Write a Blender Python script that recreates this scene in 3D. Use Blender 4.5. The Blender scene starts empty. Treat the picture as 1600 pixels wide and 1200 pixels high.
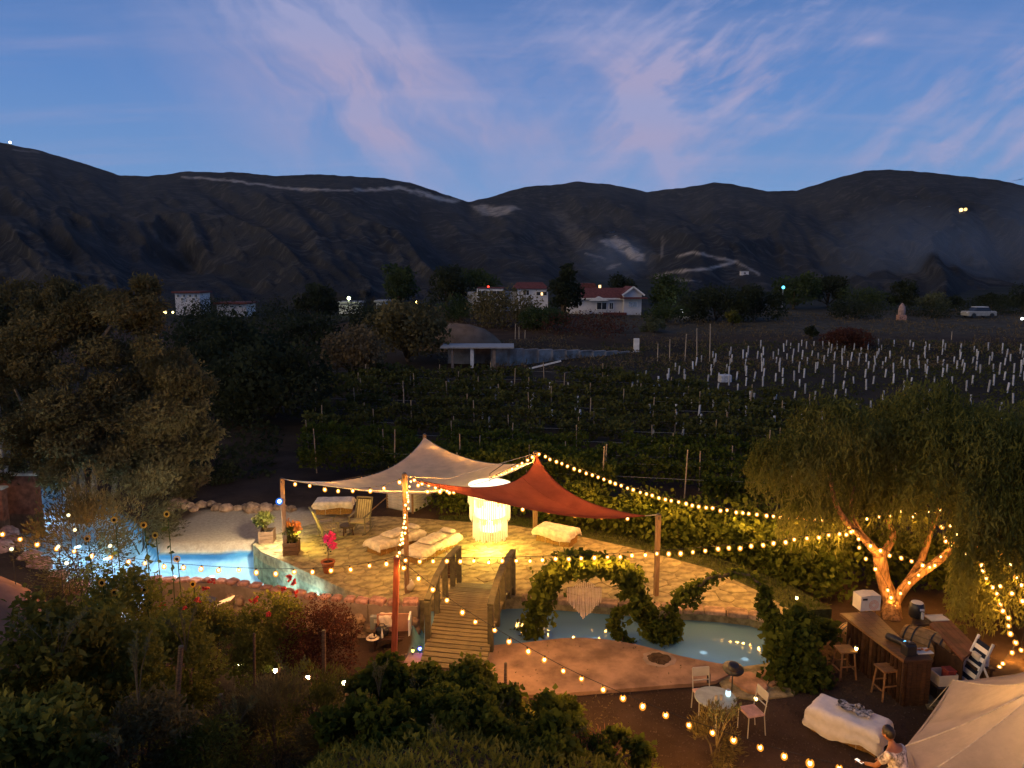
import bpy, bmesh, math, random
import numpy as np
from mathutils import Vector, Matrix
from mathutils.geometry import tessellate_polygon

random.seed(7); RNG = np.random.default_rng(7)
R = math.radians
S = bpy.context.scene
COL = S.collection

# ------------------------------------------------------------------ camera
CAM_H = 9.0; FPX = 1160.0; TILT = math.atan(170.0 / FPX)
cam_d = bpy.data.cameras.new('camera'); cam_d.sensor_width = 36.0
cam_d.lens = 36.0 * FPX / 1600.0; cam_d.clip_end = 6000.0; cam_d.clip_start = 0.1
cam = bpy.data.objects.new('camera', cam_d); COL.objects.link(cam)
cam.location = (0, 0, CAM_H); cam.rotation_euler = (math.pi / 2 - TILT, 0, 0)
S.camera = cam

# ------------------------------------------------------------------ render settings
S.render.engine = 'CYCLES'
S.view_settings.view_transform = 'Standard'; S.view_settings.look = 'None'
S.view_settings.exposure = 0.55; S.view_settings.gamma = 1.0
S.view_settings.use_curve_mapping = False
cy = S.cycles
cy.use_denoising = True; cy.max_bounces = 6; cy.diffuse_bounces = 2; cy.glossy_bounces = 3
cy.transmission_bounces = 4; cy.transparent_max_bounces = 12; cy.volume_bounces = 0
cy.caustics_reflective = False; cy.caustics_refractive = False
cy.use_adaptive_sampling = True; cy.adaptive_threshold = 0.02; cy.sample_clamp_indirect = 3.0; cy.sample_clamp_direct = 0.0

# ------------------------------------------------------------------ node expression helper
class NX:
    def __init__(self, nt): self.nt = nt
    def m(self, op, a, b=None, c=None, clamp=False):
        n = self.nt.nodes.new('ShaderNodeMath'); n.operation = op; n.use_clamp = clamp
        for i, x in enumerate((a, b, c)):
            if x is None: continue
            if isinstance(x, (int, float)): n.inputs[i].default_value = x
            else: self.nt.links.new(x, n.inputs[i])
        return n.outputs[0]
    def mix(self, f, a, b, mode='MIX'):
        n = self.nt.nodes.new('ShaderNodeMix'); n.data_type = 'RGBA'; n.blend_type = mode
        n.clamp_factor = True
        for i, x in ((0, f), (6, a), (7, b)):
            if isinstance(x, (int, float)): n.inputs[i].default_value = x
            elif isinstance(x, (tuple, list)): n.inputs[i].default_value = tuple(x) + ((1,) if len(x) == 3 else ())
            else: self.nt.links.new(x, n.inputs[i])
        return n.outputs[2]
    def vec(self, x, y, z=0.0):
        n = self.nt.nodes.new('ShaderNodeCombineXYZ')
        for i, v in enumerate((x, y, z)):
            if isinstance(v, (int, float)): n.inputs[i].default_value = v
            else: self.nt.links.new(v, n.inputs[i])
        return n.outputs[0]
    def noise(self, v, scale, detail=4, rough=.55, dist=0.0):
        n = self.nt.nodes.new('ShaderNodeTexNoise'); n.inputs['Scale'].default_value = scale
        n.inputs['Detail'].default_value = detail; n.inputs['Roughness'].default_value = rough
        n.inputs['Distortion'].default_value = dist
        if v is not None: self.nt.links.new(v, n.inputs['Vector'])
        return n.outputs['Fac']
    def ramp(self, f, stops, interp='LINEAR'):
        n = self.nt.nodes.new('ShaderNodeValToRGB'); cr = n.color_ramp; cr.interpolation = interp
        while len(cr.elements) < len(stops): cr.elements.new(0.5)
        for e, (p, c) in zip(cr.elements, stops):
            e.position = p; e.color = tuple(c) + ((1,) if len(c) == 3 else ())
        self.nt.links.new(f, n.inputs[0])
        return n.outputs[0]
    def smooth(self, x, a, b):
        n = self.nt.nodes.new('ShaderNodeMapRange'); n.interpolation_type = 'SMOOTHSTEP'
        self.nt.links.new(x, n.inputs[0]); n.inputs[1].default_value = a; n.inputs[2].default_value = b
        return n.outputs[0]

# ------------------------------------------------------------------ world: dusk sky with cirrus
SUN_EL, SUN_ROT = R(1.0), R(215.0)
W = bpy.data.worlds.new('World'); S.world = W; W.use_nodes = True
nt = W.node_tree; nt.nodes.clear(); X = NX(nt)
out = nt.nodes.new('ShaderNodeOutputWorld'); bg = nt.nodes.new('ShaderNodeBackground')
nt.links.new(bg.outputs[0], out.inputs[0])
tc = nt.nodes.new('ShaderNodeTexCoord'); sp = nt.nodes.new('ShaderNodeSeparateXYZ')
nt.links.new(tc.outputs['Generated'], sp.inputs[0])
sx, sy, sz = sp.outputs
yy = X.m('MAXIMUM', sy, 0.08); fwd = X.smooth(sy, 0.05, 0.4)
az = X.m('DIVIDE', sx, yy); el = X.m('DIVIDE', sz, yy)
sky = nt.nodes.new('ShaderNodeTexSky'); sky.sky_type = 'NISHITA'; sky.sun_disc = False
sky.sun_elevation = SUN_EL; sky.sun_rotation = SUN_ROT; sky.ozone_density = 4.0; sky.air_density = 1.0; sky.dust_density = 0.5
nish = X.mix(1.0, sky.outputs[0], (0.10, 0.10, 0.10), 'MULTIPLY')
grad = X.ramp(sz, [(0.0, (.22, .37, .66)), (0.10, (.20, .38, .72)), (0.22, (.132, .288, .65)), (0.36, (.094, .202, .505)), (0.7, (.055, .115, .30)), (1.0, (.045, .09, .25))])
base = X.mix(0.08, grad, nish)
qz = X.m('ADD', X.m('MAXIMUM', sz, 0.0), 0.10)
q = X.vec(X.m('DIVIDE', sx, qz), X.m('DIVIDE', sy, qz), 0.0)
def band(px, py, ang, L, Wd, amp, bend=0.0):
    """soft mask of a cirrus bank: centre, direction, half length and width in tangent units"""
    a0, e0 = (px - 800) / FPX, (430 - py) / FPX
    c, s = math.cos(R(ang)), math.sin(R(ang))
    k1 = -(a0 * c + e0 * s); k2 = a0 * s - e0 * c
    u = X.m('MULTIPLY_ADD', az, c / L, X.m('MULTIPLY_ADD', el, s / L, k1 / L))
    t = X.m('MULTIPLY_ADD', az, -s / Wd, X.m('MULTIPLY_ADD', el, c / Wd, k2 / Wd))
    if bend: t = X.m('MULTIPLY_ADD', X.m('MULTIPLY', u, u), bend, t)
    g = X.m('MULTIPLY_ADD', u, u, X.m('MULTIPLY', t, t))
    return X.m('MULTIPLY', X.m('POWER', 0.3679, g), amp)
warp = X.m('SUBTRACT', X.noise(X.vec(az, el, 3.7), 7.0, 3, .6), .5)
def streak(ang, ks, kt, lo, hi, detail, seed):
    c, s = math.cos(R(ang)), math.sin(R(ang))
    u = X.m('MULTIPLY_ADD', az, c * ks, X.m('MULTIPLY', el, s * ks)); t = X.m('MULTIPLY_ADD', az, -s * kt, X.m('MULTIPLY', el, c * kt))
    u = X.m('MULTIPLY_ADD', warp, .9, u); t = X.m('MULTIPLY_ADD', warp, 1.5, t)
    return X.smooth(X.noise(X.vec(u, t, seed), 1.0, detail, .6), lo, hi)
def total(bs):
    r = bs[0]
    for b in bs[1:]: r = X.m('ADD', r, b)
    return r
gA = X.m('MULTIPLY', total([band(600, 125, -53, .27, .085, 1.15), band(500, 190, -48, .26, .12, .55), band(430, 20, -30, .25, .07, .45), band(985, 150, -58, .13, .05, .85), band(860, 235, -22, .14, .05, .55)]), streak(-51, 4.0, 14.0, .20, .84, 7, 1.3))
gB = X.m('MULTIPLY', total([band(1100, 75, 40, .17, .06, .95), band(1060, 200, 30, .17, .10, .6), band(1240, 120, 34, .16, .07, .55), band(1480, 170, 30, .22, .05, .85), band(1540, 225, 24, .17, .035, .75), band(1590, 268, 10, .10, .03, .8), band(900, 40, 40, .13, .07, .5)]), streak(33, 9.0, 30.0, .36, .76, 7, 6.6))
gC = total([band(1014, 222, -60, .065, .011, .95, .7), band(1335, 85, 5, .022, .007, .45)])
tot = X.m('MULTIPLY', total([gA, gB, gC]), fwd)
mp = nt.nodes.new('ShaderNodeMapping'); mp.inputs['Rotation'].default_value = (0, 0, R(-35)); mp.inputs['Scale'].default_value = (0.35, 1.6, 1)
nt.links.new(q, mp.inputs[0])
gen = X.m('MULTIPLY', X.smooth(X.noise(mp.outputs[0], 1.4, 5, .62), .46, .80), 0.36)
gen = X.m('MULTIPLY', gen, X.smooth(sz, 0.0, 0.08))
cl = X.m('MINIMUM', X.m('ADD', tot, gen), 0.92)
pinkmix = X.noise(mp.outputs[0], 0.6, 1)
ccol = X.mix(X.smooth(pinkmix, .38, .62), (.36, .385, .63), (.425, .385, .585))
skycol = X.mix(cl, base, ccol)
ground_fade = X.smooth(sz, -0.06, 0.0)
skycol = X.mix(ground_fade, (.02, .02, .022), skycol)
nt.links.new(skycol, bg.inputs[0]); bg.inputs[1].default_value = 0.66
W.cycles.sampling_method = 'MANUAL'; W.cycles.sample_map_resolution = 256

sun_d = bpy.data.lights.new('sun', 'SUN'); sun_d.energy = 0.85; sun_d.angle = R(40); sun_d.color = (1.0, .68, .27)
sun = bpy.data.objects.new('sun', sun_d); COL.objects.link(sun)
sun.rotation_euler = (R(66), 0, R(-62)); sun.location = (0, -20, 60)

# ------------------------------------------------------------------ pixel -> place helpers
_ct, _st = math.cos(TILT), math.sin(TILT)
def ray(px, py):
    u, v = (px - 800) / FPX, -(py - 600) / FPX
    return Vector((u, _ct + v * _st, -_st + v * _ct))
def G(px, py, z=0.0):
    d = ray(px, py); k = (z - CAM_H) / d.z
    return Vector((d.x * k, d.y * k, z))
def D(px, py, y):
    d = ray(px, py); k = y / d.y
    return Vector((d.x * k, y, CAM_H + d.z * k))
def PX(x, y, z):
    x, y, z = np.asarray(x, float), np.asarray(y, float), np.asarray(z, float) - CAM_H
    f = y * _ct - z * _st; u = y * _st + z * _ct
    f = np.where(np.abs(f) < 1e-6, 1e-6, f)
    return 800 + FPX * x / f, 600 - FPX * u / f

# ------------------------------------------------------------------ numpy noise
def vnoise(x, y, seed=0):
    x = np.asarray(x, float); y = np.asarray(y, float)
    xi = np.floor(x).astype(np.int64); yi = np.floor(y).astype(np.int64)
    xf = x - xi; yf = y - yi
    def h(a, b):
        n = (a * 374761393 + b * 668265263 + seed * 974634777) & 0xFFFFFFFF
        n = ((n ^ (n >> 13)) * 1274126177) & 0xFFFFFFFF
        return ((n ^ (n >> 16)) & 0xFFFF) / 65535.0
    u = xf * xf * (3 - 2 * xf); v = yf * yf * (3 - 2 * yf)
    return (h(xi, yi) * (1 - u) + h(xi + 1, yi) * u) * (1 - v) + (h(xi, yi + 1) * (1 - u) + h(xi + 1, yi + 1) * u) * v
def fbm(x, y, seed=0, oct=4):
    s = 0; a = 1; t = 0
    for i in range(oct):
        s = s + a * vnoise(np.asarray(x) * 2 ** i, np.asarray(y) * 2 ** i, seed + i); t += a; a *= .5
    return s / t
def poly_sd(x, y, poly):
    """signed distance to a polygon, negative inside"""
    x = np.asarray(x, float); y = np.asarray(y, float)
    d = np.full(x.shape, 1e18); ins = np.zeros(x.shape, bool)
    n = len(poly)
    for i in range(n):
        ax, ay = poly[i][0], poly[i][1]; bx, by = poly[(i + 1) % n][0], poly[(i + 1) % n][1]
        ex, ey = bx - ax, by - ay
        t = np.clip(((x - ax) * ex + (y - ay) * ey) / (ex * ex + ey * ey + 1e-12), 0, 1)
        d = np.minimum(d, (x - ax - t * ex) ** 2 + (y - ay - t * ey) ** 2)
        c = ((ay > y) != (by > y)) & (x < (bx - ax) * (y - ay) / (by - ay + 1e-12) + ax)
        ins ^= c
    d = np.sqrt(d)
    return np.where(ins, -d, d)
def line_d(x, y, pts):
    d = np.full(np.shape(x), 1e18)
    for (ax, ay), (bx, by) in zip(pts[:-1], pts[1:]):
        ex, ey = bx - ax, by - ay
        t = np.clip(((x - ax) * ex + (y - ay) * ey) / (ex * ex + ey * ey + 1e-12), 0, 1)
        d = np.minimum(d, (x - ax - t * ex) ** 2 + (y - ay - t * ey) ** 2)
    return np.sqrt(d)
def sstep(x, a, b):
    t = np.clip((np.asarray(x, float) - a) / (b - a), 0, 1); return t * t * (3 - 2 * t)

# ------------------------------------------------------------------ materials
MATS = {}
def mat(name, col, rough=.8, var=.3, scale=4.0, bump=0.0, col2=None, metal=0.0, detail=4, stretch=None, objrand=0.0, bscale=None, trans=0.0, sat=1.0):
    if name in MATS: return MATS[name]
    m = bpy.data.materials.new(name); m.use_nodes = True; nt = m.node_tree; X = NX(nt)
    p = nt.nodes['Principled BSDF']; o = nt.nodes['Material Output']
    p.inputs['Roughness'].default_value = rough; p.inputs['Metallic'].default_value = metal; p.inputs['Specular IOR Level'].default_value = .5 if rough < .6 else (.3 if rough < .8 else .08)
    t = nt.nodes.new('ShaderNodeTexCoord'); v = t.outputs['Object']
    if stretch:
        mm = nt.nodes.new('ShaderNodeMapping'); mm.inputs['Scale'].default_value = stretch
        nt.links.new(v, mm.inputs[0]); v = mm.outputs[0]
    n = X.noise(v, scale, detail, .6)
    c2 = col2 if col2 else tuple(min(1, c * (1 + var)) for c in col)
    c1 = col if col2 else tuple(c * (1 - var) for c in col)
    c = X.mix(X.smooth(n, .3, .7), c1, c2)
    if objrand:
        oi = nt.nodes.new('ShaderNodeObjectInfo')
        k = X.m('ADD', X.m('MULTIPLY', oi.outputs['Random'], 2 * objrand), 1 - objrand)
        c = X.mix(1.0, c, X.vec(k, k, k), 'MULTIPLY')
    nt.links.new(c, p.inputs['Base Color'])
    if bump:
        b = nt.nodes.new('ShaderNodeBump'); b.inputs['Strength'].default_value = bump; b.inputs['Distance'].default_value = .03
        nt.links.new(X.noise(v, bscale or scale * 3, 4, .6), b.inputs['Height']); nt.links.new(b.outputs[0], p.inputs['Normal'])
    if trans:
        tr = nt.nodes.new('ShaderNodeBsdfTranslucent'); nt.links.new(c, tr.inputs[0])
        mx = nt.nodes.new('ShaderNodeMixShader'); mx.inputs[0].default_value = trans
        nt.links.new(p.outputs[0], mx.inputs[1]); nt.links.new(tr.outputs[0], mx.inputs[2]); nt.links.new(mx.outputs[0], o.inputs[0])
    MATS[name] = m
    return m
def emat(name, col, strength):
    if name in MATS: return MATS[name]
    m = bpy.data.materials.new(name); m.use_nodes = True; nt = m.node_tree; nt.nodes.clear()
    e = nt.nodes.new('ShaderNodeEmission'); o = nt.nodes.new('ShaderNodeOutputMaterial')
    e.inputs[0].default_value = tuple(col) + (1,); e.inputs[1].default_value = strength
    nt.links.new(e.outputs[0], o.inputs[0]); MATS[name] = m
    return m
def leafmat(name, c1, c2, scale=1.5):
    return mat(name, c1, .85, scale=scale, col2=c2, trans=.35, detail=3)

M_WOOD = mat('weathered_wood', (.16, .10, .06), .8, .35, 6, .3, stretch=(1, 1, 8), objrand=.15)
M_DECK = mat('bridge_plank_wood', (.125, .098, .050), .75, .3, 5, .3, stretch=(1, 10, 10), objrand=.22)
M_RAIL = mat('bridge_rail_wood', (.062, .054, .030), .75, .3, 7, .3, objrand=.1)
M_POLE = mat('pole_wood', (.20, .12, .06), .75, .3, 6, .3, stretch=(6, 6, .6))
M_REDPOST = mat('red_stained_wood', (.24, .058, .028), .6, .25, 6, .2, stretch=(6, 6, .6))
M_STONE = mat('wall_stone', (.27, .185, .12), .9, .45, 4, .6, objrand=.25)
M_FLAG = mat('flagstone', (.32, .265, .125), .85, .42, 3.2, .6, objrand=.10, detail=8)
M_MORTAR = mat('terrace_bed', (.27, .22, .11), .95, .4, 5, .6)
M_PATIO = mat('tan_concrete', (.26, .165, .110), .85, .42, 1.3, .5, bscale=18, detail=9)
M_BRICK = mat('pink_cap_stone', (.33, .18, .14), .9, .4, 6, .7, objrand=.35)
M_CONC = mat('grey_render', (.25, .19, .15), .9, .25, 2, .3)
M_STRAW = mat('straw', (.34, .19, .055), .95, .5, 22, .8, stretch=(1, 1, 4))
M_LINEN = mat('cream_linen', (.62, .55, .43), .9, .20, 7, .9, bscale=16)
M_WHITE = mat('white_paint', (.72, .70, .66), .6, .1, 3, .1)
M_BLACK = mat('black_metal', (.012, .012, .014), .45, .2, 5)
M_DARKW = mat('dark_stained_wood', (.05, .024, .012), .6, .4, 6, .3, stretch=(1, 8, 8), objrand=.2)
M_BARTOP = mat('bar_top_wood', (.17, .080, .028), .4, .35, 4, .2, stretch=(1, 9, 9))
M_BARK = mat('pale_bark', (.20, .110, .055), .95, .6, 11, 1.0, stretch=(1, 1, .3), bscale=16)
M_BARKD = mat('dark_bark', (.10, .075, .05), .95, .4, 9, .8, stretch=(1, 1, .4))
M_CABLE = mat('black_cable', (.012, .010, .008), .6, .1, 5)
M_CERAM = mat('terracotta', (.30, .10, .04), .8, .3, 6, .2)
M_GREYW = mat('grey_paint', (.30, .30, .29), .7, .15, 4)
M_TUBE = mat('grow_tube_plastic', (.47, .48, .51), .6, .25, 6, objrand=.3)
M_BULB = emat('warm_bulb_glow', (1.0, .66, .28), 14.0)
def halo_mat(name='amber_bulb_halo', col=(1.0, .36, .04), st=1.3):  # glare round a lamp, imitated by a faintly glowing see-through shell
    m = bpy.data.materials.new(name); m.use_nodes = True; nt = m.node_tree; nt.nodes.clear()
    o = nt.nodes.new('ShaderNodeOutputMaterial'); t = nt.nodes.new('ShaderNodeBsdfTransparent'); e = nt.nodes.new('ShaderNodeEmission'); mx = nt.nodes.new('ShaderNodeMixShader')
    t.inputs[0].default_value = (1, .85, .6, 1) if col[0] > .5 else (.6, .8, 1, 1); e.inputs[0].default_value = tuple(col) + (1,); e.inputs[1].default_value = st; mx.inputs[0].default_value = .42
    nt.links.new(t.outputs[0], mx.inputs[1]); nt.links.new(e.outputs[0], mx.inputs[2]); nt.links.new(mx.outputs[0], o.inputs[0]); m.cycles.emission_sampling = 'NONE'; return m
M_HALO = halo_mat()

# ------------------------------------------------------------------ mesh builder
def link(o, parent=None):
    COL.objects.link(o)
    if parent is not None: o.parent = parent
    return o
def tag(o, label=None, cat=None, group=None, kind=None):
    if label: o['label'] = label
    if cat: o['category'] = cat
    if group: o['group'] = group
    if kind: o['kind'] = kind
    return o
def thing(name, label, cat, loc=(0, 0, 0), rz=0.0, group=None):
    o = bpy.data.objects.new(name, None); o.empty_display_size = .2
    COL.objects.link(o); o.location = loc; o.rotation_euler = (0, 0, rz)
    return tag(o, label, cat, group)
class MB:
    def __init__(self): self.v = []; self.f = []; self.mi = []; self.cur = 0
    def mat(self, i): self.cur = i; return self
    def add(self, vs, fs):
        b = len(self.v); self.v += [tuple(p) for p in vs]
        self.f += [tuple(i + b for i in f) for f in fs]; self.mi += [self.cur] * len(fs); return self
    def box(self, c, s, rot=None, taper=1.0):
        x, y, z = s[0] / 2, s[1] / 2, s[2] / 2; t = taper
        vs = [Vector(p) for p in ((-x, -y, -z), (x, -y, -z), (x, y, -z), (-x, y, -z), (-x * t, -y * t, z), (x * t, -y * t, z), (x * t, y * t, z), (-x * t, y * t, z))]
        if rot is not None:
            if isinstance(rot, (int, float)): rot = Matrix.Rotation(rot, 3, 'Z')
            vs = [rot @ p for p in vs]
        c = Vector(c)
        return self.add([p + c for p in vs], [(0, 3, 2, 1), (4, 5, 6, 7), (0, 1, 5, 4), (1, 2, 6, 5), (2, 3, 7, 6), (3, 0, 4, 7)])
    def bbox(self, c, s, rot=None, b=.02):
        """a box with chamfered vertical and top edges"""
        x, y, z = s[0] / 2, s[1] / 2, s[2] / 2
        def ring(k, zz): return [(-x + k, -y, zz), (x - k, -y, zz), (x, -y + k, zz), (x, y - k, zz), (x - k, y, zz), (-x + k, y, zz), (-x, y - k, zz), (-x, -y + k, zz)]
        def ring2(k, zz): return [(px * (x - k) / x, py * (y - k) / y, zz) for px, py, zz in ring(b, zz)]
        vs = [Vector(p) for p in ring(b, -z) + ring(b, z - b) + ring2(b, z)]
        if rot is not None:
            if isinstance(rot, (int, float)): rot = Matrix.Rotation(rot, 3, 'Z')
            vs = [rot @ p for p in vs]
        c = Vector(c); fs = [tuple(range(7, -1, -1)), tuple(range(16, 24))]
        for r in (0, 8):
            for i in range(8): fs.append((r + i, r + (i + 1) % 8, r + 8 + (i + 1) % 8, r + 8 + i))
        return self.add([p + c for p in vs], fs)
    def bar(self, a, b, w, h=None):
        """square bar from a to b"""
        a, b = Vector(a), Vector(b); d = b - a; L = d.length
        if L < 1e-6: return self
        q = d.to_track_quat('Z', 'Y').to_matrix()
        return self.box((a + b) / 2, (w, h or w, L), q)
    def tube(self, pts, rad, n=8, cap=True):
        pts = [Vector(p) for p in pts]; k = len(pts)
        if isinstance(rad, (int, float)): rad = [rad] * k
        vs = []; prev = None
        for i, p in enumerate(pts):
            t = (pts[min(i + 1, k - 1)] - pts[max(i - 1, 0)])
            t = t.normalized() if t.length > 1e-9 else Vector((0, 0, 1))
            if prev is None:
                a = Vector((1, 0, 0)) if abs(t.x) < .8 else Vector((0, 1, 0)); u = t.cross(a).normalized()
            else:
                u = (prev - t * prev.dot(t)); u = u.normalized() if u.length > 1e-6 else t.orthogonal().normalized()
            prev = u; w = t.cross(u)
            for j in range(n):
                an = 2 * math.pi * j / n
                vs.append(p + (u * math.cos(an) + w * math.sin(an)) * rad[i])
        fs = []
        for i in range(k - 1):
            for j in range(n):
                fs.append((i * n + j, i * n + (j + 1) % n, (i + 1) * n + (j + 1) % n, (i + 1) * n + j))
        if cap: fs += [tuple(range(n - 1, -1, -1)), tuple(range((k - 1) * n, k * n))]
        return self.add(vs, fs)
    def lathe(self, prof, n=16, c=(0, 0, 0), rot=None, cap=True):
        c = Vector(c); vs = []
        for r, z in prof:
            for j in range(n):
                an = 2 * math.pi * j / n; p = Vector((r * math.cos(an), r * math.sin(an), z))
                vs.append((rot @ p if rot is not None else p) + c)
        fs = []; k = len(prof)
        for i in range(k - 1):
            for j in range(n): fs.append((i * n + j, i * n + (j + 1) % n, (i + 1) * n + (j + 1) % n, (i + 1) * n + j))
        if cap and abs(prof[0][1] - prof[1][1]) > 1e-5: fs.append(tuple(range(n - 1, -1, -1)))
        if cap and abs(prof[-1][1] - prof[-2][1]) > 1e-5: fs.append(tuple(range((k - 1) * n, k * n)))
        return self.add(vs, fs)
    def prism(self, poly, z0, z1, bottom=True):
        n = len(poly); poly = [(p[0], p[1]) for p in poly]
        if sum(poly[i][0] * poly[(i + 1) % n][1] - poly[(i + 1) % n][0] * poly[i][1] for i in range(n)) < 0: poly = poly[::-1]
        vs = [(x, y, z0) for x, y in poly] + [(x, y, z1) for x, y in poly]
        tri = tessellate_polygon([[Vector((x, y, 0)) for x, y in poly]])
        fs = []
        for a, b, c in tri:
            A, B, C = poly[a], poly[b], poly[c]
            if (B[0] - A[0]) * (C[1] - A[1]) - (B[1] - A[1]) * (C[0] - A[0]) < 0: b, c = c, b
            fs.append((a + n, b + n, c + n))
            if bottom: fs.append((c, b, a))
        for i in range(n): fs.append((i, (i + 1) % n, (i + 1) % n + n, i + n))
        return self.add(vs, fs)
    def grid(self, pts):
        """pts: rows x cols of points"""
        r, c = len(pts), len(pts[0])
        return self.add([p for row in pts for p in row], [(i * c + j, i * c + j + 1, (i + 1) * c + j + 1, (i + 1) * c + j) for i in range(r - 1) for j in range(c - 1)])
    def ball(self, c, rx, ry=None, rz=None, n=10, m=6, jit=0.0, rot=None):
        ry = ry or rx; rz = rz or rx; c = Vector(c); vs = []
        for i in range(m + 1):
            th = math.pi * i / m
            for j in range(n):
                ph = 2 * math.pi * j / n; k = 1 + random.uniform(-jit, jit)
                p = Vector((rx * k * math.sin(th) * math.cos(ph), ry * k * math.sin(th) * math.sin(ph), rz * k * math.cos(th)))
                vs.append((rot @ p if rot is not None else p) + c)
        fs = [(i * n + j, (i + 1) * n + j, (i + 1) * n + (j + 1) % n, i * n + (j + 1) % n) for i in range(m) for j in range(n)]
        return self.add(vs, fs)
    def mesh(self, name, mats, smooth=False):
        me = bpy.data.meshes.new(name); me.from_pydata(self.v, [], self.f); me.update()
        for m in (mats if isinstance(mats, (list, tuple)) else [mats]): me.materials.append(m)
        if max(self.mi, default=0) > 0: me.polygons.foreach_set('material_index', self.mi)
        if smooth: me.polygons.foreach_set('use_smooth', [True] * len(me.polygons))
        return me
    def build(self, name, mats, parent=None, smooth=False, world=False, kind=None, label=None):
        if world and parent is not None:
            l = parent.location
            pp = parent.parent
            while pp is not None: l = l + pp.location; pp = pp.parent
            self.v = [(p[0] - l[0], p[1] - l[1], p[2] - l[2]) for p in self.v]
        o = bpy.data.objects.new(name, self.mesh(name, mats, smooth)); link(o, parent)
        if kind: o['kind'] = kind
        if label: o['label'] = label
        return o
def inst(name, me, parent=None, loc=(0, 0, 0), rot=(0, 0, 0), sc=(1, 1, 1)):
    o = bpy.data.objects.new(name, me); link(o, parent); o.location = loc; o.rotation_euler = rot; o.scale = sc
    return o
def copy_tree(o, parent=None):
    c = o.copy(); COL.objects.link(c); c.parent = parent
    for ch in list(o.children): copy_tree(ch, c)
    return c
def np_quads(name, V, mats, parent=None, kind=None, world=False, mi=None):
    """V: (N,4,3) quads"""
    V = np.asarray(V, np.float32)
    if world and parent is not None: V = V - np.array(parent.location, np.float32)
    n = V.shape[0]; me = bpy.data.meshes.new(name)
    me.vertices.add(n * 4); me.vertices.foreach_set('co', V.reshape(-1))
    me.loops.add(n * 4); me.loops.foreach_set('vertex_index', np.arange(n * 4, dtype=np.int32))
    me.polygons.add(n); me.polygons.foreach_set('loop_start', np.arange(0, n * 4, 4, dtype=np.int32))
    for m in (mats if isinstance(mats, (list, tuple)) else [mats]): me.materials.append(m)
    if mi is not None: me.polygons.foreach_set('material_index', np.asarray(mi, np.int32))
    me.update(calc_edges=True); me.validate()
    o = bpy.data.objects.new(name, me); link(o, parent)
    if kind: o['kind'] = kind
    return o
def leaf_quads(P, L, asp=.55, dirs=None, spread=1.0, fold=.25):
    """diamond leaves at points P with lengths L"""
    P = np.asarray(P, float); n = len(P)
    d = RNG.normal(size=(n, 3))
    if dirs is not None: d = np.asarray(dirs, float) + d * spread * .5
    d /= np.linalg.norm(d, axis=1, keepdims=True) + 1e-9
    r = RNG.normal(size=(n, 3)); s = np.cross(d, r); s /= np.linalg.norm(s, axis=1, keepdims=True) + 1e-9
    nn = np.cross(d, s); L = np.broadcast_to(np.asarray(L, float), (n,))[:, None] * RNG.uniform(.45, 1.5, (n, 1))
    mid = P + d * L * .45; w = s * L * asp * .5; k = nn * L * fold * .3
    return np.stack([P, mid + w + k, P + d * L, mid - w + k], axis=1)
def clump_points(n, clumps, shell=.55):
    """points spread through a set of (centre, radii) clumps, denser near their skins"""
    vol = np.array([c[1][0] * c[1][1] + c[1][0] * c[1][2] for c in clumps]); cnt = RNG.multinomial(n, vol / vol.sum()); out = []
    for (c, r), k in zip(clumps, cnt):
        d = RNG.normal(size=(k, 3)); d /= np.linalg.norm(d, axis=1, keepdims=True) + 1e-9
        rr = shell + (1 - shell) * RNG.uniform(0, 1, (k, 1)) ** .6
        rr *= 1 + .16 * RNG.normal(size=(k, 1)); out.append(np.array(c) + d * rr * np.array(r))
    return np.concatenate(out)
def sub_clumps(c, r, k, size=(.30, .5), low=-0.6):
    """k overlapping clumps inside an ellipsoid"""
    res = []
    while len(res) < k:
        d = RNG.normal(size=3); d /= np.linalg.norm(d)
        if d[2] < low: continue
        rr = RNG.uniform(.45, .95); p = np.array(c) + d * np.array(r) * rr
        s = RNG.uniform(*size) * float(np.mean(r)); res.append((p, np.array((s, s, s * .8))))
    return res
# ================================================================== the setting
Z_T, Z_P, Z_W = 0.36, 0.08, 0.0            # terrace, patio and water levels
LAG = [G(*p, Z_W).xy for p in [(414, 868), (500, 922), (530, 936), (470, 936), (360, 910), (255, 898), (215, 940), (150, 915), (80, 878), (0, 815), (-30, 780), (38, 756), (98, 752), (150, 790), (212, 830), (238, 866), (330, 866), (398, 863)]]
POOL = [G(*p, Z_W).xy for p in [(668, 945), (820, 945), (900, 950), (1000, 957), (1100, 962), (1170, 968), (1200, 980), (1212, 1005), (1196, 1036), (1165, 1052), (1120, 1042), (1060, 1030), (1000, 1014), (940, 1004), (880, 1003), (820, 1010), (765, 1015), (735, 1030), (668, 1030)]]
TER = [G(*p, Z_T).xy for p in [(395, 850), (440, 875), (500, 902), (582, 936), (655, 937), (690, 934), (820, 931), (900, 936), (1000, 944), (1100, 950), (1170, 957), (1212, 968), (1240, 955), (1190, 925), (1110, 888), (1000, 858), (900, 836), (800, 820), (690, 812), (600, 806), (520, 812), (450, 828)]]
PAT = [G(*p, Z_P).xy for p in [(640, 1020), (735, 1024), (765, 1009), (820, 1004), (880, 997), (940, 998), (1000, 1008), (1060, 1024), (1120, 1036), (1150, 1042), (1118, 1064), (1060, 1069), (960, 1077), (815, 1086), (760, 1074), (640, 1066)]]
SAND = [G(*p, 0.25).xy for p in [(238, 872), (300, 872), (395, 868), (470, 830), (560, 800), (420, 795), (320, 800), (265, 822), (225, 845)]]
YB_X = [-40, -14, -9, -6, -3, -1, 1, 2.4, 4, 6, 8, 40]
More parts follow.
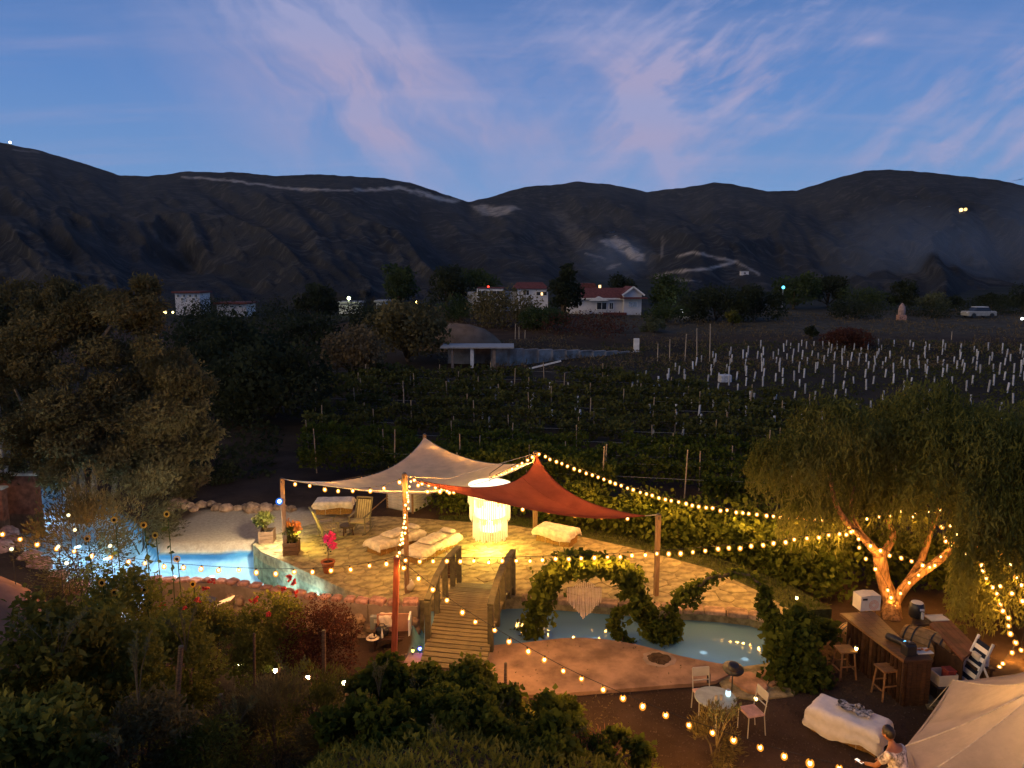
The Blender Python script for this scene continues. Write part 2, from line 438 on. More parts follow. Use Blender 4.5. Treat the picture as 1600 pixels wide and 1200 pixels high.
YB_Y = [21, 18.6, 16.6, 15.2, 15.0, 15.6, 14.4, 13.0, 11.2, 8.5, 6.0, 3.0]
BASE_Y = [-50, 20, 27, 40, 60, 75, 100, 130, 200, 350, 700, 6000]
BASE_Z = [0, 0, .25, .45, 1.2, 1.9, 3.0, 3.6, 4.5, 6.0, 7.0, 7.0]
def ground_h(x, y):
    x = np.asarray(x, float); y = np.asarray(y, float)
    h = np.interp(y, BASE_Y, BASE_Z)
    # valley on the far left
    h = h - 2.6 * sstep(-x, 10, 34) * sstep(y, 34, 60) * (1 - sstep(y, 240, 330))
    h = h + (fbm(x * .12, y * .12, 3) - .5) * .7 * sstep(y, 30, 60)
    h = h + (fbm(x * 1.4, y * 1.4, 9) - .5) * .05
    # low yard in front of the pool wall
    low = (1 - sstep(x, -3.4, -2.4)) * sstep(x, -13.0, -11.0) * (1 - sstep(y, 20.3, 20.9))
    h = h - .55 * low
    # bank rising to the viewer
    yb = np.interp(x, YB_X, YB_Y); d = np.clip(yb - y, 0, 11.0)
    h = h + .46 * (np.sqrt(d * d + .5) - math.sqrt(.5))
    # ground left of the lagoon climbs
    sl = poly_sd(x, y, LAG)
    h = h + .16 * np.clip(sl, 0, 12) * sstep(-x, 12.5, 15) * (1 - sstep(y, 24, 30)) * sstep(y, 14, 19)
    sa = sstep(-poly_sd(x, y, SAND), -.8, .5); h = h * (1 - sa) + .22 * sa
    # water basins
    a = sstep(-sl, -.55, .35); h = h * (1 - a) + -.75 * a
    b = sstep(-poly_sd(x, y, POOL), -.45, -.1); h = h * (1 - b) + -.62 * b
    return h
def gz(x, y): return float(ground_h(np.array([x]), np.array([y]))[0])

def axis(a, b, step, lo, hi, g=1.14):
    mid = list(np.arange(a, b + 1e-6, step)); s = step; v = a; left = []
    while v > lo: s *= g; v -= s; left.append(v)
    s = step; v = b; right = []
    while v < hi: s *= g; v += s; right.append(v)
    return np.array(left[::-1] + mid + right)
gx = axis(-24, 17, .2, -2600, 2600); gy = axis(3, 33, .2, -60, 4200)
GX, GY = np.meshgrid(gx, gy); GZ = ground_h(GX, GY)
me = bpy.data.meshes.new('ground'); nr, nc = GX.shape
V = np.stack([GX, GY, GZ], -1).reshape(-1, 3)
idx = np.arange(nr * nc).reshape(nr, nc)
F = np.stack([idx[:-1, :-1], idx[:-1, 1:], idx[1:, 1:], idx[1:, :-1]], -1).reshape(-1, 4)
me.vertices.add(len(V)); me.vertices.foreach_set('co', V.astype(np.float32).reshape(-1))
me.loops.add(F.size); me.loops.foreach_set('vertex_index', F.astype(np.int32).reshape(-1))
me.polygons.add(len(F)); me.polygons.foreach_set('loop_start', np.arange(0, F.size, 4, dtype=np.int32))
me.update(calc_edges=True); me.polygons.foreach_set('use_smooth', [True] * len(F))
fx, fy = V[:, 0], V[:, 1]
poolm = np.maximum(sstep(-poly_sd(fx, fy, LAG), -.30, -.05), .5 * sstep(-poly_sd(fx, fy, POOL), -.5, -.3))
sandm = sstep(-poly_sd(fx, fy, SAND) + (fbm(fx * 2, fy * 2, 5) - .5) * .8, -.5, .2)
ppx, ppy = PX(fx, np.maximum(fy, .5), V[:, 2])
grassm = sstep(fy, 78, 88) * (1 - sstep(fy, 180, 260)) * sstep(fx, 0, 14)
ca = me.color_attributes.new('zone', 'FLOAT_COLOR', 'POINT')
ca.data.foreach_set('color', np.stack([sandm, grassm, poolm, np.maximum(sstep(fy, 105, 140), .6 * sstep(fy, 33, 40) * (1 - sstep(fy, 74, 84)))], -1).astype(np.float32).reshape(-1))
m = bpy.data.materials.new('ground_soil'); m.use_nodes = True; nt = m.node_tree; X = NX(nt); p = nt.nodes['Principled BSDF']
p.inputs['Roughness'].default_value = .95; p.inputs['Specular IOR Level'].default_value = .06
at = nt.nodes.new('ShaderNodeAttribute'); at.attribute_name = 'zone'
se = nt.nodes.new('ShaderNodeSeparateColor'); nt.links.new(at.outputs['Color'], se.inputs[0])
tcn = nt.nodes.new('ShaderNodeTexCoord'); v = tcn.outputs['Object']
n1 = X.noise(v, .5, 8, .65); n2 = X.noise(v, 9, 6, .7)
soil = X.mix(X.smooth(n1, .35, .65), (.040, .025, .016), (.075, .047, .030))
soil = X.mix(X.smooth(n2, .58, .8), soil, (.12, .085, .055))
sand = X.mix(X.smooth(n2, .3, .7), (.33, .26, .17), (.48, .39, .26))
gras = X.mix(X.smooth(X.noise(v, .8, 8, .7), .35, .65), (.045, .040, .030), (.088, .077, .055))
plas = X.mix(X.smooth(X.noise(v, 1.6, 5, .6), .35, .65), (.52, .65, .69), (.62, .73, .75))
c = X.mix(se.outputs[1], soil, gras); c = X.mix(at.outputs['Alpha'], c, X.mix(X.smooth(X.noise(v, .05, 6, .7), .35, .65), (.012, .014, .010), (.030, .030, .022))); c = X.mix(se.outputs[0], c, sand); c = X.mix(X.smooth(se.outputs[2], .1, .45), c, X.mix(X.smooth(X.noise(v, 1.3, 4, .6), .35, .65), (.11, .29, .43), (.16, .37, .50))); c = X.mix(X.smooth(se.outputs[2], .55, .95), c, plas)
nt.links.new(c, p.inputs['Base Color'])
bm_ = nt.nodes.new('ShaderNodeBump'); bm_.inputs['Strength'].default_value = .6; bm_.inputs['Distance'].default_value = .05
nt.links.new(n2, bm_.inputs['Height']); nt.links.new(bm_.outputs[0], p.inputs['Normal'])
me.materials.append(m)
ground = bpy.data.objects.new('ground', me); COL.objects.link(ground); ground['kind'] = 'structure'

# ------------------------------------------------------------------ mountains
RIDGE = [(-500, 190), (-300, 205), (0, 222), (60, 234), (140, 258), (185, 274), (230, 276), (290, 269), (360, 269), (430, 275), (500, 273), (600, 278), (640, 284), (690, 302), (732, 316), (770, 307), (822, 292), (860, 290), (900, 283), (950, 288), (1010, 301), (1070, 293), (1115, 284), (1140, 287), (1200, 299), (1245, 298), (1300, 280), (1350, 267), (1390, 264), (1430, 267), (1500, 276), (1560, 281), (1600, 290), (1900, 320), (2200, 300)]
ra = [D(px, py, 1.0).x for px, py in RIDGE]; re_ = [D(px, py, 1.0).z - CAM_H for px, py in RIDGE]
na, nv = 900, 170
A = np.linspace(-1.25, 1.35, na); vv = np.concatenate([np.linspace(0, 1, nv), [1.05, 1.15, 1.3]])
AA, VV = np.meshgrid(A, vv)
ridge_e = np.interp(AA, ra, re_) + (fbm(AA * 90, AA * 0 + 3.3, 21) - .5) * .0022 + (fbm(AA * 12, AA * 0, 22) - .5) * .003
spur = 1 - np.abs(2 * fbm(AA * 5.5 + .9 * VV, VV * 1.3 + 4, 31, 5) - 1) * 1.6
spur2 = (1 - np.abs(2 * fbm(AA * 17 + VV * 2.2, VV * 3.0, 33, 5) - 1) * 1.5) - .5
spur3 = (1 - np.abs(2 * fbm(AA * 46 + VV * 4, VV * 8.0, 37, 4) - 1) * 1.5) - .5
vc = np.clip(VV, 0, 1)
shape = vc ** 1.15 + (spur - .55) * .60 * vc * (1 - vc) * 2 + spur2 * .16 * vc * (1 - vc) + spur3 * .03 * vc * (1 - vc)
shape = np.where(VV >= 1, 1.0, np.minimum(shape, .985 * (.35 + .65 * vc) / 1.0))
yr = 1500 + 160 * np.sin(AA * 4 + 1) + 120 * np.sin(AA * 9)
yb_ = 165
YY = yb_ + (yr - yb_) * (.25 * vc + .75 * vc ** 1.4) - spur * 330 * vc * (1 - vc) * 2 - spur2 * 110 * vc * (1 - vc) - spur3 * 25 * vc * (1 - vc)
EE = -.060 + (ridge_e + .060) * np.where(VV <= 1, (shape * (1 - .12) + .12 * np.minimum(1, VV * 12)), 1.0)
ZZ = CAM_H + EE * YY
back = VV > 1
YY = np.where(back, yr + (VV - 1) * 1500, YY); ZZ = np.where(back, CAM_H + ridge_e * yr - (VV - 1) * 500, ZZ)
XX = AA * YY
V = np.stack([XX, YY, ZZ], -1).reshape(-1, 3); nr, nc = XX.shape
idx = np.arange(nr * nc).reshape(nr, nc)
F = np.stack([idx[:-1, :-1], idx[:-1, 1:], idx[1:, 1:], idx[1:, :-1]], -1).reshape(-1, 4)
me = bpy.data.meshes.new('hills')
me.vertices.add(len(V)); me.vertices.foreach_set('co', V.astype(np.float32).reshape(-1))
me.loops.add(F.size); me.loops.foreach_set('vertex_index', F.astype(np.int32).reshape(-1))
me.polygons.add(len(F)); me.polygons.foreach_set('loop_start', np.arange(0, F.size, 4, dtype=np.int32))
me.update(calc_edges=True); me.polygons.foreach_set('use_smooth', [True] * len(F))
hx, hy = PX(V[:, 0], V[:, 1], V[:, 2])
jx = (fbm(hx * .11, hy * .2, 41) - .5) * 9; jy = (fbm(hx * .09, hy * .2, 42) - .5) * 8
sc = np.zeros(len(V))
def scar(pts, w, amp):
    global sc
    sc = np.maximum(sc, amp * (.6 + .7 * fbm(hx * .06, hy * .12, 47)) * (1 - sstep(line_d(hx + jx * .7, hy + jy * .7, pts), w * .1, w * 1.15)))
def patch(poly, amp):
    global sc
    sc = np.maximum(sc, amp * sstep(-poly_sd(hx + jx, hy + jy, poly), -2, 3))
scar([(285, 277), (350, 281), (420, 290), (470, 296), (545, 297)], 2.6, .9)
patch([(540, 297), (590, 293), (625, 291), (660, 299), (722, 313), (700, 317), (655, 308), (625, 296), (575, 301)], 1.0)
patch([(735, 319), (800, 321), (815, 326), (778, 340), (748, 332)], .7)
patch([(935, 376), (962, 370), (985, 380), (1005, 397), (1008, 408), (990, 405), (962, 392)], .8)
scar([(915, 396), (945, 404)], 2, .6); scar([(950, 420), (970, 412)], 2.5, .6)
scar([(1025, 432), (1045, 426), (1078, 422), (1112, 420), (1150, 408), (1118, 402), (1085, 394), (1060, 400)], 3.2, .9)
scar([(1045, 436), (1095, 440)], 2, .6); scar([(1150, 408), (1185, 428)], 2.4, .6); scar([(1036, 370), (1034, 400)], 2.5, .35)
scar([(195, 335), (225, 352), (262, 388), (300, 420)], 4, .10); scar([(20, 234), (60, 238)], 2, .4)
patch([(850, 330), (880, 330), (940, 390), (900, 395)], .10)
ca = me.color_attributes.new('scar', 'FLOAT_COLOR', 'POINT')
ca.data.foreach_set('color', np.stack([sc, sc, sc, np.ones(len(sc))], -1).astype(np.float32).reshape(-1))
m = bpy.data.materials.new('chaparral_slope'); m.use_nodes = True; nt = m.node_tree; X = NX(nt); p = nt.nodes['Principled BSDF']
p.inputs['Roughness'].default_value = 1.0; p.inputs['Specular IOR Level'].default_value = .04
at = nt.nodes.new('ShaderNodeAttribute'); at.attribute_name = 'scar'
v = nt.nodes.new('ShaderNodeTexCoord').outputs['Object']
n1 = X.noise(v, .005, 8, .75); n2 = X.noise(v, .045, 6, .75)
c = X.mix(X.smooth(n1, .35, .65), (.018, .020, .023), (.038, .039, .040))
c = X.mix(X.m('MULTIPLY', X.smooth(n2, .50, .62), .9), c, (.070, .066, .060))
c = X.mix(X.m('MULTIPLY', at.outputs['Fac'], X.smooth(n2, .30, .55)), c, (.44, .39, .33))
nt.links.new(c, p.inputs['Base Color'])
b_ = nt.nodes.new('ShaderNodeBump'); b_.inputs['Strength'].default_value = .8; b_.inputs['Distance'].default_value = 9
nt.links.new(n2, b_.inputs['Height']); nt.links.new(b_.outputs[0], p.inputs['Normal'])
me.materials.append(m)
hills = bpy.data.objects.new('hills', me); COL.objects.link(hills); hills['kind'] = 'structure'

# ------------------------------------------------------------------ water
def water_mat(murk=0.0):
    m = bpy.data.materials.new('pool_water'); m.use_nodes = True; nt = m.node_tree; nt.nodes.clear(); X = NX(nt)
    o = nt.nodes.new('ShaderNodeOutputMaterial'); g = nt.nodes.new('ShaderNodeBsdfGlossy'); t = nt.nodes.new('ShaderNodeBsdfTransparent')
    mx = nt.nodes.new('ShaderNodeMixShader'); fr = nt.nodes.new('ShaderNodeFresnel'); fr.inputs[0].default_value = 1.33
    g.inputs['Roughness'].default_value = .03; t.inputs[0].default_value = (.72, .90, .96, 1)
    b = nt.nodes.new('ShaderNodeBump'); b.inputs['Strength'].default_value = .12; b.inputs['Distance'].default_value = .03
    v = nt.nodes.new('ShaderNodeTexCoord').outputs['Object']
    nt.links.new(X.noise(v, 2.6, 3, .5), b.inputs['Height'])
    nt.links.new(b.outputs[0], g.inputs['Normal']); nt.links.new(b.outputs[0], fr.inputs['Normal'])
    nt.links.new(fr.outputs[0], mx.inputs[0]); base_ = t.outputs[0]
    if murk:
        df = nt.nodes.new('ShaderNodeBsdfDiffuse'); df.inputs[0].default_value = (.20, .39, .57, 1); m2 = nt.nodes.new('ShaderNodeMixShader'); m2.inputs[0].default_value = murk
        nt.links.new(t.outputs[0], m2.inputs[1]); nt.links.new(df.outputs[0], m2.inputs[2]); base_ = m2.outputs[0]
    nt.links.new(base_, mx.inputs[1]); nt.links.new(g.outputs[0], mx.inputs[2])
    nt.links.new(mx.outputs[0], o.inputs[0]); return m
M_WATER = water_mat()
def sheet(name, poly, z, m, parent=None, kind='structure'):
    mb = MB(); poly = [(p[0], p[1]) for p in poly]
    tri = tessellate_polygon([[Vector((x, y, 0)) for x, y in poly]]); fs = []
    for a, b, c in tri:
        A_, B_, C_ = poly[a], poly[b], poly[c]
        if (B_[0] - A_[0]) * (C_[1] - A_[1]) - (B_[1] - A_[1]) * (C_[0] - A_[0]) < 0: b, c = c, b
        fs.append((a, b, c))
    mb.add([(x, y, z) for x, y in poly], fs)
    o = mb.build(name, m, parent); o['kind'] = kind; return o
def grow(poly, d):
    cx = sum(p[0] for p in poly) / len(poly); n = len(poly); out = []
    area = sum(poly[i][0] * poly[(i + 1) % n][1] - poly[(i + 1) % n][0] * poly[i][1] for i in range(n))
    s = 1 if area > 0 else -1
    for i in range(n):
        a, b, c = Vector(poly[i - 1]), Vector(poly[i]), Vector(poly[(i + 1) % n])
        e1 = (b - a).normalized(); e2 = (c - b).normalized()
        nn = Vector((e1.y + e2.y, -e1.x - e2.x)) * s
        nn = nn.normalized() if nn.length > 1e-6 else Vector((0, 0)); out.append(b + nn * d)
    return out
sheet('lagoon_water', grow(LAG, .18), Z_W, M_WATER)
sheet('pool_water', grow(POOL, .12), Z_W - .004, water_mat(.55))

# ------------------------------------------------------------------ terrace with flagstones
def smooth_poly(poly, k=3):
    out = []; n = len(poly)
    for i in range(n):
        p0, p1, p2, p3 = [Vector(poly[(i + j - 1) % n]) for j in range(4)]
        for s in range(k):
            t = s / k
            out.append(.5 * ((2 * p1) + (p2 - p0) * t + (2 * p0 - 5 * p1 + 4 * p2 - p3) * t * t + (3 * p1 - p0 - 3 * p2 + p3) * t ** 3))
    return out
TERS = smooth_poly(TER, 2)
terrace = MB().prism(TERS, -1.1, Z_T - .016).build('terrace', M_MORTAR); terrace['kind'] = 'structure'
def clip(poly, p, n):
    out = []
    for i in range(len(poly)):
        a, b = poly[i], poly[(i + 1) % len(poly)]
        da, db = (a - p).dot(n), (b - p).dot(n)
        if da <= 0: out.append(a)
        if (da <= 0) != (db <= 0): out.append(a + (b - a) * (da / (da - db)))
    return out
def flagstones(poly, step, z0, z1, parent, material, inset=.009, maxn=290, rnd=random.Random(5), edge=.04):
    xs = [p[0] for p in poly]; ys = [p[1] for p in poly]; seeds = []
    j = 0; y = min(ys) - step
    while y < max(ys) + step:
        x = min(xs) - step + (j % 2) * step * .5
        while x < max(xs) + step:
            seeds.append(Vector((x + rnd.uniform(-.38, .38) * step, y + rnd.uniform(-.38, .38) * step))); x += step
        y += step * .8; j += 1
    res = []
    for s in seeds:
        cell = [s + Vector(q) for q in ((-2, -2), (2, -2), (2, 2), (-2, 2))]
        for t in seeds:
            d = t - s
            if 0 < d.length < step * 3: cell = clip(cell, s + d / 2, d.normalized())
            if len(cell) < 3: break
        if len(cell) < 3: continue
        sd = poly_sd(np.array([q.x for q in cell]), np.array([q.y for q in cell]), poly)
        if (sd > -edge).any(): continue
        c = sum(cell, Vector((0, 0))) / len(cell); res.append((c, cell))
    res.sort(key=lambda r: r[0].y); k = 0
    for c, cell in res[:maxn]:
        loc = []
        for q in cell:
            d = q - c; L = d.length
            loc.append(d * max(.3, (L - inset * 1.3) / L))
        # soften the corners of the slab
        pts = []
        for i in range(len(loc)):
            a, b, e = loc[i - 1], loc[i], loc[(i + 1) % len(loc)]
            pts += [b + (a - b) * .18, b + (e - b) * .18]
        h = rnd.uniform(-.008, .014); n = len(pts)
        vs = [(q.x, q.y, 0) for q in pts] + [(q.x, q.y, z1 - z0 + h - .008) for q in pts] + [(q.x * .95, q.y * .95, z1 - z0 + h) for q in pts]
        fs = [tuple(range(2 * n, 3 * n))]
        for i in range(n):
            jn = (i + 1) % n; fs += [(i, jn, n + jn, n + i), (n + i, n + jn, 2 * n + jn, 2 * n + i)]
        o = MB().add(vs, fs).build('flagstone', material, parent); o.location = (c.x, c.y, z0); k += 1
    return k
NFLAG = flagstones(TERS, .62, Z_T - .06, Z_T, terrace, M_FLAG)

M_LAWN = mat('lawn_soil', (.05, .055, .02), .95, .4, 6, .5)
LAWN = [G(*p, Z_T).xy for p in [(690, 812), (800, 820), (900, 836), (1000, 858), (1110, 888), (1190, 925), (1240, 955), (1300, 950), (1240, 915), (1130, 872), (1020, 842), (920, 822), (820, 808), (740, 803), (685, 806)]]
lawn = MB().prism(grow(LAWN, .0), -.3, Z_T - .015).build('lawn', M_LAWN); lawn['kind'] = 'structure'
# grass blades on the lawn
gp = []
lx = [p[0] for p in LAWN]; ly = [p[1] for p in LAWN]
cand = np.stack([RNG.uniform(min(lx), max(lx), 26000), RNG.uniform(min(ly), max(ly), 26000)], -1)
cand = cand[poly_sd(cand[:, 0], cand[:, 1], LAWN) < -.02]
P = np.concatenate([cand, np.full((len(cand), 1), Z_T - .02)], 1)
g_ = np_quads('grass', leaf_quads(P, .09, .22, np.array([[0, 0, 1.0]]).repeat(len(P), 0), .8), leafmat('grass_blade', (.05, .07, .015), (.12, .13, .035)), kind='stuff')
tag(g_, 'strip of short green grass between the flagstones and the vines', 'grass')

# ------------------------------------------------------------------ patio in front of the pool
patio = MB().prism(smooth_poly(PAT, 2), -1.0, Z_P).build('patio', M_PATIO); patio['kind'] = 'structure'
RIM = [G(*p, .06).xy for p in [(1124, 1064), (1152, 1041), (1190, 1036), (1212, 1030), (1260, 1050), (1240, 1085), (1180, 1092), (1135, 1084)]]
rim = MB().prism(RIM, -1.0, .035).build('stone_path', M_MORTAR); rim['kind'] = 'structure'
flagstones(RIM, .75, .0, .075, rim, mat('orange_flagstone', (.36, .20, .10), .85, .4, 2.2, .5, objrand=.2), rnd=random.Random(2), edge=-.18)

# pool coping: irregular rim stones along the far side of the pool
rnd = random.Random(3)
cop = MB()
far = [G(*p, Z_T).xy for p in [(815, 931), (900, 936), (1000, 944), (1100, 950), (1170, 957), (1205, 966)]]
for (a, b) in zip(far[:-1], far[1:]):
    L = (b - a).length; k = max(1, int(L / .45)); ang = math.atan2(b.y - a.y, b.x - a.x)
    for i in range(k):
        c = a + (b - a) * ((i + .5) / k)
        o = MB().bbox((0, 0, 0), (L / k - .03, rnd.uniform(.28, .4), rnd.uniform(.10, .14)), b=.025).build('coping_stone', M_STONE, terrace)
        o.location = (c.x, c.y + .02, Z_T - .05 + rnd.uniform(-.01, .01)); o.rotation_euler = (0, rnd.uniform(-.03, .03), ang + rnd.uniform(-.06, .06))

# ------------------------------------------------------------------ pool wall on the left of the bridge
wp = [G(*p, Z_T).xy for p in [(235, 902), (300, 903), (360, 905), (430, 917), (500, 930), (580, 936), (656, 939)]]
wall = thing('pool_wall', 'rough stone pool wall with grey band and pink cap stones left of the bridge', 'wall', (wp[-1].x, wp[-1].y, -.6))
mb = MB()
for a, b in zip(wp[:-1], wp[1:]):
    n = Vector((b.y - a.y, -(b.x - a.x))).normalized() * .3
    mb.prism([a, b, b + n, a + n] if True else [], -.9, Z_T - .02)
mb.build('wall_core', M_CONC, wall, world=True)
for a, b in zip(wp[:-1], wp[1:]):
    d = b - a; L = d.length; ang = math.atan2(d.y, d.x); n = Vector((d.y, -d.x)).normalized()
    k = max(1, int(L / .34))
    for i in range(k):                                     # cap stones
        c = a + d * ((i + .5) / k) + n * (.15 + rnd.uniform(-.04, .04))
        o = MB().bbox((0, 0, 0), (L / k - rnd.uniform(.02, .14), rnd.uniform(.20, .36), rnd.uniform(.05, .15)), b=.03).build('cap_stone', M_BRICK, wall)
        o.location = Vector((c.x, c.y, Z_T + .03)) - wall.location; o.rotation_euler = (rnd.uniform(-.12, .12), rnd.uniform(-.12, .12), ang + rnd.uniform(-.3, .3))
    if b.x < -7.5: continue
    for row in range(3):                                   # face stones
        x = rnd.uniform(0, .15)
        while x < L - .1:
            w = rnd.uniform(.26, .52); c = a + d * ((x + w / 2) / L) + n * .30
            o = MB().ball((0, 0, 0), w * .52, .13, rnd.uniform(.15, .19), 9, 5, .10).build('face_stone', M_STONE, wall)
            o.location = Vector((c.x, c.y, -.62 + row * .27 + rnd.uniform(-.03, .03))) - wall.location
            o.rotation_euler = (0, rnd.uniform(-.2, .2), ang); x += w

# ------------------------------------------------------------------ bridge
BN = G(706, 1046, .12); BF = G(764, 914, Z_T + .02)
ax = Vector((BF.x - BN.x, BF.y - BN.y, 0)); BL = ax.length; ax.normalize(); sd = Vector((ax.y, -ax.x, 0)); bang = math.atan2(ax.y, ax.x) - math.pi / 2
bridge = thing('footbridge', 'arched wooden plank footbridge with railings crossing the pool to the terrace', 'bridge', (BN.x, BN.y, 0))
def deck_z(t): return .12 + (Z_T + .02 - .12) * t + .55 * (1 - (2 * t - 1) ** 2)
NPL = 36; BW = 1.56
for i in range(NPL):
    t = (i + .5) / NPL; sl = (deck_z(t + .01) - deck_z(t - .01)) / (.02 * BL); c = BN.xy + ax.xy * (t * BL)
    o = MB().bbox((0, 0, 0), (BW + rnd.uniform(-.03, .03), BL / NPL * math.hypot(1, sl) - .018, .04), b=.008).build('plank', M_DECK, bridge)
    o.location = Vector((c.x, c.y, deck_z(t) + rnd.uniform(-.004, .004))) - bridge.location
    o.rotation_euler = (math.atan(sl), 0, bang + rnd.uniform(-.01, .01))
for s in (-1, 1):
    pts = [BN + ax * (BL * i / 18) + sd * s * (BW / 2 - .09) for i in range(19)]
    mb = MB()
    for i in range(18):
        a, b = pts[i].copy(), pts[i + 1].copy(); a.z = deck_z(i / 18) - .13; b.z = deck_z((i + 1) / 18) - .13
        mb.bar(a, b, .08, .18)
    mb.build('stringer', M_RAIL, bridge, world=True)
    tops = []
    for k, t in enumerate((.17, .36, .55, .74, .90)):
        p = BN + ax * (BL * t) + sd * s * (BW / 2 - .02); z = deck_z(t)
        hh = .92 if k < 4 else 1.02
        MB().bbox((p.x, p.y, z - .2 + (hh + .2) / 2), (.13, .13, hh + .2), bang, b=.012).build('post', M_RAIL, bridge, world=True)
        tops.append(Vector((p.x, p.y, z + hh - .06)))
    mb = MB()
    for a, b in zip(tops[:-1], tops[1:]):
        mb.bar(a + Vector((0, 0, .09)) - (b - a) * .03, b + Vector((0, 0, .09)) + (b - a) * .03, .15, .06)
    mb.build('handrail', M_RAIL, bridge, world=True)
# ================================================================== poles and shade sails
def pole(px, pyb, pyt, zb, w, label, m=M_POLE, square=True, name='shade_pole'):
    b = G(px, pyb, zb); t = D(px, pyt, b.y)
    o = thing(name, label, 'pole', (b.x, b.y, zb - .3))
    h = t.z - zb + .3
    MB().bbox((0, 0, h / 2), (w, w, h), .3, b=.012).build('post', m, o)
    MB().box((0, 0, h + .012), (w * .6, w * .6, .03), .3).build('cap', M_BLACK, o)
    MB().lathe([(.012, -.04), (.02, 0), (.012, .04)], 8, (0, -w / 2 - .015, h - .08)).build('eye_bolt', M_BLACK, o)
    return o, Vector((b.x, b.y, t.z))
_, PA = pole(446, 866, 748, Z_T, .13, 'wooden shade pole carrying the bluish lamp at the far left of the terrace')
_, PB = pole(636, 925, 740, Z_T, .13, 'tall wooden shade pole wrapped with bulbs behind the red post')
_, PC = pole(836, 834, 706, Z_T, .14, 'wooden shade pole holding the peak of the rust red sail')
_, PD = pole(1025, 930, 804, Z_T, .12, 'wooden shade pole behind the vine arch at the right end of the red sail')
pe = D(663, 684, 28.0)
oe = thing('shade_pole', 'shade pole behind the slatted shed at the peak of the pale sail', 'pole', (pe.x, pe.y + .1, gz(pe.x, pe.y)))
he = pe.z + .12 - oe.location.z
MB().bbox((0, 0, he / 2), (.13, .13, he), b=.012).build('post', M_POLE, oe); MB().box((0, 0, he + .01), (.08, .08, .03)).build('cap', M_BLACK, oe)
MB().bar(Vector((0, 0, he * .55)), Vector((-1.9, -1.2, 0)), .03).build('brace', M_POLE, oe)
PE = pe
rb = D(614, 1036, 16.3); zb = gz(rb.x, rb.y)
rt = D(620, 872, 16.3)
red_post = thing('red_post', 'square brick red wooden post with string lights fixed at its top', 'post', (rb.x, rb.y, zb - .3))
MB().bar(Vector((0, 0, 0)), Vector((rt.x - rb.x, 0, rt.z - zb + .3)), .125).build('post', M_REDPOST, red_post)
MB().box((rt.x - rb.x, 0, rt.z - zb + .31), (.14, .14, .03)).build('cap', M_REDPOST, red_post)
RT = Vector((rt.x, rt.y, rt.z))

def coons(c, mids, n=26, sag=0.0):
    """c: four corners in order, mids: mid points of the four edges"""
    def q(a, m, b, t):
        k = m * 2 - (a + b) * .5
        return a * (1 - t) ** 2 + k * 2 * t * (1 - t) + b * t * t
    rows = []
    for i in range(n + 1):
        v = i / n; row = []
        for j in range(n + 1):
            u = j / n
            top = q(c[0], mids[0], c[1], u); bot = q(c[3], mids[2], c[2], u)
            lef = q(c[0], mids[3], c[3], v); rig = q(c[1], mids[1], c[2], v)
            bil = c[0] * (1 - u) * (1 - v) + c[1] * u * (1 - v) + c[2] * u * v + c[3] * (1 - u) * v
            p = top * (1 - v) + bot * v + lef * (1 - u) + rig * u - bil
            p = p - Vector((0, 0, sag * 16 * u * (1 - u) * v * (1 - v))); row.append(p)
        rows.append(row)
    return rows
def sail_mat(name, col, tr):
    m = bpy.data.materials.new(name); m.use_nodes = True; nt = m.node_tree; nt.nodes.clear(); X = NX(nt)
    o = nt.nodes.new('ShaderNodeOutputMaterial'); d = nt.nodes.new('ShaderNodeBsdfDiffuse'); t = nt.nodes.new('ShaderNodeBsdfTranslucent'); mx = nt.nodes.new('ShaderNodeMixShader')
    v = nt.nodes.new('ShaderNodeTexCoord').outputs['Object']
    c = X.mix(X.smooth(X.noise(v, 1.6, 6, .65), .3, .7), tuple(k * .84 for k in col), tuple(min(1, k * 1.1) for k in col))
    nt.links.new(c, d.inputs[0]); nt.links.new(c, t.inputs[0]); mx.inputs[0].default_value = tr
    b = nt.nodes.new('ShaderNodeBump'); b.inputs['Strength'].default_value = .55; b.inputs['Distance'].default_value = .06
    mw = nt.nodes.new('ShaderNodeMapping'); mw.inputs['Scale'].default_value = (.6, 2.6, 1.2); mw.inputs['Rotation'].default_value = (0, 0, .5); nt.links.new(v, mw.inputs[0])
    nt.links.new(X.noise(mw.outputs[0], 2.6, 5, .6), b.inputs['Height']); nt.links.new(b.outputs[0], d.inputs['Normal'])
    nt.links.new(d.outputs[0], mx.inputs[1]); nt.links.new(t.outputs[0], mx.inputs[2]); nt.links.new(mx.outputs[0], o.inputs[0]); return m
M_SAILW = sail_mat('pale_sail_fabric', (.76, .62, .47), .48)
M_SAILR = sail_mat('rust_sail_fabric', (.29, .075, .045), .38)
def hem(mb_rows, name, parent, m, r=.012):
    edge = list(mb_rows[0]) + [row[-1] for row in mb_rows[1:]] + list(mb_rows[-1])[::-1][1:] + [row[0] for row in mb_rows[::-1]][1:]
    pts = [edge[0]]
    for p in edge[1:]:
        if (p - pts[-1]).length > .02: pts.append(p)
    MB().tube(pts, r, 5).build(name, m, parent, world=True)
def seam(rows, u, parent, m):
    j = int(u * (len(rows[0]) - 1)); pts = [row[j] + Vector((0, 0, .006)) for row in rows]
    MB().tube(pts, .006, 4).build('seam', m, parent, world=True)
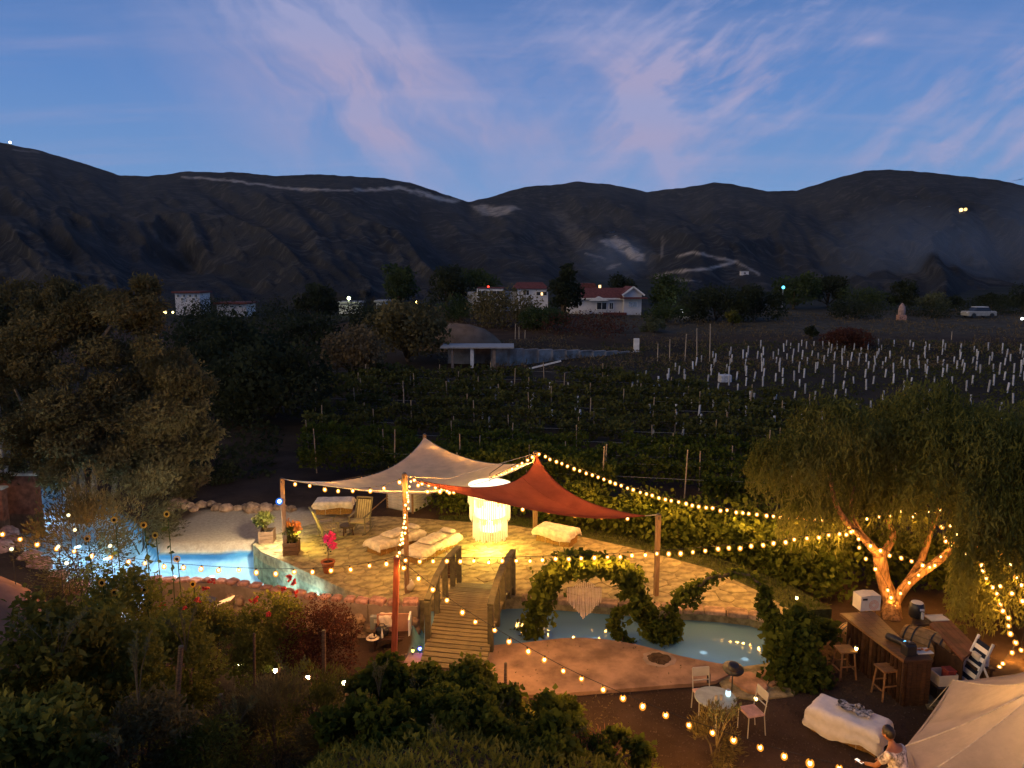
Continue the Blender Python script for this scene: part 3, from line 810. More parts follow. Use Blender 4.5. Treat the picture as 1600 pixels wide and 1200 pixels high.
# pale sail: A, E, C, B
cA = D(456, 751, PA.y - .1); cE = PE.copy(); cC = D(832, 722, PC.y - .2); cB = D(640, 768, PB.y + .12)
cor = [cA, cE, cC, cB]
mids = [D(592, 739, (cA.y + cE.y) / 2), D(742, 720, (cE.y + cC.y) / 2), D(742, 757, (cC.y + cB.y) / 2), D(545, 763, (cA.y + cB.y) / 2)]
rows = coons(cor, mids, 28, .12)
sailw = thing('shade_sail', 'pale beige shade sail stretched between poles over the terrace', 'shade sail', (cB.x, cB.y, Z_T))
MB().grid(rows).build('canopy', M_SAILW, sailw, smooth=True, world=True)
hem(rows, 'hem', sailw, M_LINEN); seam(rows, .62, sailw, M_LINEN)
ww = MB()
for a, b in ((cA, PA), (cB, PB - Vector((0, 0, .35))), (cC, PC - Vector((0, 0, .1)))): ww.tube([a, b], .008, 4)
ww.tube([PB - Vector((0, 0, .08)), D(700, 748, (PB.y + PC.y) / 2 - .6), PC - Vector((0, 0, .05))], .007, 4)
ww.build('tension_wire', M_LINEN, sailw, world=True)
# red sail: C peak, D right, B left
rC = PC + Vector((.03, -.1, -.04)); rD = D(1008, 806, PD.y + .02); rB = D(642, 749, PB.y + .05)
cor = [rB, rC, rD, rD]
mids = [D(788, 757, (rB.y + rC.y) / 2 + .1), D(893, 771, (rC.y + rD.y) / 2), rD, D(842, 797, (rB.y + rD.y) / 2 + .35)]
rows = coons(cor, mids, 28, .05)
sailr = thing('shade_sail', 'rust red triangular shade sail glowing above the fringe lamp', 'shade sail', (rD.x, rD.y, Z_T))
MB().grid(rows).build('canopy', M_SAILR, sailr, smooth=True, world=True)
hem(rows, 'hem', sailr, M_SAILR); seam(rows, .7, sailr, M_SAILR)
MB().tube([rD, PD], .008, 4).build('tension_wire', M_LINEN, sailr, world=True)

# ================================================================== fringe lamp
lc = G(766, 863, Z_T); LZ0 = D(766, 838, lc.y).z; LZ1 = D(766, 757, lc.y).z; LH = LZ1 - LZ0
lamp = thing('fringe_lamp', 'huge glowing three tier fringed lamp hanging above the terrace', 'lamp', (lc.x, lc.y, LZ0))
M_GLOW = emat('lamp_inner_glow', (1.0, .80, .32), 4.5)
M_FRINGE = mat('cream_fringe', (.94, .91, .82), .9, .08, 20, trans=.6)
rr = (.68, .62, .53); z1s = (LH, LH * .80, LH * .42); zb_s = (LH * .69, LH * .36, 0.0)
for i in range(3):
    tier = MB().lathe([(rr[i], z1s[i] - .02), (rr[i] + .012, z1s[i]), (rr[i], z1s[i] + .02)], 40, cap=False).build('ring', M_LINEN, lamp)
    mb = MB(); n = 64
    for k in range(n):
        an = 2 * math.pi * k / n; c_, s_ = math.cos(an), math.sin(an); bot = zb_s[i] + rnd.uniform(-.05, .06)
        w = rnd.uniform(.012, .021); r0 = rr[i]; r1 = rr[i] + rnd.uniform(-.008, .012)
        t = Vector((-s_, c_, 0)) * w
        a = Vector((r0 * c_, r0 * s_, z1s[i])); b = Vector((r1 * c_, r1 * s_, bot)); o_ = Vector((c_, s_, 0)) * .012
        mb.add([a - t, a + t, b + t, b - t, a - t + o_, a + t + o_, b + t + o_, b - t + o_], [(0, 1, 2, 3), (7, 6, 5, 4), (0, 4, 5, 1), (1, 5, 6, 2), (2, 6, 7, 3), (3, 7, 4, 0)])
    f_ = mb.build('fringe', M_FRINGE, lamp); f_['kind'] = 'stuff'
MB().lathe([(rr[0] - .12, LH * .72), (rr[0] - .10, LH - .02)], 24, cap=False).build('diffuser', M_GLOW, lamp)
MB().lathe([(rr[1] - .14, LH * .42), (rr[1] - .10, LH * .66)], 24, cap=False).build('diffuser', M_GLOW, lamp)
MB().lathe([(rr[2] - .20, LH * .14), (rr[2] - .10, LH * .33)], 24, cap=False).build('diffuser', M_GLOW, lamp)
MB().lathe([(.02, LH + .012), (rr[0] - .01, LH + .004)], 32, cap=True).build('top_cloth', emat('lamp_top_glow', (1.0, .90, .66), 1.7), lamp)
MB().tube([(0, 0, LH), (0, 0, LH + .35), (.5, .35, LH + .62)], .012, 5).build('cord', M_CABLE, lamp)
MB().ball((0, 0, .62), .10, .10, .14, 12, 8).build('light_bulb', emat('lamp_bulb_glow', (1.0, .82, .25), 70.0), lamp)
ld = bpy.data.lights.new('lamp_light', 'POINT'); ld.energy = 150; ld.color = (1.0, .74, .14); ld.shadow_soft_size = .12
lo = bpy.data.objects.new('lamp_light', ld); COL.objects.link(lo); lo.parent = lamp; lo.location = (0, 0, -.04)

# ================================================================== string lights
bmb = MB(); bmb.mat(0).ball((0, 0, -.055), .030, .030, .036, 6, 4); bmb.mat(1).lathe([(.016, -.02), (.02, .03)], 6); bmb.mat(2).ball((0, 0, -.058), .060, .060, .070, 10, 6)  # the outer ball is the painted halo of the bulb
BULB = bmb.mesh('bulb', [M_BULB, M_CABLE, M_HALO])
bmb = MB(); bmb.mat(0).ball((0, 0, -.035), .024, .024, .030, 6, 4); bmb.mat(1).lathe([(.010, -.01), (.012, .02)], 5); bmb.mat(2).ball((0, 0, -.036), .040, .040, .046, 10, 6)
BULBS = bmb.mesh('bulb', [M_BULB, M_CABLE, M_HALO])
BL = bpy.data.lights.new('bulb_light', 'POINT'); BL.energy = 12.0; BL.color = (1.0, .44, .08); BL.shadow_soft_size = .04
BLS = bpy.data.lights.new('bulb_light', 'POINT'); BLS.energy = 4.5; BLS.color = (1.0, .42, .07); BLS.shadow_soft_size = .03
def spline(pts, k=12):
    out = []; n = len(pts)
    for i in range(n - 1):
        p0, p1, p2, p3 = pts[max(0, i - 1)], pts[i], pts[i + 1], pts[min(n - 1, i + 2)]
        for s in range(k):
            t = s / k
            out.append(.5 * ((2 * p1) + (p2 - p0) * t + (2 * p0 - 5 * p1 + 4 * p2 - p3) * t * t + (3 * p1 - p0 - 3 * p2 + p3) * t ** 3))
    return out + [pts[-1]]
def along(pts, n, a=.5):
    L = [0]
    for p, q in zip(pts[:-1], pts[1:]): L.append(L[-1] + (q - p).length)
    res = []
    for i in range(n):
        t = L[-1] * (i + a) / n; j = 0
        while j < len(L) - 2 and L[j + 1] < t: j += 1
        f = (t - L[j]) / max(1e-9, L[j + 1] - L[j]); res.append(pts[j] + (pts[j + 1] - pts[j]) * f)
    return res
def string(label, ctrl, n, mesh=None, atctrl=False, jit=.0, lit=None):
    """ctrl: (px, py, depth) or vectors; bulbs hang under the cable"""
    pts = [c if isinstance(c, Vector) else D(c[0], c[1], c[2]) for c in ctrl]
    o = thing('string_light', label, 'string light', pts[0], 0, 'warm string lights')
    sp_ = spline(pts, 8)
    MB().tube([p + Vector((0, 0, .04)) for p in sp_], .0065, 4).build('cable', M_CABLE, o, world=True)
    for p in (pts if atctrl else along(sp_, n)):
        j = Vector((random.gauss(0, jit), random.gauss(0, jit), random.gauss(0, jit))) if jit else Vector((random.gauss(0, .012), random.gauss(0, .012), random.gauss(0, .012)))
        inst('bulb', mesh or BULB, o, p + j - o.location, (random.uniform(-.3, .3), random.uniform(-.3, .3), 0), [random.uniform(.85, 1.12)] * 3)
        l_ = bpy.data.objects.new('bulb_light', lit or (BLS if mesh is BULBS else BL)); COL.objects.link(l_); l_.parent = o; l_.location = p + j - o.location - Vector((0, 0, .19))
    return o
yA, yB, yC, yD, yE, yR = PA.y, PB.y, PC.y, PD.y, PE.y, RT.y
string('string light along the near edge of the pale sail from the far left pole', [(452, 752, yA), (472, 756, yA - .4), (509, 762, yA - .9), (543, 765, yB + 1.3), (575, 764, yB + .9), (603, 759, yB + .4), (636, 746, yB)], 8)
string('faint string light along the back left edge of the pale sail up to its peak', [(500, 757, yA + .5), (550, 748, yA + 2), (580, 742, 25.9), (607, 732, 26.6), (630, 718, 27.2), (655, 697, 27.9)], 6, BULBS)
string('faint string light along the back right edge of the pale sail down from its peak', [(672, 690, 27.7), (684, 699, 27.4), (711, 711, 26.7), (742, 720, 26), (777, 726, 25.5), (815, 726, 25)], 6, BULBS)
string('dense string light wound down the tall pole to the top of the red post', [(640, 746, yB - .1), (638, 765, yB - .3), (636, 790, yB - 1), (634, 812, yB - 1.5), (631, 830, yB - 2.1), (627, 848, yB - 2.8), (622, 864, yR + .1), (619, 873, yR)], 24, BULBS, jit=.03)
string('string light from the tall pole along the left strip of the red sail', [(642, 746, yB - .08), (657, 751, yB + .1), (676, 757, yB + .4), (695, 763, yB + .8), (712, 768, yB + 1.2)], 7)
string('short string light under the left strip of the red sail', [(648, 748, yB - .15), (661, 763, yB + .1), (682, 765, yB + .4), (710, 768, yB + .9)], 4)
string('string light running from the peak of the red sail down to the fringe lamp', [(836, 709, yC - .1), (815, 722, yC - .3), (790, 736, yC - .6), (765, 749, yC - 1), (740, 757, yC - 1.4)], 12)
string('long upper string light from the red sail peak across to the pepper tree', [(838, 706, yC - .1), (900, 731, 24.2), (980, 760, 23.2), (1060, 782, 22.2), (1150, 798, 21.2), (1230, 806, 20.4), (1305, 811, 19.8)], 44)
string('string light along the sloping right edge of the red sail', [(842, 718, yC - .3), (849, 731, yC - .6), (860, 747, yC - .9), (876, 761, 23.4), (895, 776, 22.8), (920, 787, 22.1), (950, 796, 21.5), (985, 803, 20.9)], 8, BULBS)
string('string light hanging under the lower edge of the red sail', [(760, 775, 21.5), (805, 790, 21.6), (854, 798, 21.4), (903, 804, 21.1), (952, 807, 20.9), (1003, 809, 20.6)], 6)
string('string light from the red post across the bridge and arch to the pepper tree', [(622, 871, yR), (655, 873, yR + .1), (720, 874, 16.6), (800, 873, 16.8), (880, 870, 17.1), (960, 867, 17.4), (1040, 862, 17.7), (1120, 855, 18.0), (1200, 847, 18.4), (1270, 838, 18.7), (1338, 828, 19.0)], 37)
string('string light from the red post over the lagoon to the far left', [(618, 872, yR), (598, 877, 16.4), (545, 886, 16.6), (470, 891, 16.8), (390, 890, 17.0), (302, 885, 17.2), (208, 875, 17.4), (111, 859, 17.6), (45, 843, 17.7), (-40, 820, 17.8)], 23)
string('string light from the red post sloping over the patio to the lower right', [(620, 873, yR), (664, 908, 15.9), (711, 944, 15.4), (767, 980, 14.8), (827, 1015, 14.2), (890, 1049, 13.6), (963, 1082, 13.0), (1043, 1115, 12.3), (1103, 1137, 11.8), (1197, 1168, 11.0), (1270, 1188, 10.4), (1345, 1206, 9.9), (1460, 1235, 9.2), Vector((5.4, 6.6, 3.2)), Vector((4.6, 4.0, 4.9)), Vector((3.4, 1.8, 6.6))], 46)  # bulbs past the frame edge are unseen, added to warm the foreground
tl = 'string light '
string(tl + 'wrapped down the left limb and trunk of the pepper tree', [(1322, 832, 19.1), (1333, 827, 19.1), (1343, 840, 19.1), (1343, 853, 19.2), (1360, 849, 19.1), (1375, 857, 19.1), (1355, 870, 19.1), (1370, 887, 19.1), (1387, 919, 19.0), (1392, 930, 19.0)], 0, None, True, lit=BLS)
string(tl + 'wound up the right limb of the pepper tree', [(1398, 945, 18.9), (1408, 925, 18.9), (1422, 908, 18.8), (1436, 897, 18.8), (1452, 884, 18.7), (1470, 868, 18.6), (1488, 852, 18.6)], 0, BULBS, True, lit=BLS)
string(tl + 'passing behind the upper left limb of the pepper tree', [(1300, 811, 20), (1320, 811, 19.8), (1355, 808, 19.4), (1375, 806, 19.3), (1391, 804, 19.2), (1409, 797, 19.1), (1430, 801, 19.0), (1426, 807, 19.0), (1451, 797, 19.0), (1469, 795, 19.0)], 0, BULBS, True)
string(tl + 'swagged between the two main limbs of the pepper tree', [(1375, 857, 19.0), (1392, 865, 18.9), (1408, 870, 18.9), (1425, 876, 18.8), (1442, 880, 18.8), (1461, 881, 18.8), (1498, 882, 18.7), (1517, 879, 18.6), (1533, 872, 18.6)], 0, None, True, lit=BLS)
string(tl + 'bunched high in the right limbs of the pepper tree', [(1470, 820, 19), (1485, 819, 19), (1475, 837, 19), (1478, 843, 18.9), (1486, 846, 18.9), (1495, 848, 18.9), (1496, 833, 18.9), (1510, 846, 18.8), (1527, 854, 18.7), (1510, 862, 18.7), (1532, 871, 18.6), (1521, 876, 18.6)], 0, None, True, lit=BLS)
string(tl + 'draped down the hanging foliage right of the bar', [(1534, 880, 17.4), (1538, 889, 17.3), (1544, 901, 17.2), (1551, 914, 17.1), (1559, 926, 17.0), (1562, 940, 16.9), (1569, 951, 16.8), (1575, 962, 16.7), (1576, 975, 16.6), (1580, 987, 16.5), (1588, 1000, 16.4), (1582, 1015, 16.3), (1568, 1033, 16.2), (1560, 1040, 16.1)], 0, None, True, lit=BLS)
string(tl + 'at the right picture edge among the hanging foliage', [(1560, 860, 17.6), (1578, 879, 17.4), (1588, 898, 17.2), (1563, 912, 17.1), (1582, 924, 17.0), (1597, 912, 17.0), (1598, 935, 16.9), (1604, 970, 16.6), (1596, 1012, 16.3), (1608, 1030, 16.0)], 0, None, True, lit=BLS)

# ================================================================== cold lamp on the far left pole
lp = D(437, 783, PA.y - .12)
fl = thing('flood_lamp', 'small bluish white flood lamp fixed to the far left pole', 'lamp', lp)
MB().bbox((0, .05, 0), (.16, .06, .13), b=.01).build('housing', M_BLACK, fl)
MB().bar((.0, .05, 0), (.16, .12, 0), .03).build('bracket', M_BLACK, fl)
MB().ball((0, -.03, 0), .05, .05, .05, 10, 6).build('lens', emat('cold_lens_glow', (.55, .80, 1.0), 30), fl); MB().ball((0, -.04, 0), .11, .10, .11, 16, 10).build('glare_halo', halo_mat('cold_lamp_halo', (.06, .26, 1.0), .9), fl)  # outer blue ball paints the lamp's glare, not a real cover
ld = bpy.data.lights.new('flood_light', 'SPOT'); ld.spot_size = R(150); ld.spot_blend = .6; ld.energy = 620; ld.color = (1.0, .80, .56); ld.shadow_soft_size = .06
lo = bpy.data.objects.new('flood_light', ld); COL.objects.link(lo); lo.parent = fl; lo.location = (-.10, -.14, -.02); lo.rotation_euler = Vector((-.75, .25, -.45)).to_track_quat('-Z', 'Y').to_euler()
# warm spot at the planters
sp0 = G(452, 858, Z_T); so = thing('ground_spot', 'low yellow garden spot beside the wooden planter box', 'lamp', (sp0.x + .05, sp0.y, Z_T))
MB().lathe([(.05, 0), (.06, .02), (.045, .10), (.05, .12)], 10).build('housing', M_BLACK, so)
MB().ball((0, 0, .13), .035, .035, .02, 8, 4).build('lens', emat('yellow_lens_glow', (1.0, .78, .18), 40), so)
ld = bpy.data.lights.new('spot_light', 'POINT'); ld.energy = 60; ld.color = (1.0, .70, .14); ld.shadow_soft_size = .05
lo = bpy.data.objects.new('spot_light', ld); COL.objects.link(lo); lo.parent = so; lo.location = (.25, -.1, .55)
# underwater lamps of the lagoon; the weak ones are added to brighten the pool
for i, (px, py, e, z) in enumerate([(330, 885, 30, -.36), (436, 906, 30, -.36), (215, 880, 30, -.36), (120, 840, 50, -.36), (60, 790, 60, -.36), (480, 923, 22, -.36), (270, 885, 30, -.36), (165, 858, 45, -.36), (930, 980, 3, -.36), (1100, 1000, 3, -.36), (840, 978, 2.5, -.36), (1020, 990, 3, -.36), (1165, 1010, 2.5, -.36)]):
    q_ = G(px, py, 0.0); q_.z = z; u = thing('underwater_lamp', ['pool lamp under the water by the sandy edge', 'pool lamp under the water at the narrow end by the terrace', 'pool lamp under the water at the lagoon bend', 'pool lamp under the water behind the sunflowers', 'pool lamp under the water by the brick steps', 'pool lamp under the water in the middle of the bright lagoon', 'pool lamp under the water below the sand', 'pool lamp under the water where the lagoon narrows', 'weak added pool lamp under the water inside the first vine arch', 'weak added pool lamp under the water inside the second vine arch', 'weak added pool lamp under the water right of the bridge', 'weak added pool lamp under the water behind the shared arch trunk', 'weak added pool lamp under the water at the right end of the pool'][i], 'lamp', q_, 0, 'underwater lamps of the lagoon')
    MB().lathe([(.10, -.04), (.12, 0), (.09, .03)], 12).build('housing', M_GREYW, u)
    ld = bpy.data.lights.new('pool_light', 'POINT'); ld.energy = e * 1.3; ld.color = (.56, .79, 1.0); ld.shadow_soft_size = .12
    lo = bpy.data.objects.new('pool_light', ld); COL.objects.link(lo); lo.parent = u; lo.location = (0, 0, .15)
# ================================================================== vegetation helpers
L_VINE = leafmat('vine_leaf', (.040, .058, .008), (.110, .128, .018), 1.2)
L_VINEF = leafmat('far_vine_leaf', (.044, .050, .013), (.108, .112, .030), .7)
L_OLIVE = leafmat('olive_leaf', (.075, .062, .024), (.19, .155, .065), .8)
L_PEPPER = leafmat('pepper_leaf', (.070, .080, .018), (.165, .165, .042), .7)
L_DARK = leafmat('dark_leaf', (.016, .024, .012), (.045, .055, .026), .5)
L_GREEN = leafmat('green_leaf', (.030, .050, .016), (.075, .100, .035), .5)
L_PALE = leafmat('pale_leaf', (.07, .08, .04), (.15, .16, .08), .8)
L_FG = leafmat('lightened_near_leaf', (.085, .095, .016), (.20, .20, .040), 1.5)  # leaf colour raised to stand in for house light on the near shrubs
L_YEL = leafmat('yellow_green_leaf', (.060, .065, .012), (.16, .15, .030), 1.2)
L_BURG = leafmat('burgundy_leaf', (.05, .018, .012), (.12, .045, .028), 2.0)
L_DRY = leafmat('dry_leaf', (.11, .08, .04), (.20, .15, .08), 2.0)
def tree(name, label, cat, base, h, r, n, leaf, lm, bark=M_BARKD, k=14, trunk=.45, tr=.12, group=None, limbs=5, size=(.30, .5), asp=.5):
    """tapered trunk, limbs and a crown of leaf clumps"""
    o = thing(name, label, cat, base, 0, group)
    rs = np.array((r, r, (h * (1 - trunk)) * .55)); cc = np.array((0, 0, h * trunk + rs[2] * .9))
    cl = sub_clumps(cc, rs, k, size)
    mb = MB(); mid = Vector((random.uniform(-.1, .1) * r, 0, h * trunk * .8))
    mb.tube([(0, 0, -.2), mid * .5, mid, Vector(cc)], [tr * 1.3, tr, tr * .85, tr * .3], 7)
    for c, s in cl[:limbs]: mb.tube([mid, (mid + Vector(c)) / 2 + Vector((0, 0, -.1 * h * .2)), Vector(c)], [tr * .6, tr * .4, tr * .12], 5)
    mb.build('trunk', bark, o, smooth=True)
    np_quads('crown', leaf_quads(clump_points(n, cl), leaf, asp), lm, o, 'stuff')
    return o
def shrub(name, label, cat, base, rs, n, leaf, lm, k=9, asp=.5, up=0.0, group=None, stems=4, size=(.35, .55), zc=None, bark=M_BARKD):
    o = thing(name, label, cat, base, 0, group)
    cc = np.array((0, 0, rs[2] * .85 if zc is None else zc)); cl = sub_clumps(cc, np.array(rs), k, size, -.8)
    mb = MB()
    for c, s in cl[:stems]: mb.tube([(random.uniform(-.08, .08), random.uniform(-.08, .08), -.15), (c[0] * .4, c[1] * .4, c[2] * .6), tuple(c)], [.025, .018, .006], 5)
    mb.build('stem', bark, o)
    P = clump_points(n, cl); dirs = None
    if up:
        dirs = P - cc; dirs /= np.linalg.norm(dirs, axis=1, keepdims=True) + 1e-6; dirs[:, 2] += up
    np_quads('foliage', leaf_quads(P, leaf, asp, dirs, .9), lm, o, 'stuff')
    return o

# ================================================================== vineyard
ORD = ['first', 'second', 'third', 'fourth', 'fifth', 'sixth', 'seventh', 'eighth', 'ninth', 'tenth', 'eleventh', 'twelfth', 'thirteenth', 'fourteenth', 'fifteenth', 'sixteenth', 'seventeenth', 'eighteenth', 'nineteenth', 'twentieth']
STAKE = MB().lathe([(.028, 0), (.024, 1.0)], 6).mesh('stake', mat('vine_stake_wood', (.34, .27, .19), .8, .3, 8))
row_dir = Vector((1, -.16, 0)).normalized()
def vine_row(i, x0, x1, y0, leaf, dens, hgt, lm, first=False):
    """one trellised row: leaves heaped round a wire, with stakes along it"""
    xs = np.arange(x0, x1, .06); base = Vector((x0, y0, gz(x0, y0)))
    o = thing('vine_row', ORD[i] + ' row of leafy grapevines counted uphill from the terrace', 'vines', base, 0, 'vineyard rows')
    n = int((x1 - x0) * dens); x = RNG.uniform(x0, x1, n); y = y0 - .16 * (x - (x0 + x1) / 2)
    w = .55 + .45 * vnoise(x * 1.1, x * 0 + i * 7.7, 50 + i); top = hgt * (.55 + .6 * vnoise(x * .9 + 5, x * 0 + i * 3.1, 70 + i))
    gap = vnoise(x * .45, x * 0 + i * 1.7, 90 + i) > .2
    zz = RNG.uniform(0, 1, n) ** .7; z = .25 + zz * top; yy = y + RNG.normal(size=n) * .26 * w * (.6 + zz * .5)
    P = np.stack([x, yy, ground_h(x, y) + z], -1)[gap]
    np_quads('foliage', leaf_quads(P, leaf, .85), lm, o, 'stuff', True)
    mb = MB(); sx = x0 + random.uniform(.2, 1)
    wires = []
    while sx < x1:
        sy = y0 - .16 * (sx - (x0 + x1) / 2); z0 = gz(sx, sy); hh = hgt * random.uniform(1.15, 1.65)
        px_, py_ = PX(sx, sy, z0 + hh)
        if -20 < px_ < 1620: inst('stake', STAKE, o, Vector((sx, sy, z0)) - base, (random.uniform(-.05, .05), random.uniform(-.05, .05), 0), (1 + (y0 > 40) * .25, 1 + (y0 > 40) * .25, hh))
        wires.append(Vector((sx, sy, z0 + hgt * .75)) - base); sx += random.uniform(2.6, 4.6)
    if len(wires) > 1: MB().tube(wires, .006, 3).build('wire', M_GREYW, o)
    return o
rows_y = [27.6, 30.0, 32.4, 34.9, 37.5, 40.2, 43.0, 46.0, 49.2, 52.5, 56.0]
for i, y0 in enumerate(rows_y):
    x0 = -9 - .25 * (y0 - 28) if i > 0 else -3.2
    x1 = min(16 + .35 * (y0 - 27), 24) if i < 6 else 24 - (i - 6) * 3.5
    near = i < 3
    vine_row(i, x0, x1, y0, [.15, .15, .15, .16, .17, .18, .19, .20, .21, .22, .23][i], [560, 360, 320, 250, 220, 190, 170, 150, 130, 115, 100][i], 1.35 if i < 2 else .95, L_VINE if i < 4 else L_VINEF)
# vine hedge right of the terrace, in front of the rows
def hedge(i, pts, n, leaf, hgt, lm, label):
    b = pts[0]; o = thing('vine_hedge', label, 'vines', (b[0], b[1], gz(b[0], b[1])), 0, 'vine hedges beside the terrace')
    pts = [Vector((p[0], p[1])) for p in pts]; L = [(q - p).length for p, q in zip(pts[:-1], pts[1:])]; P = []
    for (p, q), l in zip(zip(pts[:-1], pts[1:]), L):
        k = int(n * l / sum(L)); t = RNG.uniform(0, 1, k); x = p.x + (q.x - p.x) * t; y = p.y + (q.y - p.y) * t
        top = hgt * (.6 + .55 * vnoise(x * 1.3, y * 1.3, 130 + i)); zz = RNG.uniform(0, 1, k) ** .7
        P.append(np.stack([x + RNG.normal(size=k) * .32, y + RNG.normal(size=k) * .32, ground_h(x, y) + .12 + zz * top], -1))
    np_quads('foliage', leaf_quads(np.concatenate(P), leaf, .85), lm, o, 'stuff', True)
    mb = MB()
    for p, q in zip(pts[:-1], pts[1:]):
        k = max(1, int((q - p).length / 1.1))
        for s in range(k):
            c = p + (q - p) * ((s + .5) / k); z = gz(c.x, c.y)
            MB().tube([(c.x, c.y, z - .1), (c.x + random.uniform(-.1, .1), c.y, z + .5), (c.x + random.uniform(-.15, .15), c.y, z + hgt * .8)], [.05, .04, .02], 6).build('vine_trunk', M_BARKD, o, world=True)
    return o
def gp(px, py, z=.3): return G(px, py, z).xy
hedge(0, [gp(850, 812), gp(930, 822), gp(1020, 842), gp(1100, 862)], 9500, .15, 1.5, L_VINE, 'lush vine hedge lit by the lamp behind the right end of the terrace')
hedge(1, [gp(1060, 838), gp(1150, 872), gp(1240, 905), gp(1300, 925)], 8500, .15, 1.45, L_VINE, 'vine hedge between the terrace and the pepper tree')
hedge(2, [gp(1150, 850), gp(1280, 885), gp(1420, 905), gp(1560, 920), gp(1680, 930)], 9000, .16, 1.6, L_VINE, 'dark vine hedge behind the pepper tree trunk and the bar')
hedge(3, [gp(690, 800), gp(740, 798), gp(800, 803)], 4200, .13, 1.15, L_VINE, 'low olive green vine hedge right of the slatted shed')

# white grow tubes of the young plantation
def tube_mesh(h, w):
    mb = MB(); mb.lathe([(w, 0), (w * .96, h * .5), (w * 1.02, h)], 7, cap=False); mb.lathe([(w * .85, h), (w * .85, h * .2)], 7, cap=False); return mb.mesh('grow_tube', M_TUBE)
TUB = [tube_mesh(.74, .062), tube_mesh(.62, .056), tube_mesh(.82, .066)]
rnd = random.Random(17); TUBES = []
y0 = 39.0; r_i = 0
while y0 < 80:
    x = -8 + rnd.uniform(0, 2)
    while x < 62:
        y = y0 - .16 * (x - 12) + rnd.uniform(-.12, .12)
        if y > 30:
            z = gz(x, y); px_, py_ = [float(q_) for q_ in PX(x, y, z + .4)]
            edge = np.interp(px_, [1010, 1120, 1230, 1400, 1620], [585, 548, 532, 528, 528])
            lowe = np.interp(px_, [1010, 1100, 1250, 1400, 1620], [668, 692, 680, 655, 668])
            ok = px_ > 985 and edge < py_ < lowe and rnd.random() < (.84 if py_ < 600 else .62)
            ok2 = 745 < px_ < 910 and 598 < py_ < 672 and rnd.random() < .75
            ok3 = 500 < px_ < 745 and 585 < py_ < 640 and rnd.random() < .10
            if (ok or ok2 or ok3) and px_ < 1612: TUBES.append((x, y, z, px_, py_))
        x += rnd.uniform(1.15, 1.6)
    y0 += 2.3
TUBES = TUBES[:295]
for (x, y, z, px_, py_) in TUBES:
    if px_ > 1015: lab, grp = 'upright white grow tube on the dark plantation slope', 'white grow tubes of the young plantation'
    else: lab, grp = 'white grow tube standing among the leafy vine rows', 'white grow tubes among the old vines'
    o = inst('grow_tube', rnd.choice(TUB), None, (x, y, z - .02), (rnd.gauss(0, .05), rnd.gauss(0, .05), rnd.uniform(0, 6)), (1, 1, rnd.uniform(.8, 1.1)))
    tag(o, lab, 'grow tube', grp)
# tall stakes at the plantation edge
TS = MB().lathe([(.045, 0), (.035, 1.0)], 6).mesh('stake', mat('tall_stake_wood', (.40, .33, .25), .8, .3, 8))
for k, (px, pb, pt) in enumerate([(1027, 575, 537), (1046, 570, 530), (1070, 565, 522), (1089, 560, 513), (1109, 562, 506), (805, 542, 506), (811, 545, 511), (820, 546, 516), (827, 552, 537), (1486, 538, 518)]):
    y = 80.0 if px < 1000 or px > 1400 else 66.0
    b = D(px, pb, y); b.z = gz(b.x, y); h = D(px, pt, y).z - b.z
    o = inst('tall_stake', TS, None, (b.x, y, b.z - .1), (0, random.uniform(-.04, .04), 0), (1, 1, h + .1))
    tag(o, ['leftmost', 'second from left', 'third from left', 'fourth from left', 'rightmost and tallest'][k] + ' of five tall stakes at the plantation corner' if k < 5 else ['thin tall pole left of the pair beside the white wall', 'tall pale pole at the roof end of the white wall', 'short dark pole beside the tall pale pole', 'stub of a pole in front of the white wall', 'lone thin stake above the right plantation rows'][k - 5], 'stake', 'tall bare stakes')

# ================================================================== the two large trees
# weeping pepper tree on the right
pb = G(1394, 968, 0.0); PT = Vector((pb.x, pb.y, gz(pb.x, pb.y)))
pep = thing('pepper_tree', 'weeping pepper tree with pale lit trunk and string lights beside the bar', 'tree', PT)
def DD(px, py, y): return D(px, py, y)
MB().tube([PT + Vector((0, 0, -.2)), D(1393, 940, 19.3), D(1380, 905, 19.4), D(1374, 868, 19.4)], [.30, .22, .18, .17], 12).build('trunk', M_BARK, pep, smooth=True, world=True)
for pts, r0 in (([D(1374, 870, 19.4), D(1352, 843, 19.3), D(1322, 815, 19.2), D(1306, 786, 19.1), D(1296, 740, 19.0)], .13),
                ([D(1376, 872, 19.4), D(1395, 838, 19.5), D(1388, 812, 19.6), D(1400, 770, 19.7)], .12),
                ([D(1393, 950, 19.3), D(1418, 912, 19.2), D(1458, 882, 19.0), D(1500, 846, 18.9), D(1530, 800, 18.8), D(1560, 730, 18.8)], .15),
                ([D(1412, 918, 19.2), D(1438, 878, 19.5), D(1452, 838, 19.6), D(1466, 790, 19.8), D(1460, 720, 20)], .11),
                ([D(1352, 843, 19.3), D(1330, 800, 19.8), D(1335, 760, 20.2)], .07), ([D(1500, 846, 18.9), D(1540, 830, 18.2), D(1600, 790, 17.8)], .08)):
    MB().tube(spline([Vector(p) for p in pts], 4), list(np.linspace(r0, r0 * .35, 4 * (len(pts) - 1) + 1)), 9).build('limb', M_BARK, pep, smooth=True, world=True)
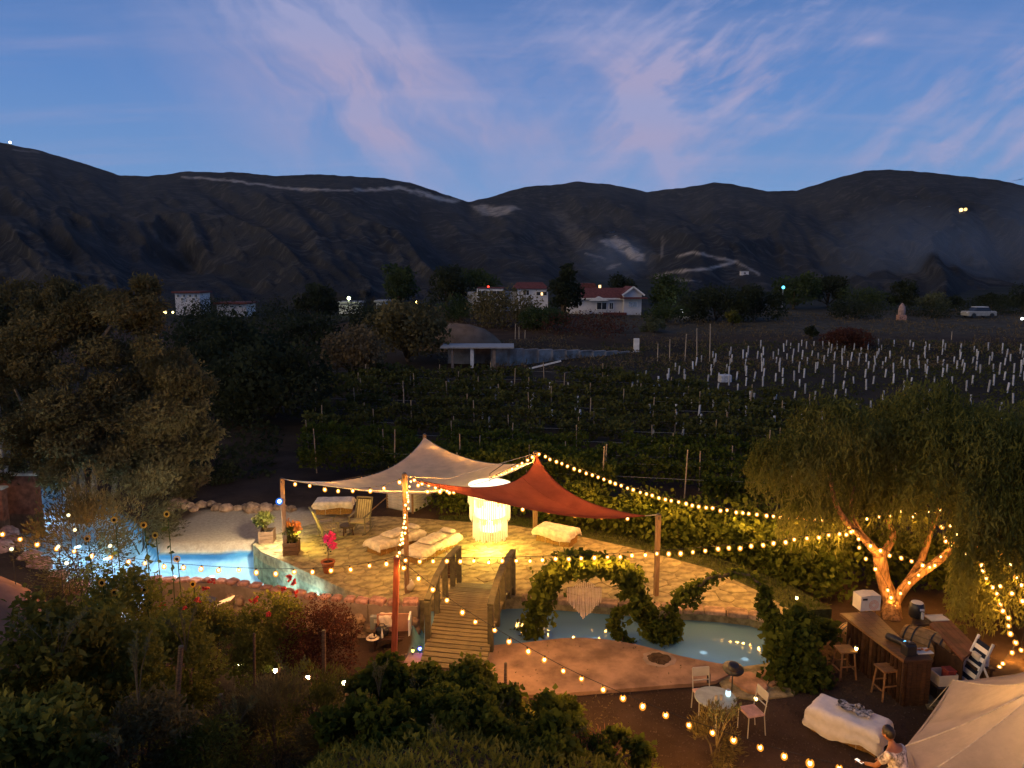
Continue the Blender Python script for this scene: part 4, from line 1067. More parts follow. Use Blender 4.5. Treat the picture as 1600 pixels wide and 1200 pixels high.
lobes = [(D(1300, 660, 19.2), 1.05, .95), (D(1245, 720, 18.9), .95, .9), (D(1330, 720, 20.2), 1.3, 1.1), (D(1400, 690, 20.0), 1.3, 1.1), (D(1450, 640, 20.4), 1.4, 1.1), (D(1500, 690, 19.0), 1.4, 1.1), (D(1560, 680, 19.6), 1.5, 1.2), (D(1620, 720, 18.6), 1.6, 1.2), (D(1215, 705, 19.5), .6, .6), (D(1560, 780, 18.2), 1.2, 1.0), (D(1380, 780, 20.3), 1.1, .7), (D(1275, 790, 19.7), .8, .6), (D(1470, 760, 18.3), 1.0, .8), (D(1680, 800, 17.8), 1.5, 1.2)]
QS = []
for c, rx, rz in lobes:
    ns = int(150 * rx * rx) + 40
    for s in range(ns):
        d = RNG.normal(size=3); d /= np.linalg.norm(d); d[2] = abs(d[2]) * 1.0 - .15
        st = np.array(c) + d * np.array((rx, rx, rz)) * RNG.uniform(.55, 1.05)
        n = int(RNG.uniform(14, 26)); L = RNG.uniform(.5, 1.5); t = np.linspace(0, 1, n)
        out = np.array((d[0], d[1], 0)) * .35
        P = st[None] + out[None] * (t[:, None] ** .6) * .8 + np.array((0, 0, -1.0))[None] * (t[:, None] ** 1.5) * L + RNG.normal(size=(n, 3)) * .05
        P[:, 2] = np.maximum(P[:, 2], PT.z + 1.35 + RNG.uniform(0, .8))
        QS.append(leaf_quads(P, .15, .24, np.array([[0, 0, -1.1]]).repeat(n, 0), 1.1))
# long curtains at the right edge
for s in range(420):
    px, py = RNG.uniform(1495, 1720), RNG.uniform(760, 850); c = np.array(D(px, py, RNG.uniform(16.8, 18.8))); n = 40; t = np.linspace(0, 1, n); L = RNG.uniform(1.4, 3.0)
    P = c[None] + np.stack([.12 * np.sin(t * 5 + s), .1 * np.cos(t * 4 + s), -t * L], -1) + RNG.normal(size=(n, 3)) * .05
    P[:, 2] = np.maximum(P[:, 2], .45)
    QS.append(leaf_quads(P, .16, .24, np.array([[0, 0, -1.1]]).repeat(n, 0), 1.1))
for s in range(55):                                             # short tassels under the left lobes
    px, py = RNG.uniform(1215, 1345), RNG.uniform(765, 815); c = np.array(D(px, py, RNG.uniform(19, 20))); n = 26; t = np.linspace(0, 1, n); L = RNG.uniform(.4, 1.1)
    P = c[None] + np.stack([.05 * np.sin(t * 5 + s), .05 * np.cos(t * 4 + s), -t * L], -1) + RNG.normal(size=(n, 3)) * .03
    QS.append(leaf_quads(P, .13, .24, np.array([[0, 0, -1.1]]).repeat(n, 0), 1.0))
np_quads('crown', np.concatenate(QS), L_PEPPER, pep, 'stuff', True)
# big olive on the left
ob = G(122, 768, .5); OB = Vector((ob.x, ob.y, gz(ob.x, ob.y))); oy = OB.y
oliv = thing('olive_tree', 'large rounded olive tree with several pale trunks beyond the lagoon', 'tree', OB)
for pts, r0 in (([OB, D(112, 730, oy), D(118, 690, oy), D(90, 620, oy)], .20), ([OB + Vector((.3, 0, 0)), D(126, 728, oy), D(150, 700, oy), D(180, 640, oy)], .16), ([OB + Vector((.6, 0, 0)), D(148, 735, oy - .3), D(172, 716, oy - .5), D(220, 690, oy - .8), D(270, 640, oy - 1)], .13), ([OB + Vector((1.2, 0, 0)), D(182, 742, oy), D(200, 720, oy), D(240, 690, oy + .5)], .12), ([OB + Vector((-.3, 0, 0)), D(96, 725, oy), D(60, 680, oy), D(20, 600, oy)], .15), ([OB, D(118, 700, oy + .4), D(140, 560, oy + .5), D(200, 480, oy + .6)], .15)):
    MB().tube(spline([Vector(p) for p in pts], 4), list(np.linspace(r0, r0 * .3, 4 * (len(pts) - 1) + 1)), 8).build('trunk', mat('olive_bark', (.24, .18, .12), .95, .4, 9, .8), oliv, smooth=True, world=True)
cl = []
for px, py, dy, r in [(205, 500, 0, 1.5), (250, 560, -.6, 1.5), (290, 600, -.3, 1.3), (180, 580, .4, 1.7), (110, 500, .8, 1.5), (60, 540, 0, 1.7), (20, 590, .3, 1.8), (120, 620, -1.2, 1.6), (220, 650, -1.2, 1.6), (290, 680, -.8, 1.3), (60, 660, -1, 1.7), (160, 680, -1.6, 1.3), (10, 480, 1.5, 1.5), (-40, 640, 0, 1.8), (210, 455, .5, .9), (300, 720, -.4, 1.0), (255, 720, -1, 1.0), (80, 470, 1.2, 1.1), (150, 480, .8, 1.0), (300, 640, 0, .7), (40, 720, -1, 1.3), (110, 690, -1.8, 1.2), (230, 745, -1.2, .9), (190, 720, -2, .9), (285, 755, -.6, .8), (0, 760, -.5, 1.0), (90, 745, -2.2, .7)]:
    c = D(px, py, oy + dy); k = 7
    for s in range(k):
        d = RNG.normal(size=3); d /= np.linalg.norm(d); rr_ = r * RNG.uniform(.3, .55)
        cl.append((np.array(c) + d * r * .6, np.array((rr_, rr_, rr_ * .8))))
np_quads('crown', leaf_quads(clump_points(120000, cl), .17, .38), L_OLIVE, oliv, 'stuff', True)

# ================================================================== background trees and bushes
def bgt(px, py_base, py_top, y, wpx, label, lm=L_DARK, n=2600, name='background_tree', cat='tree', trunk=.10, k=16):
    b = D(px, py_base, y); z = gz(b.x, y); t = D(px, py_top, y); h = max(1.5, t.z - z)
    return tree(name, label, cat, (b.x, y, z), h, wpx / FPX * y / 2 * .92, int(n * 1.3), h * .045 + .12, lm, k=k, trunk=trunk, tr=.04 * h, group='trees and bushes on the far rise', size=(.36, .6), asp=.7)
for a in [(625, 490, 412, 135, 46, 'slender grey green tree behind the orange street lamp', L_GREEN), (700, 480, 420, 128, 56, 'round tree left of the white flat roofed house', L_DARK), (745, 470, 426, 132, 80, 'broad tree rising behind the white flat roofed house', L_GREEN),
          (883, 480, 416, 104, 44, 'dense dark tree between the two white houses', L_DARK), (970, 470, 432, 135, 44, 'tree behind the red roof of the gabled house', L_DARK), (497, 495, 442, 120, 60, 'solitary round dark tree in the left distance', L_DARK),
          (1043, 492, 436, 112, 62, 'leafy tree right of the gabled house', L_GREEN), (1240, 490, 425, 125, 62, 'tall tree behind the turquoise lamp', L_GREEN), (1292, 490, 431, 128, 50, 'rounded tree right of the turquoise lamp', L_DARK),
          (1352, 490, 455, 122, 84, 'wide low tree mass in the middle of the right skyline', L_GREEN), (1408, 492, 443, 120, 46, 'upright dark tree left of the pink statue', L_DARK), (1455, 494, 460, 116, 44, 'pale shrubby tree right of the pink statue', L_PALE), (1484, 492, 465, 118, 36, 'small round tree left of the parked car', L_DARK), (1548, 494, 462, 122, 44, 'tree behind the parked car', L_DARK), (1598, 496, 452, 116, 50, 'dark tree at the right edge of the skyline', L_DARK)]:
    bgt(*a)
for a in [(1115, 500, 455, 100, 110, 'long dark hedge mass in the middle of the rise', L_DARK, 4200, 'bush', 'bush', .05, 20), (1180, 500, 450, 98, 80, 'tall dark hedge end with bronze leaves', L_DARK, 3600, 'bush', 'bush', .05, 16), (850, 520, 482, 88, 82, 'rounded bright green bush below the tree between the houses', L_GREEN, 3600, 'bush', 'bush', .04, 14), (790, 515, 462, 94, 120, 'wide grey green bush in front of the flat roofed house', L_OLIVE, 3600, 'bush', 'bush', .05, 18),
          (720, 500, 470, 98, 70, 'low bush at the foot of the flat roofed house', L_GREEN, 2400, 'bush', 'bush', .04, 12), (1040, 502, 478, 96, 64, 'bush in front of the leafy tree right of the gabled house', L_GREEN, 2200, 'bush', 'bush', .04, 10), (1020, 515, 498, 86, 40, 'pale shrub at the edge of the brown meadow', L_PALE, 1500, 'bush', 'bush', .04, 8), (1145, 502, 483, 92, 24, 'small yellow green bush in front of the hedge', L_YEL, 900, 'bush', 'bush', .04, 6),
          (1267, 529, 513, 80, 22, 'small dark bush alone in the brown meadow', L_DARK, 900, 'bush', 'bush', .04, 6), (1318, 545, 520, 74, 80, 'wide burgundy bush above the plantation rows', L_BURG, 3000, 'bush', 'bush', .04, 12), (1330, 498, 470, 104, 90, 'dark bush row behind the meadow', L_DARK, 2600, 'bush', 'bush', .05, 14), (640, 560, 480, 66, 130, 'tall grey brush left of the pavilion', L_OLIVE, 4200, 'bush', 'bush', .05, 20), (560, 590, 520, 58, 110, 'brown scrub mound in the left valley', L_DRY, 3000, 'bush', 'bush', .04, 16),
          (330, 500, 474, 140, 120, 'low dark scrub below the far red roofed house', L_DARK, 2600, 'bush', 'bush', .04, 16), (425, 503, 478, 122, 130, 'low dark scrub left of the solitary tree', L_DARK, 2600, 'bush', 'bush', .04, 16), (565, 500, 477, 128, 100, 'low dark scrub below the small far cottage', L_DARK, 2400, 'bush', 'bush', .04, 14), (650, 502, 482, 112, 90, 'low dark scrub under the orange street lamp', L_DARK, 2400, 'bush', 'bush', .04, 14), (230, 505, 478, 150, 160, 'low dark scrub behind the olive crown', L_DARK, 2600, 'bush', 'bush', .04, 16), (1440, 500, 482, 108, 120, 'low hedge behind the pink shrine', L_DARK, 2600, 'bush', 'bush', .04, 16), (1540, 503, 486, 112, 110, 'low hedge behind the parked car', L_DARK, 2400, 'bush', 'bush', .04, 14),
          (430, 660, 560, 44, 190, 'great dark bush right of the olive tree', L_DARK, 6000, 'bush', 'bush', .04, 22), (380, 620, 510, 56, 150, 'dark thicket behind the great bush in the left valley', L_DARK, 4200, 'bush', 'bush', .04, 20), (470, 560, 500, 74, 150, 'black scrub below the solitary tree', L_DARK, 3400, 'bush', 'bush', .04, 18), (590, 545, 485, 84, 110, 'dark scrub left of the pavilion rise', L_DARK, 3000, 'bush', 'bush', .04, 16), (340, 560, 490, 82, 160, 'dark scrub right of the olive crown', L_DARK, 3000, 'bush', 'bush', .04, 16), (930, 540, 515, 84, 150, 'rusty dry brush behind the white wall', L_BURG, 2400, 'bush', 'bush', .04, 14)]:
    bgt(*a)
# scrub and dry grass of the rise and the valley: nobody could count it
def scatter(name, label, cat, n, fx_, zone, hgt, leaf, lm, asp=.5, clump=.6):
    c = fx_(n); keep = zone(c[:, 0], c[:, 1]); c = c[keep]
    den = fbm(c[:, 0] * clump, c[:, 1] * clump, 61, 3); c = c[den > .42]; den = den[den > .42]
    z = ground_h(c[:, 0], c[:, 1]); P = np.stack([c[:, 0], c[:, 1], z + RNG.uniform(0, 1, len(c)) * hgt * (den - .40) * 3.5], -1)
    o = np_quads(name, leaf_quads(P, leaf, asp, np.array([[0, 0, .5]]).repeat(len(P), 0), 1.6), lm, None, 'stuff'); tag(o, label, cat); return o
def fan(y0, y1, a0, a1):
    def f(n):
        t = RNG.uniform(0, 1, n); y = y0 * (y1 / y0) ** t; a = RNG.uniform(a0, a1, n); return np.stack([a * y, y], -1)
    return f
scatter('dry_grass', 'dry grass and low weeds on the brown meadow', 'grass', 26000, fan(60, 115, -.1, .75), lambda x, y: y > 0, .5, .32, L_DRY, .25, .25)
scatter('valley_scrub', 'dark scrub filling the valley left of the vineyard', 'scrub', 42000, fan(31, 120, -.75, -.12), lambda x, y: x < -9.5 - .25 * (y - 28), 1.0, .22, L_DARK, .6, .35)
scatter('plantation_weeds', 'low weeds between the young plants on the dark slope', 'weeds', 22000, fan(36, 78, .12, .75), lambda x, y: y > 0, .35, .20, L_VINEF, .5, .5)
# brush on the yard between vines and shed
for px, py, y, r, lab in [(300, 790, 29.5, .55, 'rough brush at the far edge of the sand'), (350, 785, 30.5, .6, 'dark brush behind the sand near the cold lamp'), (590, 775, 30.2, .7, 'brush left of the slatted shed'), (258, 800, 28.5, .5, 'grey brush beside the far end of the lagoon')]:
    b = D(px, py, y); shrub('brush', lab, 'bush', (b.x, y, gz(b.x, y)), (r, r, r * .8), 1300, .11, L_DRY if px < 320 else L_DARK, 8, group='brush at the edge of the yard')
rnd = random.Random(8)
for k in range(16):                                             # boulders behind the sand
    px = 268 + k * 12.5 + rnd.uniform(-4, 4); b = G(px, 792 + rnd.uniform(-5, 6), .3)
    s = rnd.uniform(.14, .34); o = MB().ball((0, 0, s * .3), s * 1.2, s, s * .75, 9, 6, .12).build('boulder', M_STONE)
    o.location = (b.x, b.y, gz(b.x, b.y)); o.rotation_euler = (0, 0, rnd.uniform(0, 6))
    tag(o, ORD[k] + ' boulder from the left in the row behind the sand', 'boulder', 'boulders behind the sand')

# ================================================================== far buildings
M_WALLW = mat('white_house_wall', (.62, .60, .60), .85, .08, .5); M_ROOFR = mat('red_roof_tile', (.14, .048, .042), .8, .25, 3)
M_GLASS = mat('dark_window_glass', (.02, .022, .028), .15, .2, 2); M_LITW = emat('lit_window', (1.0, .62, .25), 2.2); M_REDW = mat('red_brick_wall', (.20, .06, .045), .9, .2, 2)
def window(o, c, w, h, m=M_GLASS, fr=M_WHITE):
    f = MB().box(c, (w + .24, .10, h + .24)).build('window', fr, o)
    MB().box((c[0], c[1] - .055, c[2]), (w, .04, h)).build('pane', m, f)
    MB().box((c[0], c[1] - .08, c[2]), (.06, .04, h)).build('mullion', fr, f)
def HX(px, py, y, o): p = D(px, py, y); return p - Vector(o.location)
yh = 112.0; b0 = D(950, 492, yh); hz = gz(b0.x, yh)
hs = thing('gabled_house', 'white house with red roof and projecting gabled end on the rise', 'house', (b0.x, yh, b0.z))
def hp(px, py, dy=0): v = D(px, py, yh) - Vector(hs.location); return v.x, dy, v.z
xl, _, zt = hp(890, 466); xr, _, _z = hp(988, 492); zt2 = hp(0, 452)[2]
MB().box(((xl + xr) / 2, 3, (zt - 2.5) / 2), (xr - xl, 6, zt + 2.5)).build('wall', M_WALLW, hs)
rf = MB().add([(xl - .5, -.5, zt), (xr + .2, -.5, zt), (xr + .2, 6.5, zt), (xl - .5, 6.5, zt), (xl + 1.5, 3, zt + 1.5), (xr, 3, zt + 1.5)], [(0, 1, 5, 4), (1, 2, 5), (2, 3, 4, 5), (3, 0, 4), (3, 2, 1, 0)]).build('roof', M_ROOFR, hs)
MB().box(((xl + xr) / 2, -.56, zt - .06), (xr - xl + .9, .12, .22)).build('fascia', M_WHITE, rf)
gx0 = hp(983, 0)[0]; gx1 = hp(1012, 0)[0]; zg = hp(0, 459)[2]; zp = hp(0, 449)[2]; gm = (gx0 + gx1) / 2
MB().add([(gx0, -1.2, -2.5), (gx1, -1.2, -2.5), (gx1, 6, -2.5), (gx0, 6, -2.5), (gx0, -1.2, zg), (gx1, -1.2, zg), (gx1, 6, zg), (gx0, 6, zg), (gm, -1.2, zp), (gm, 6, zp)], [(0, 1, 5, 8, 4), (3, 7, 9, 6, 2), (1, 2, 6, 5), (0, 4, 7, 3)]).build('gable_wall', M_WALLW, hs)
gr = MB().add([(gx0 - .35, -1.7, zg - .15), (gm, -1.7, zp + .15), (gm, 6.2, zp + .15), (gx0 - .35, 6.2, zg - .15), (gx1 + .35, -1.7, zg - .15), (gx1 + .35, 6.2, zg - .15)], [(0, 1, 2, 3), (1, 4, 5, 2)]).build('gable_roof', M_ROOFR, hs)
mb = MB(); mb.bar((gx0 - .35, -1.75, zg - .2), (gm, -1.75, zp + .1), .22); mb.build('barge_board', M_WHITE, gr); MB().bar((gm, -1.75, zp + .1), (gx1 + .35, -1.75, zg - .2), .22).build('barge_board', M_WHITE, gr)
MB().box((gm, -1.9, hp(0, 465)[2]), (gx1 - gx0 + 1.2, 1.4, .2)).build('porch_roof', M_ROOFR, hs)
for px, py, w, h in ((904, 474, 1.0, .6), (940, 478, 1.4, 1.0), (955, 478, .5, .9), (980, 474.5, .9, .5)): window(hs, (hp(px, py)[0], -.03, hp(px, py)[2]), w, h)
window(hs, (gm, -1.23, hp(0, 475)[2]), 1.2, .7, mat('pale_curtain_glass', (.45, .5, .55), .3))
bx0, bx1 = hp(926, 0)[0], hp(960, 0)[0]; zb1 = hp(0, 470)[2]
MB().add([(bx0, -.06, zb1), ((bx0 + bx1) / 2, -.06, zb1 + .7), (bx1, -.06, zb1), (bx0, -.7, zb1), ((bx0 + bx1) / 2, -.7, zb1 + .7), (bx1, -.7, zb1)], [(3, 4, 1, 0), (4, 5, 2, 1), (3, 5, 4)]).build('porch_gable', M_WHITE, hs)
dx0, dx1 = hp(905, 0)[0], hp(952, 0)[0]; dz = hp(0, 443)[2]
dm = MB().add([(dx0, 4, zt + .6), (dx1, 4, zt + .6), (dx1, 8, zt + .6), (dx0, 8, zt + .6), (dx0 + 1, 4, dz), (dx1 - 1, 4, dz), (dx1 - 1, 8, dz), (dx0 + 1, 8, dz)], [(0, 1, 5, 4), (1, 2, 6, 5), (4, 5, 6, 7), (3, 0, 4, 7)]).build('dormer', M_ROOFR, hs)
MB().box((hp(942, 450)[0], 3.9, hp(0, 451)[2] + .1), (.35, .06, .75)).build('lit_window', M_LITW, hs)
MB().box((hp(968, 0)[0], -1.5, hp(0, 496)[2]), (3.4, 1.2, 1.6)).build('brick_plinth', M_REDW, hs)
MB().box((hp(918, 0)[0], -.7, hp(0, 490)[2]), (1.8, 1.0, 1.0)).build('step_block', M_WALLW, hs)

yh2 = 118.0; b0 = D(792, 478, yh2)
h2 = thing('flat_roofed_house', 'long white flat roofed house with red roof edging on the rise', 'house', (b0.x, yh2, b0.z))
def hp2(px, py): v = D(px, py, yh2) - Vector(h2.location); return v.x, v.z
for px0, px1, pt, dy, m, nm in ((745, 786, 451, 0, M_WALLW, 'wall'), (808, 856, 452, -.6, M_WALLW, 'wall'), (730, 745, 457, 1.0, M_GREYW, 'side_wall'), (786, 808, 456, .8, M_GREYW, 'link_wall')):
    x0, z = hp2(px0, pt); x1, _ = hp2(px1, pt); MB().box(((x0 + x1) / 2, dy + 2.5, z / 2 - 1), (x1 - x0, 5, z + 2)).build(nm, m, h2)
x0, z = hp2(800, 451); x1, _ = hp2(858, 451)
MB().add([(x0, -1.0, z), (x1, -1.0, z), (x1, 5, z), (x0, 5, z), (x0 + .8, 1.5, z + 1.0), (x1 - 1, 1.5, z + 1.0)], [(0, 1, 5, 4), (1, 2, 5), (2, 3, 4, 5), (3, 0, 4), (3, 2, 1, 0)]).build('roof', M_ROOFR, h2)
MB().box((hp2(765, 0)[0], 2.4, hp2(0, 450)[1]), (4.2, 5.1, .16)).build('roof_edge', M_ROOFR, h2)
for px, py, w, h, dy in ((776, 458, 2.2, .7, -.03), (752, 459, 1.1, .9, -.03), (822, 457, .9, .75, -.63), (846, 458.5, 1.6, .55, -.63)): window(h2, (hp2(px, py)[0], dy, hp2(px, py)[1]), w, h)
MB().box((hp2(849, 0)[0], -.76, hp2(0, 459)[1]), (.3, .04, .4)).build('lit_window', M_LITW, h2)
MB().ball((hp2(761, 0)[0], 0, hp2(0, 448)[1]), .18).build('red_lamp', emat('red_lamp_glow', (1, .05, .03), 2.5), h2)

# pavilion with flat roof and the white garden wall
yp = 62.0; b0 = D(745, 575, yp); pv = thing('pavilion', 'low open shelter with thin flat roof at the end of the white wall', 'shelter', (b0.x, yp, gz(b0.x, yp)))
def hpp(px, py): v = D(px, py, yp) - Vector(pv.location); return v.x, v.z
x0, z = hpp(688, 543); x1, _ = hpp(803, 541)
MB().box(((x0 + x1) / 2, 1.5, z), (x1 - x0, 3.6, .10)).build('roof', M_GREYW, pv)
for px, m, w in ((733, M_WHITE, .28), (770, M_CONC, .25), (700, M_CONC, .2)):
    MB().box((hpp(px, 0)[0], .2, z / 2 - .2), (w, .25, z + .3)).build('pillar', m, pv)
MB().box((hpp(712, 0)[0], 2.8, z / 2 - .2), (2.4, .2, z + .3)).build('back_wall', mat('dim_plaster', (.30, .28, .26), .9, .2, 2), pv)
MB().box((hpp(752, 0)[0], 2.9, z / 2 - .2), (1.6, .2, z + .3)).build('back_wall', M_CONC, pv)
a = D(770, 553, 63); b = D(1056, 556, 74); ww_ = thing('garden_wall', 'long weathered white garden wall below the houses', 'wall', (a.x, a.y, gz(a.x, a.y)))
M_OLDW = mat('weathered_white_wall', (.17, .135, .11), .9, scale=.8, col2=(.42, .39, .36), detail=8)
mb = MB(); n = 14
for i in range(n):
    p, q_ = a + (b - a) * (i / n), a + (b - a) * ((i + 1) / n); c = (p + q_) / 2; g0 = gz(c.x, c.y)
    top = D(float(PX(c.x, c.y, c.z)[0]), np.interp(i / n, [0, .6, .75, 1], [546, 550, 552, 551]), c.y).z
    MB().box((c.x, c.y, (top + g0 - .4) / 2), ((q_ - p).xy.length - .02, .25, top - g0 + .4), math.atan2((q_ - p).y, (q_ - p).x)).build('wall_panel', M_OLDW, ww_, world=True); MB().box((c.x, c.y, top + .05), ((q_ - p).xy.length + .02, .34, .08), math.atan2((q_ - p).y, (q_ - p).x)).build('coping', M_OLDW, ww_, world=True); MB().box((p.x, p.y - .02, (top + g0 - .4) / 2), (.32, .34, top - g0 + .55)).build('pier', M_OLDW, ww_, world=True)
p = D(993, 560, 71.5); MB().box((p.x, p.y - .3, gz(p.x, p.y) + .6), (.5, .4, 1.3)).build('gate_pillar', M_WHITE, ww_, world=True)
pl = D(850, 570, 60); o = MB().bar((-1.4, 0, .1), (1.4, .3, .75), .12).build('plank_board', M_WHITE); o.location = (pl.x, pl.y, gz(pl.x, pl.y)); tag(o, 'pale plank lying tilted in front of the white wall', 'plank')
tk = D(1133, 582, 56); o = thing('water_tank', 'small white box tank lying among the grow tubes', 'tank', (tk.x, tk.y, gz(tk.x, tk.y))); MB().bbox((0, 0, .3), (.9, .6, .55), .1, b=.06).build('body', M_TUBE, o); MB().lathe([(.1, .57), (.1, .64)], 8).build('cap', M_GREYW, o)
# earth mound beside the pavilion
em = D(715, 520, 74); o = MB().ball((0, 0, -.3), 4.6, 3.0, 2.6, 20, 10, .05).build('earth_mound', mat('bare_earth', (.17, .12, .085), .95, .25, .8, .5), smooth=True); o.location = (em.x, em.y, gz(em.x, em.y)); o['kind'] = 'structure'
# far houses at the left and on the slope
def far_house(px, py, wpx, hpx, y, label, wins, roof=M_ROOFR, lit=None):
    b = D(px, py, y); o = thing('far_house', label, 'house', b, 0, 'far houses'); k = y / FPX; w, h = wpx * k, hpx * k
    MB().box((0, 2.5, h / 2 - 1.5), (w, 5, h + 3)).build('wall', M_WALLW, o); MB().box((0, 2.4, h + .15), (w + .8, 6, .35)).build('roof', roof, o)
    for f, zf in wins: window(o, (f * w, -.05, h * zf), w * .09, h * .32)
    return o
far_house(293, 470, 38, 12, 146, 'far two storey house with balcony beyond the olive tree', [(-.36, .65), (-.12, .65), (.12, .65), (.36, .65), (-.2, .2), (.25, .2)])
far_house(362, 483, 46, 8, 142, 'far low house with red roof right of the olive tree', [(-.3, .5), (0, .5), (.3, .5)])
far_house(545, 487, 30, 13, 150, 'small far white cottage under a greenish lamp', [(-.2, .5), (.25, .5)], M_GREYW)
far_house(595, 477, 14, 5, 150, 'tiny far white house left of the orange street lamp', [(0, .5)], M_GREYW)
# far lamps
def far_lamp(px, py, y, r, col, st, label, e=0):
    b = D(px, py, y); z = gz(b.x, y); o = thing('far_lamp', label, 'lamp', (b.x, y, min(z, b.z - 1.2)), 0, 'far lights')
    hh = b.z - o.location.z; MB().tube([(0, .1, 0), (0, .1, hh)], .06, 6).build('lamp_post', M_GREYW, o)
    MB().ball((0, 0, hh), r).build('lamp_head', emat('far_glow_%d_%d' % (px, py), col, st), o)
    if e:
        ld = bpy.data.lights.new('far_light', 'POINT'); ld.energy = e; ld.color = col; ld.shadow_soft_size = .2
        lo = bpy.data.objects.new('far_light', ld); COL.objects.link(lo); lo.parent = o; lo.location = (0, -.6, hh)
far_lamp(545, 466, 148, .36, (.85, .95, .55), 5, 'greenish white lamp above the small far cottage', 160)
far_lamp(652, 472, 120, .26, (1, .62, .15), 9, 'orange street lamp glowing among branches on the left rise', 260)
far_lamp(1067, 482, 108, .22, (.9, .95, 1), 5, 'white yard lamp right of the gabled house', 60)
far_lamp(1224, 449, 118, .24, (.10, .72, 1.0), 3, 'turquoise lamp in front of the tall right tree')
far_lamp(1597, 498, 100, .18, (.9, .95, 1), 4, 'white lamp at the right edge of the meadow')
far_lamp(238, 486, 150, .26, (1, .8, .3), 4, 'leftmost yellow light shining through the olive crown')
far_lamp(258, 488, 150, .30, (1, .8, .3), 4, 'middle yellow light at the edge of the olive crown')
far_lamp(270, 488, 150, .22, (1, .8, .3), 4, 'rightmost yellow light at the edge of the olive crown')
def hill_lamp(px, py, r, col, st, label):
    k = int(np.argmin((hx - px) ** 2 + (hy - py) ** 2)); p = Vector([float(q_) for q_ in V[k]])
    o = thing('hill_lamp', label, 'lamp', p, 0, 'far lights'); MB().tube([(0, 0, -3), (0, 0, 3)], .3, 5).build('lamp_post', M_GREYW, o); MB().ball((0, -2, 3), r).build('lamp_head', emat('hill_glow_%d' % px, col, st), o)
k_ = int(np.argmin((hx - 1163) ** 2 + (hy - 429) ** 2)); fh = thing('far_house', 'tiny white house on the pale hillside scar', 'house', [float(q_) for q_ in V[k_]], 0, 'far houses'); kk = V[k_][1] / FPX
MB().box((0, -2 * kk, 2 * kk), (12 * kk, 6 * kk, 6 * kk)).build('wall', M_WALLW, fh); MB().box((0, -2 * kk, 5.4 * kk), (13 * kk, 7 * kk, .8 * kk)).build('roof', M_GREYW, fh); MB().box((0, -5.2 * kk, 2.4 * kk), (3 * kk, .3 * kk, 2 * kk)).build('window', M_GLASS, fh)
hill_lamp(1500, 333, 1.6, (1, .62, .2), 3, 'orange light of a house high on the right hill')
hill_lamp(1507, 333, 1.4, (1, .62, .2), 2, 'second orange light beside it high on the right hill')
hill_lamp(17, 222, 2.2, (1, .95, .8), 4, 'white light on the crest of the left hill')
# parked car and garden statue on the meadow
cc_ = D(1528, 503, 104); car = thing('parked_car', 'white car parked at the edge of the meadow', 'car', (cc_.x, cc_.y, gz(cc_.x, cc_.y)), .1)
MB().bbox((0, 0, .62), (4.3, 1.7, .62), b=.12).build('body', M_GREYW, car); MB().box((.1, 0, 1.2), (2.3, 1.5, .55), None, .78).build('cabin', M_GLASS, car); MB().bbox((.1, 0, 1.49), (1.8, 1.2, .06), b=.03).build('roof', M_WHITE, car)
for sx_ in (-1.35, 1.35):
    for sy_ in (-.8, .8): MB().lathe([(.32, -.1), (.34, 0), (.32, .1)], 14, (sx_, sy_, .34), Matrix.Rotation(R(90), 3, 'X')).build('wheel', M_BLACK, car)
MB().box((-2.16, -.55, .72), (.05, .3, .14)).build('headlight', M_TUBE, car); MB().box((-2.16, .55, .72), (.05, .3, .14)).build('headlight', M_TUBE, car)
sc_ = D(1408, 500, 100); st_ = thing('garden_shrine', 'small pale pink arched shrine at the meadow edge', 'shrine', (sc_.x, sc_.y, gz(sc_.x, sc_.y)))
MB().box((0, 0, .35), (1.0, .8, .7)).build('plinth', M_BRICK, st_); MB().lathe([(.45, .7), (.48, 1.3), (.38, 1.8), (.18, 2.15), (.04, 2.3)], 12).build('niche', mat('pink_plaster', (.32, .22, .20), .8), st_)
# ================================================================== straw bales, throws, cushions
def bale_mesh(l, w, h):
    mb = MB(); n = 10; m_ = 5; o = 5
    def jit(p): return (p[0] + random.gauss(0, .012), p[1] + random.gauss(0, .012), p[2] + random.gauss(0, .010))
    def face(f, a, b):
        mb.grid([[jit(f(i / a, j / b)) for j in range(b + 1)] for i in range(a + 1)])
    face(lambda u, v: (-l / 2 + u * l, -w / 2 + v * w, h), n, m_)
    face(lambda u, v: (-l / 2 + u * l, -w / 2, v * h), n, o); face(lambda u, v: (-l / 2 + u * l, w / 2, v * h), n, o)
    face(lambda u, v: (-l / 2, -w / 2 + u * w, v * h), m_, o); face(lambda u, v: (l / 2, -w / 2 + u * w, v * h), m_, o)
    return mb
def bale(loc, rz, l, w, h, label, group=None):
    o = thing('straw_bale', label, 'straw bale', loc, rz, group)
    bale_mesh(l, w, h).build('bale_body', M_STRAW, o)
    P = np.stack([RNG.uniform(-l / 2, l / 2, 260), RNG.choice([-w / 2, w / 2], 260), RNG.uniform(0, h, 260)], -1)
    np_quads('loose_straw', leaf_quads(P, .08, .06), M_STRAW, o, 'stuff')
    for s in (-.22, .22): MB().tube([(s * l, -w / 2 - .015, 0), (s * l, -w / 2 - .015, h), (s * l, -w / 2, h + .012), (s * l, w / 2, h + .012), (s * l, w / 2 + .015, 0)], .006, 4).build('twine', M_LINEN, o)
    return o
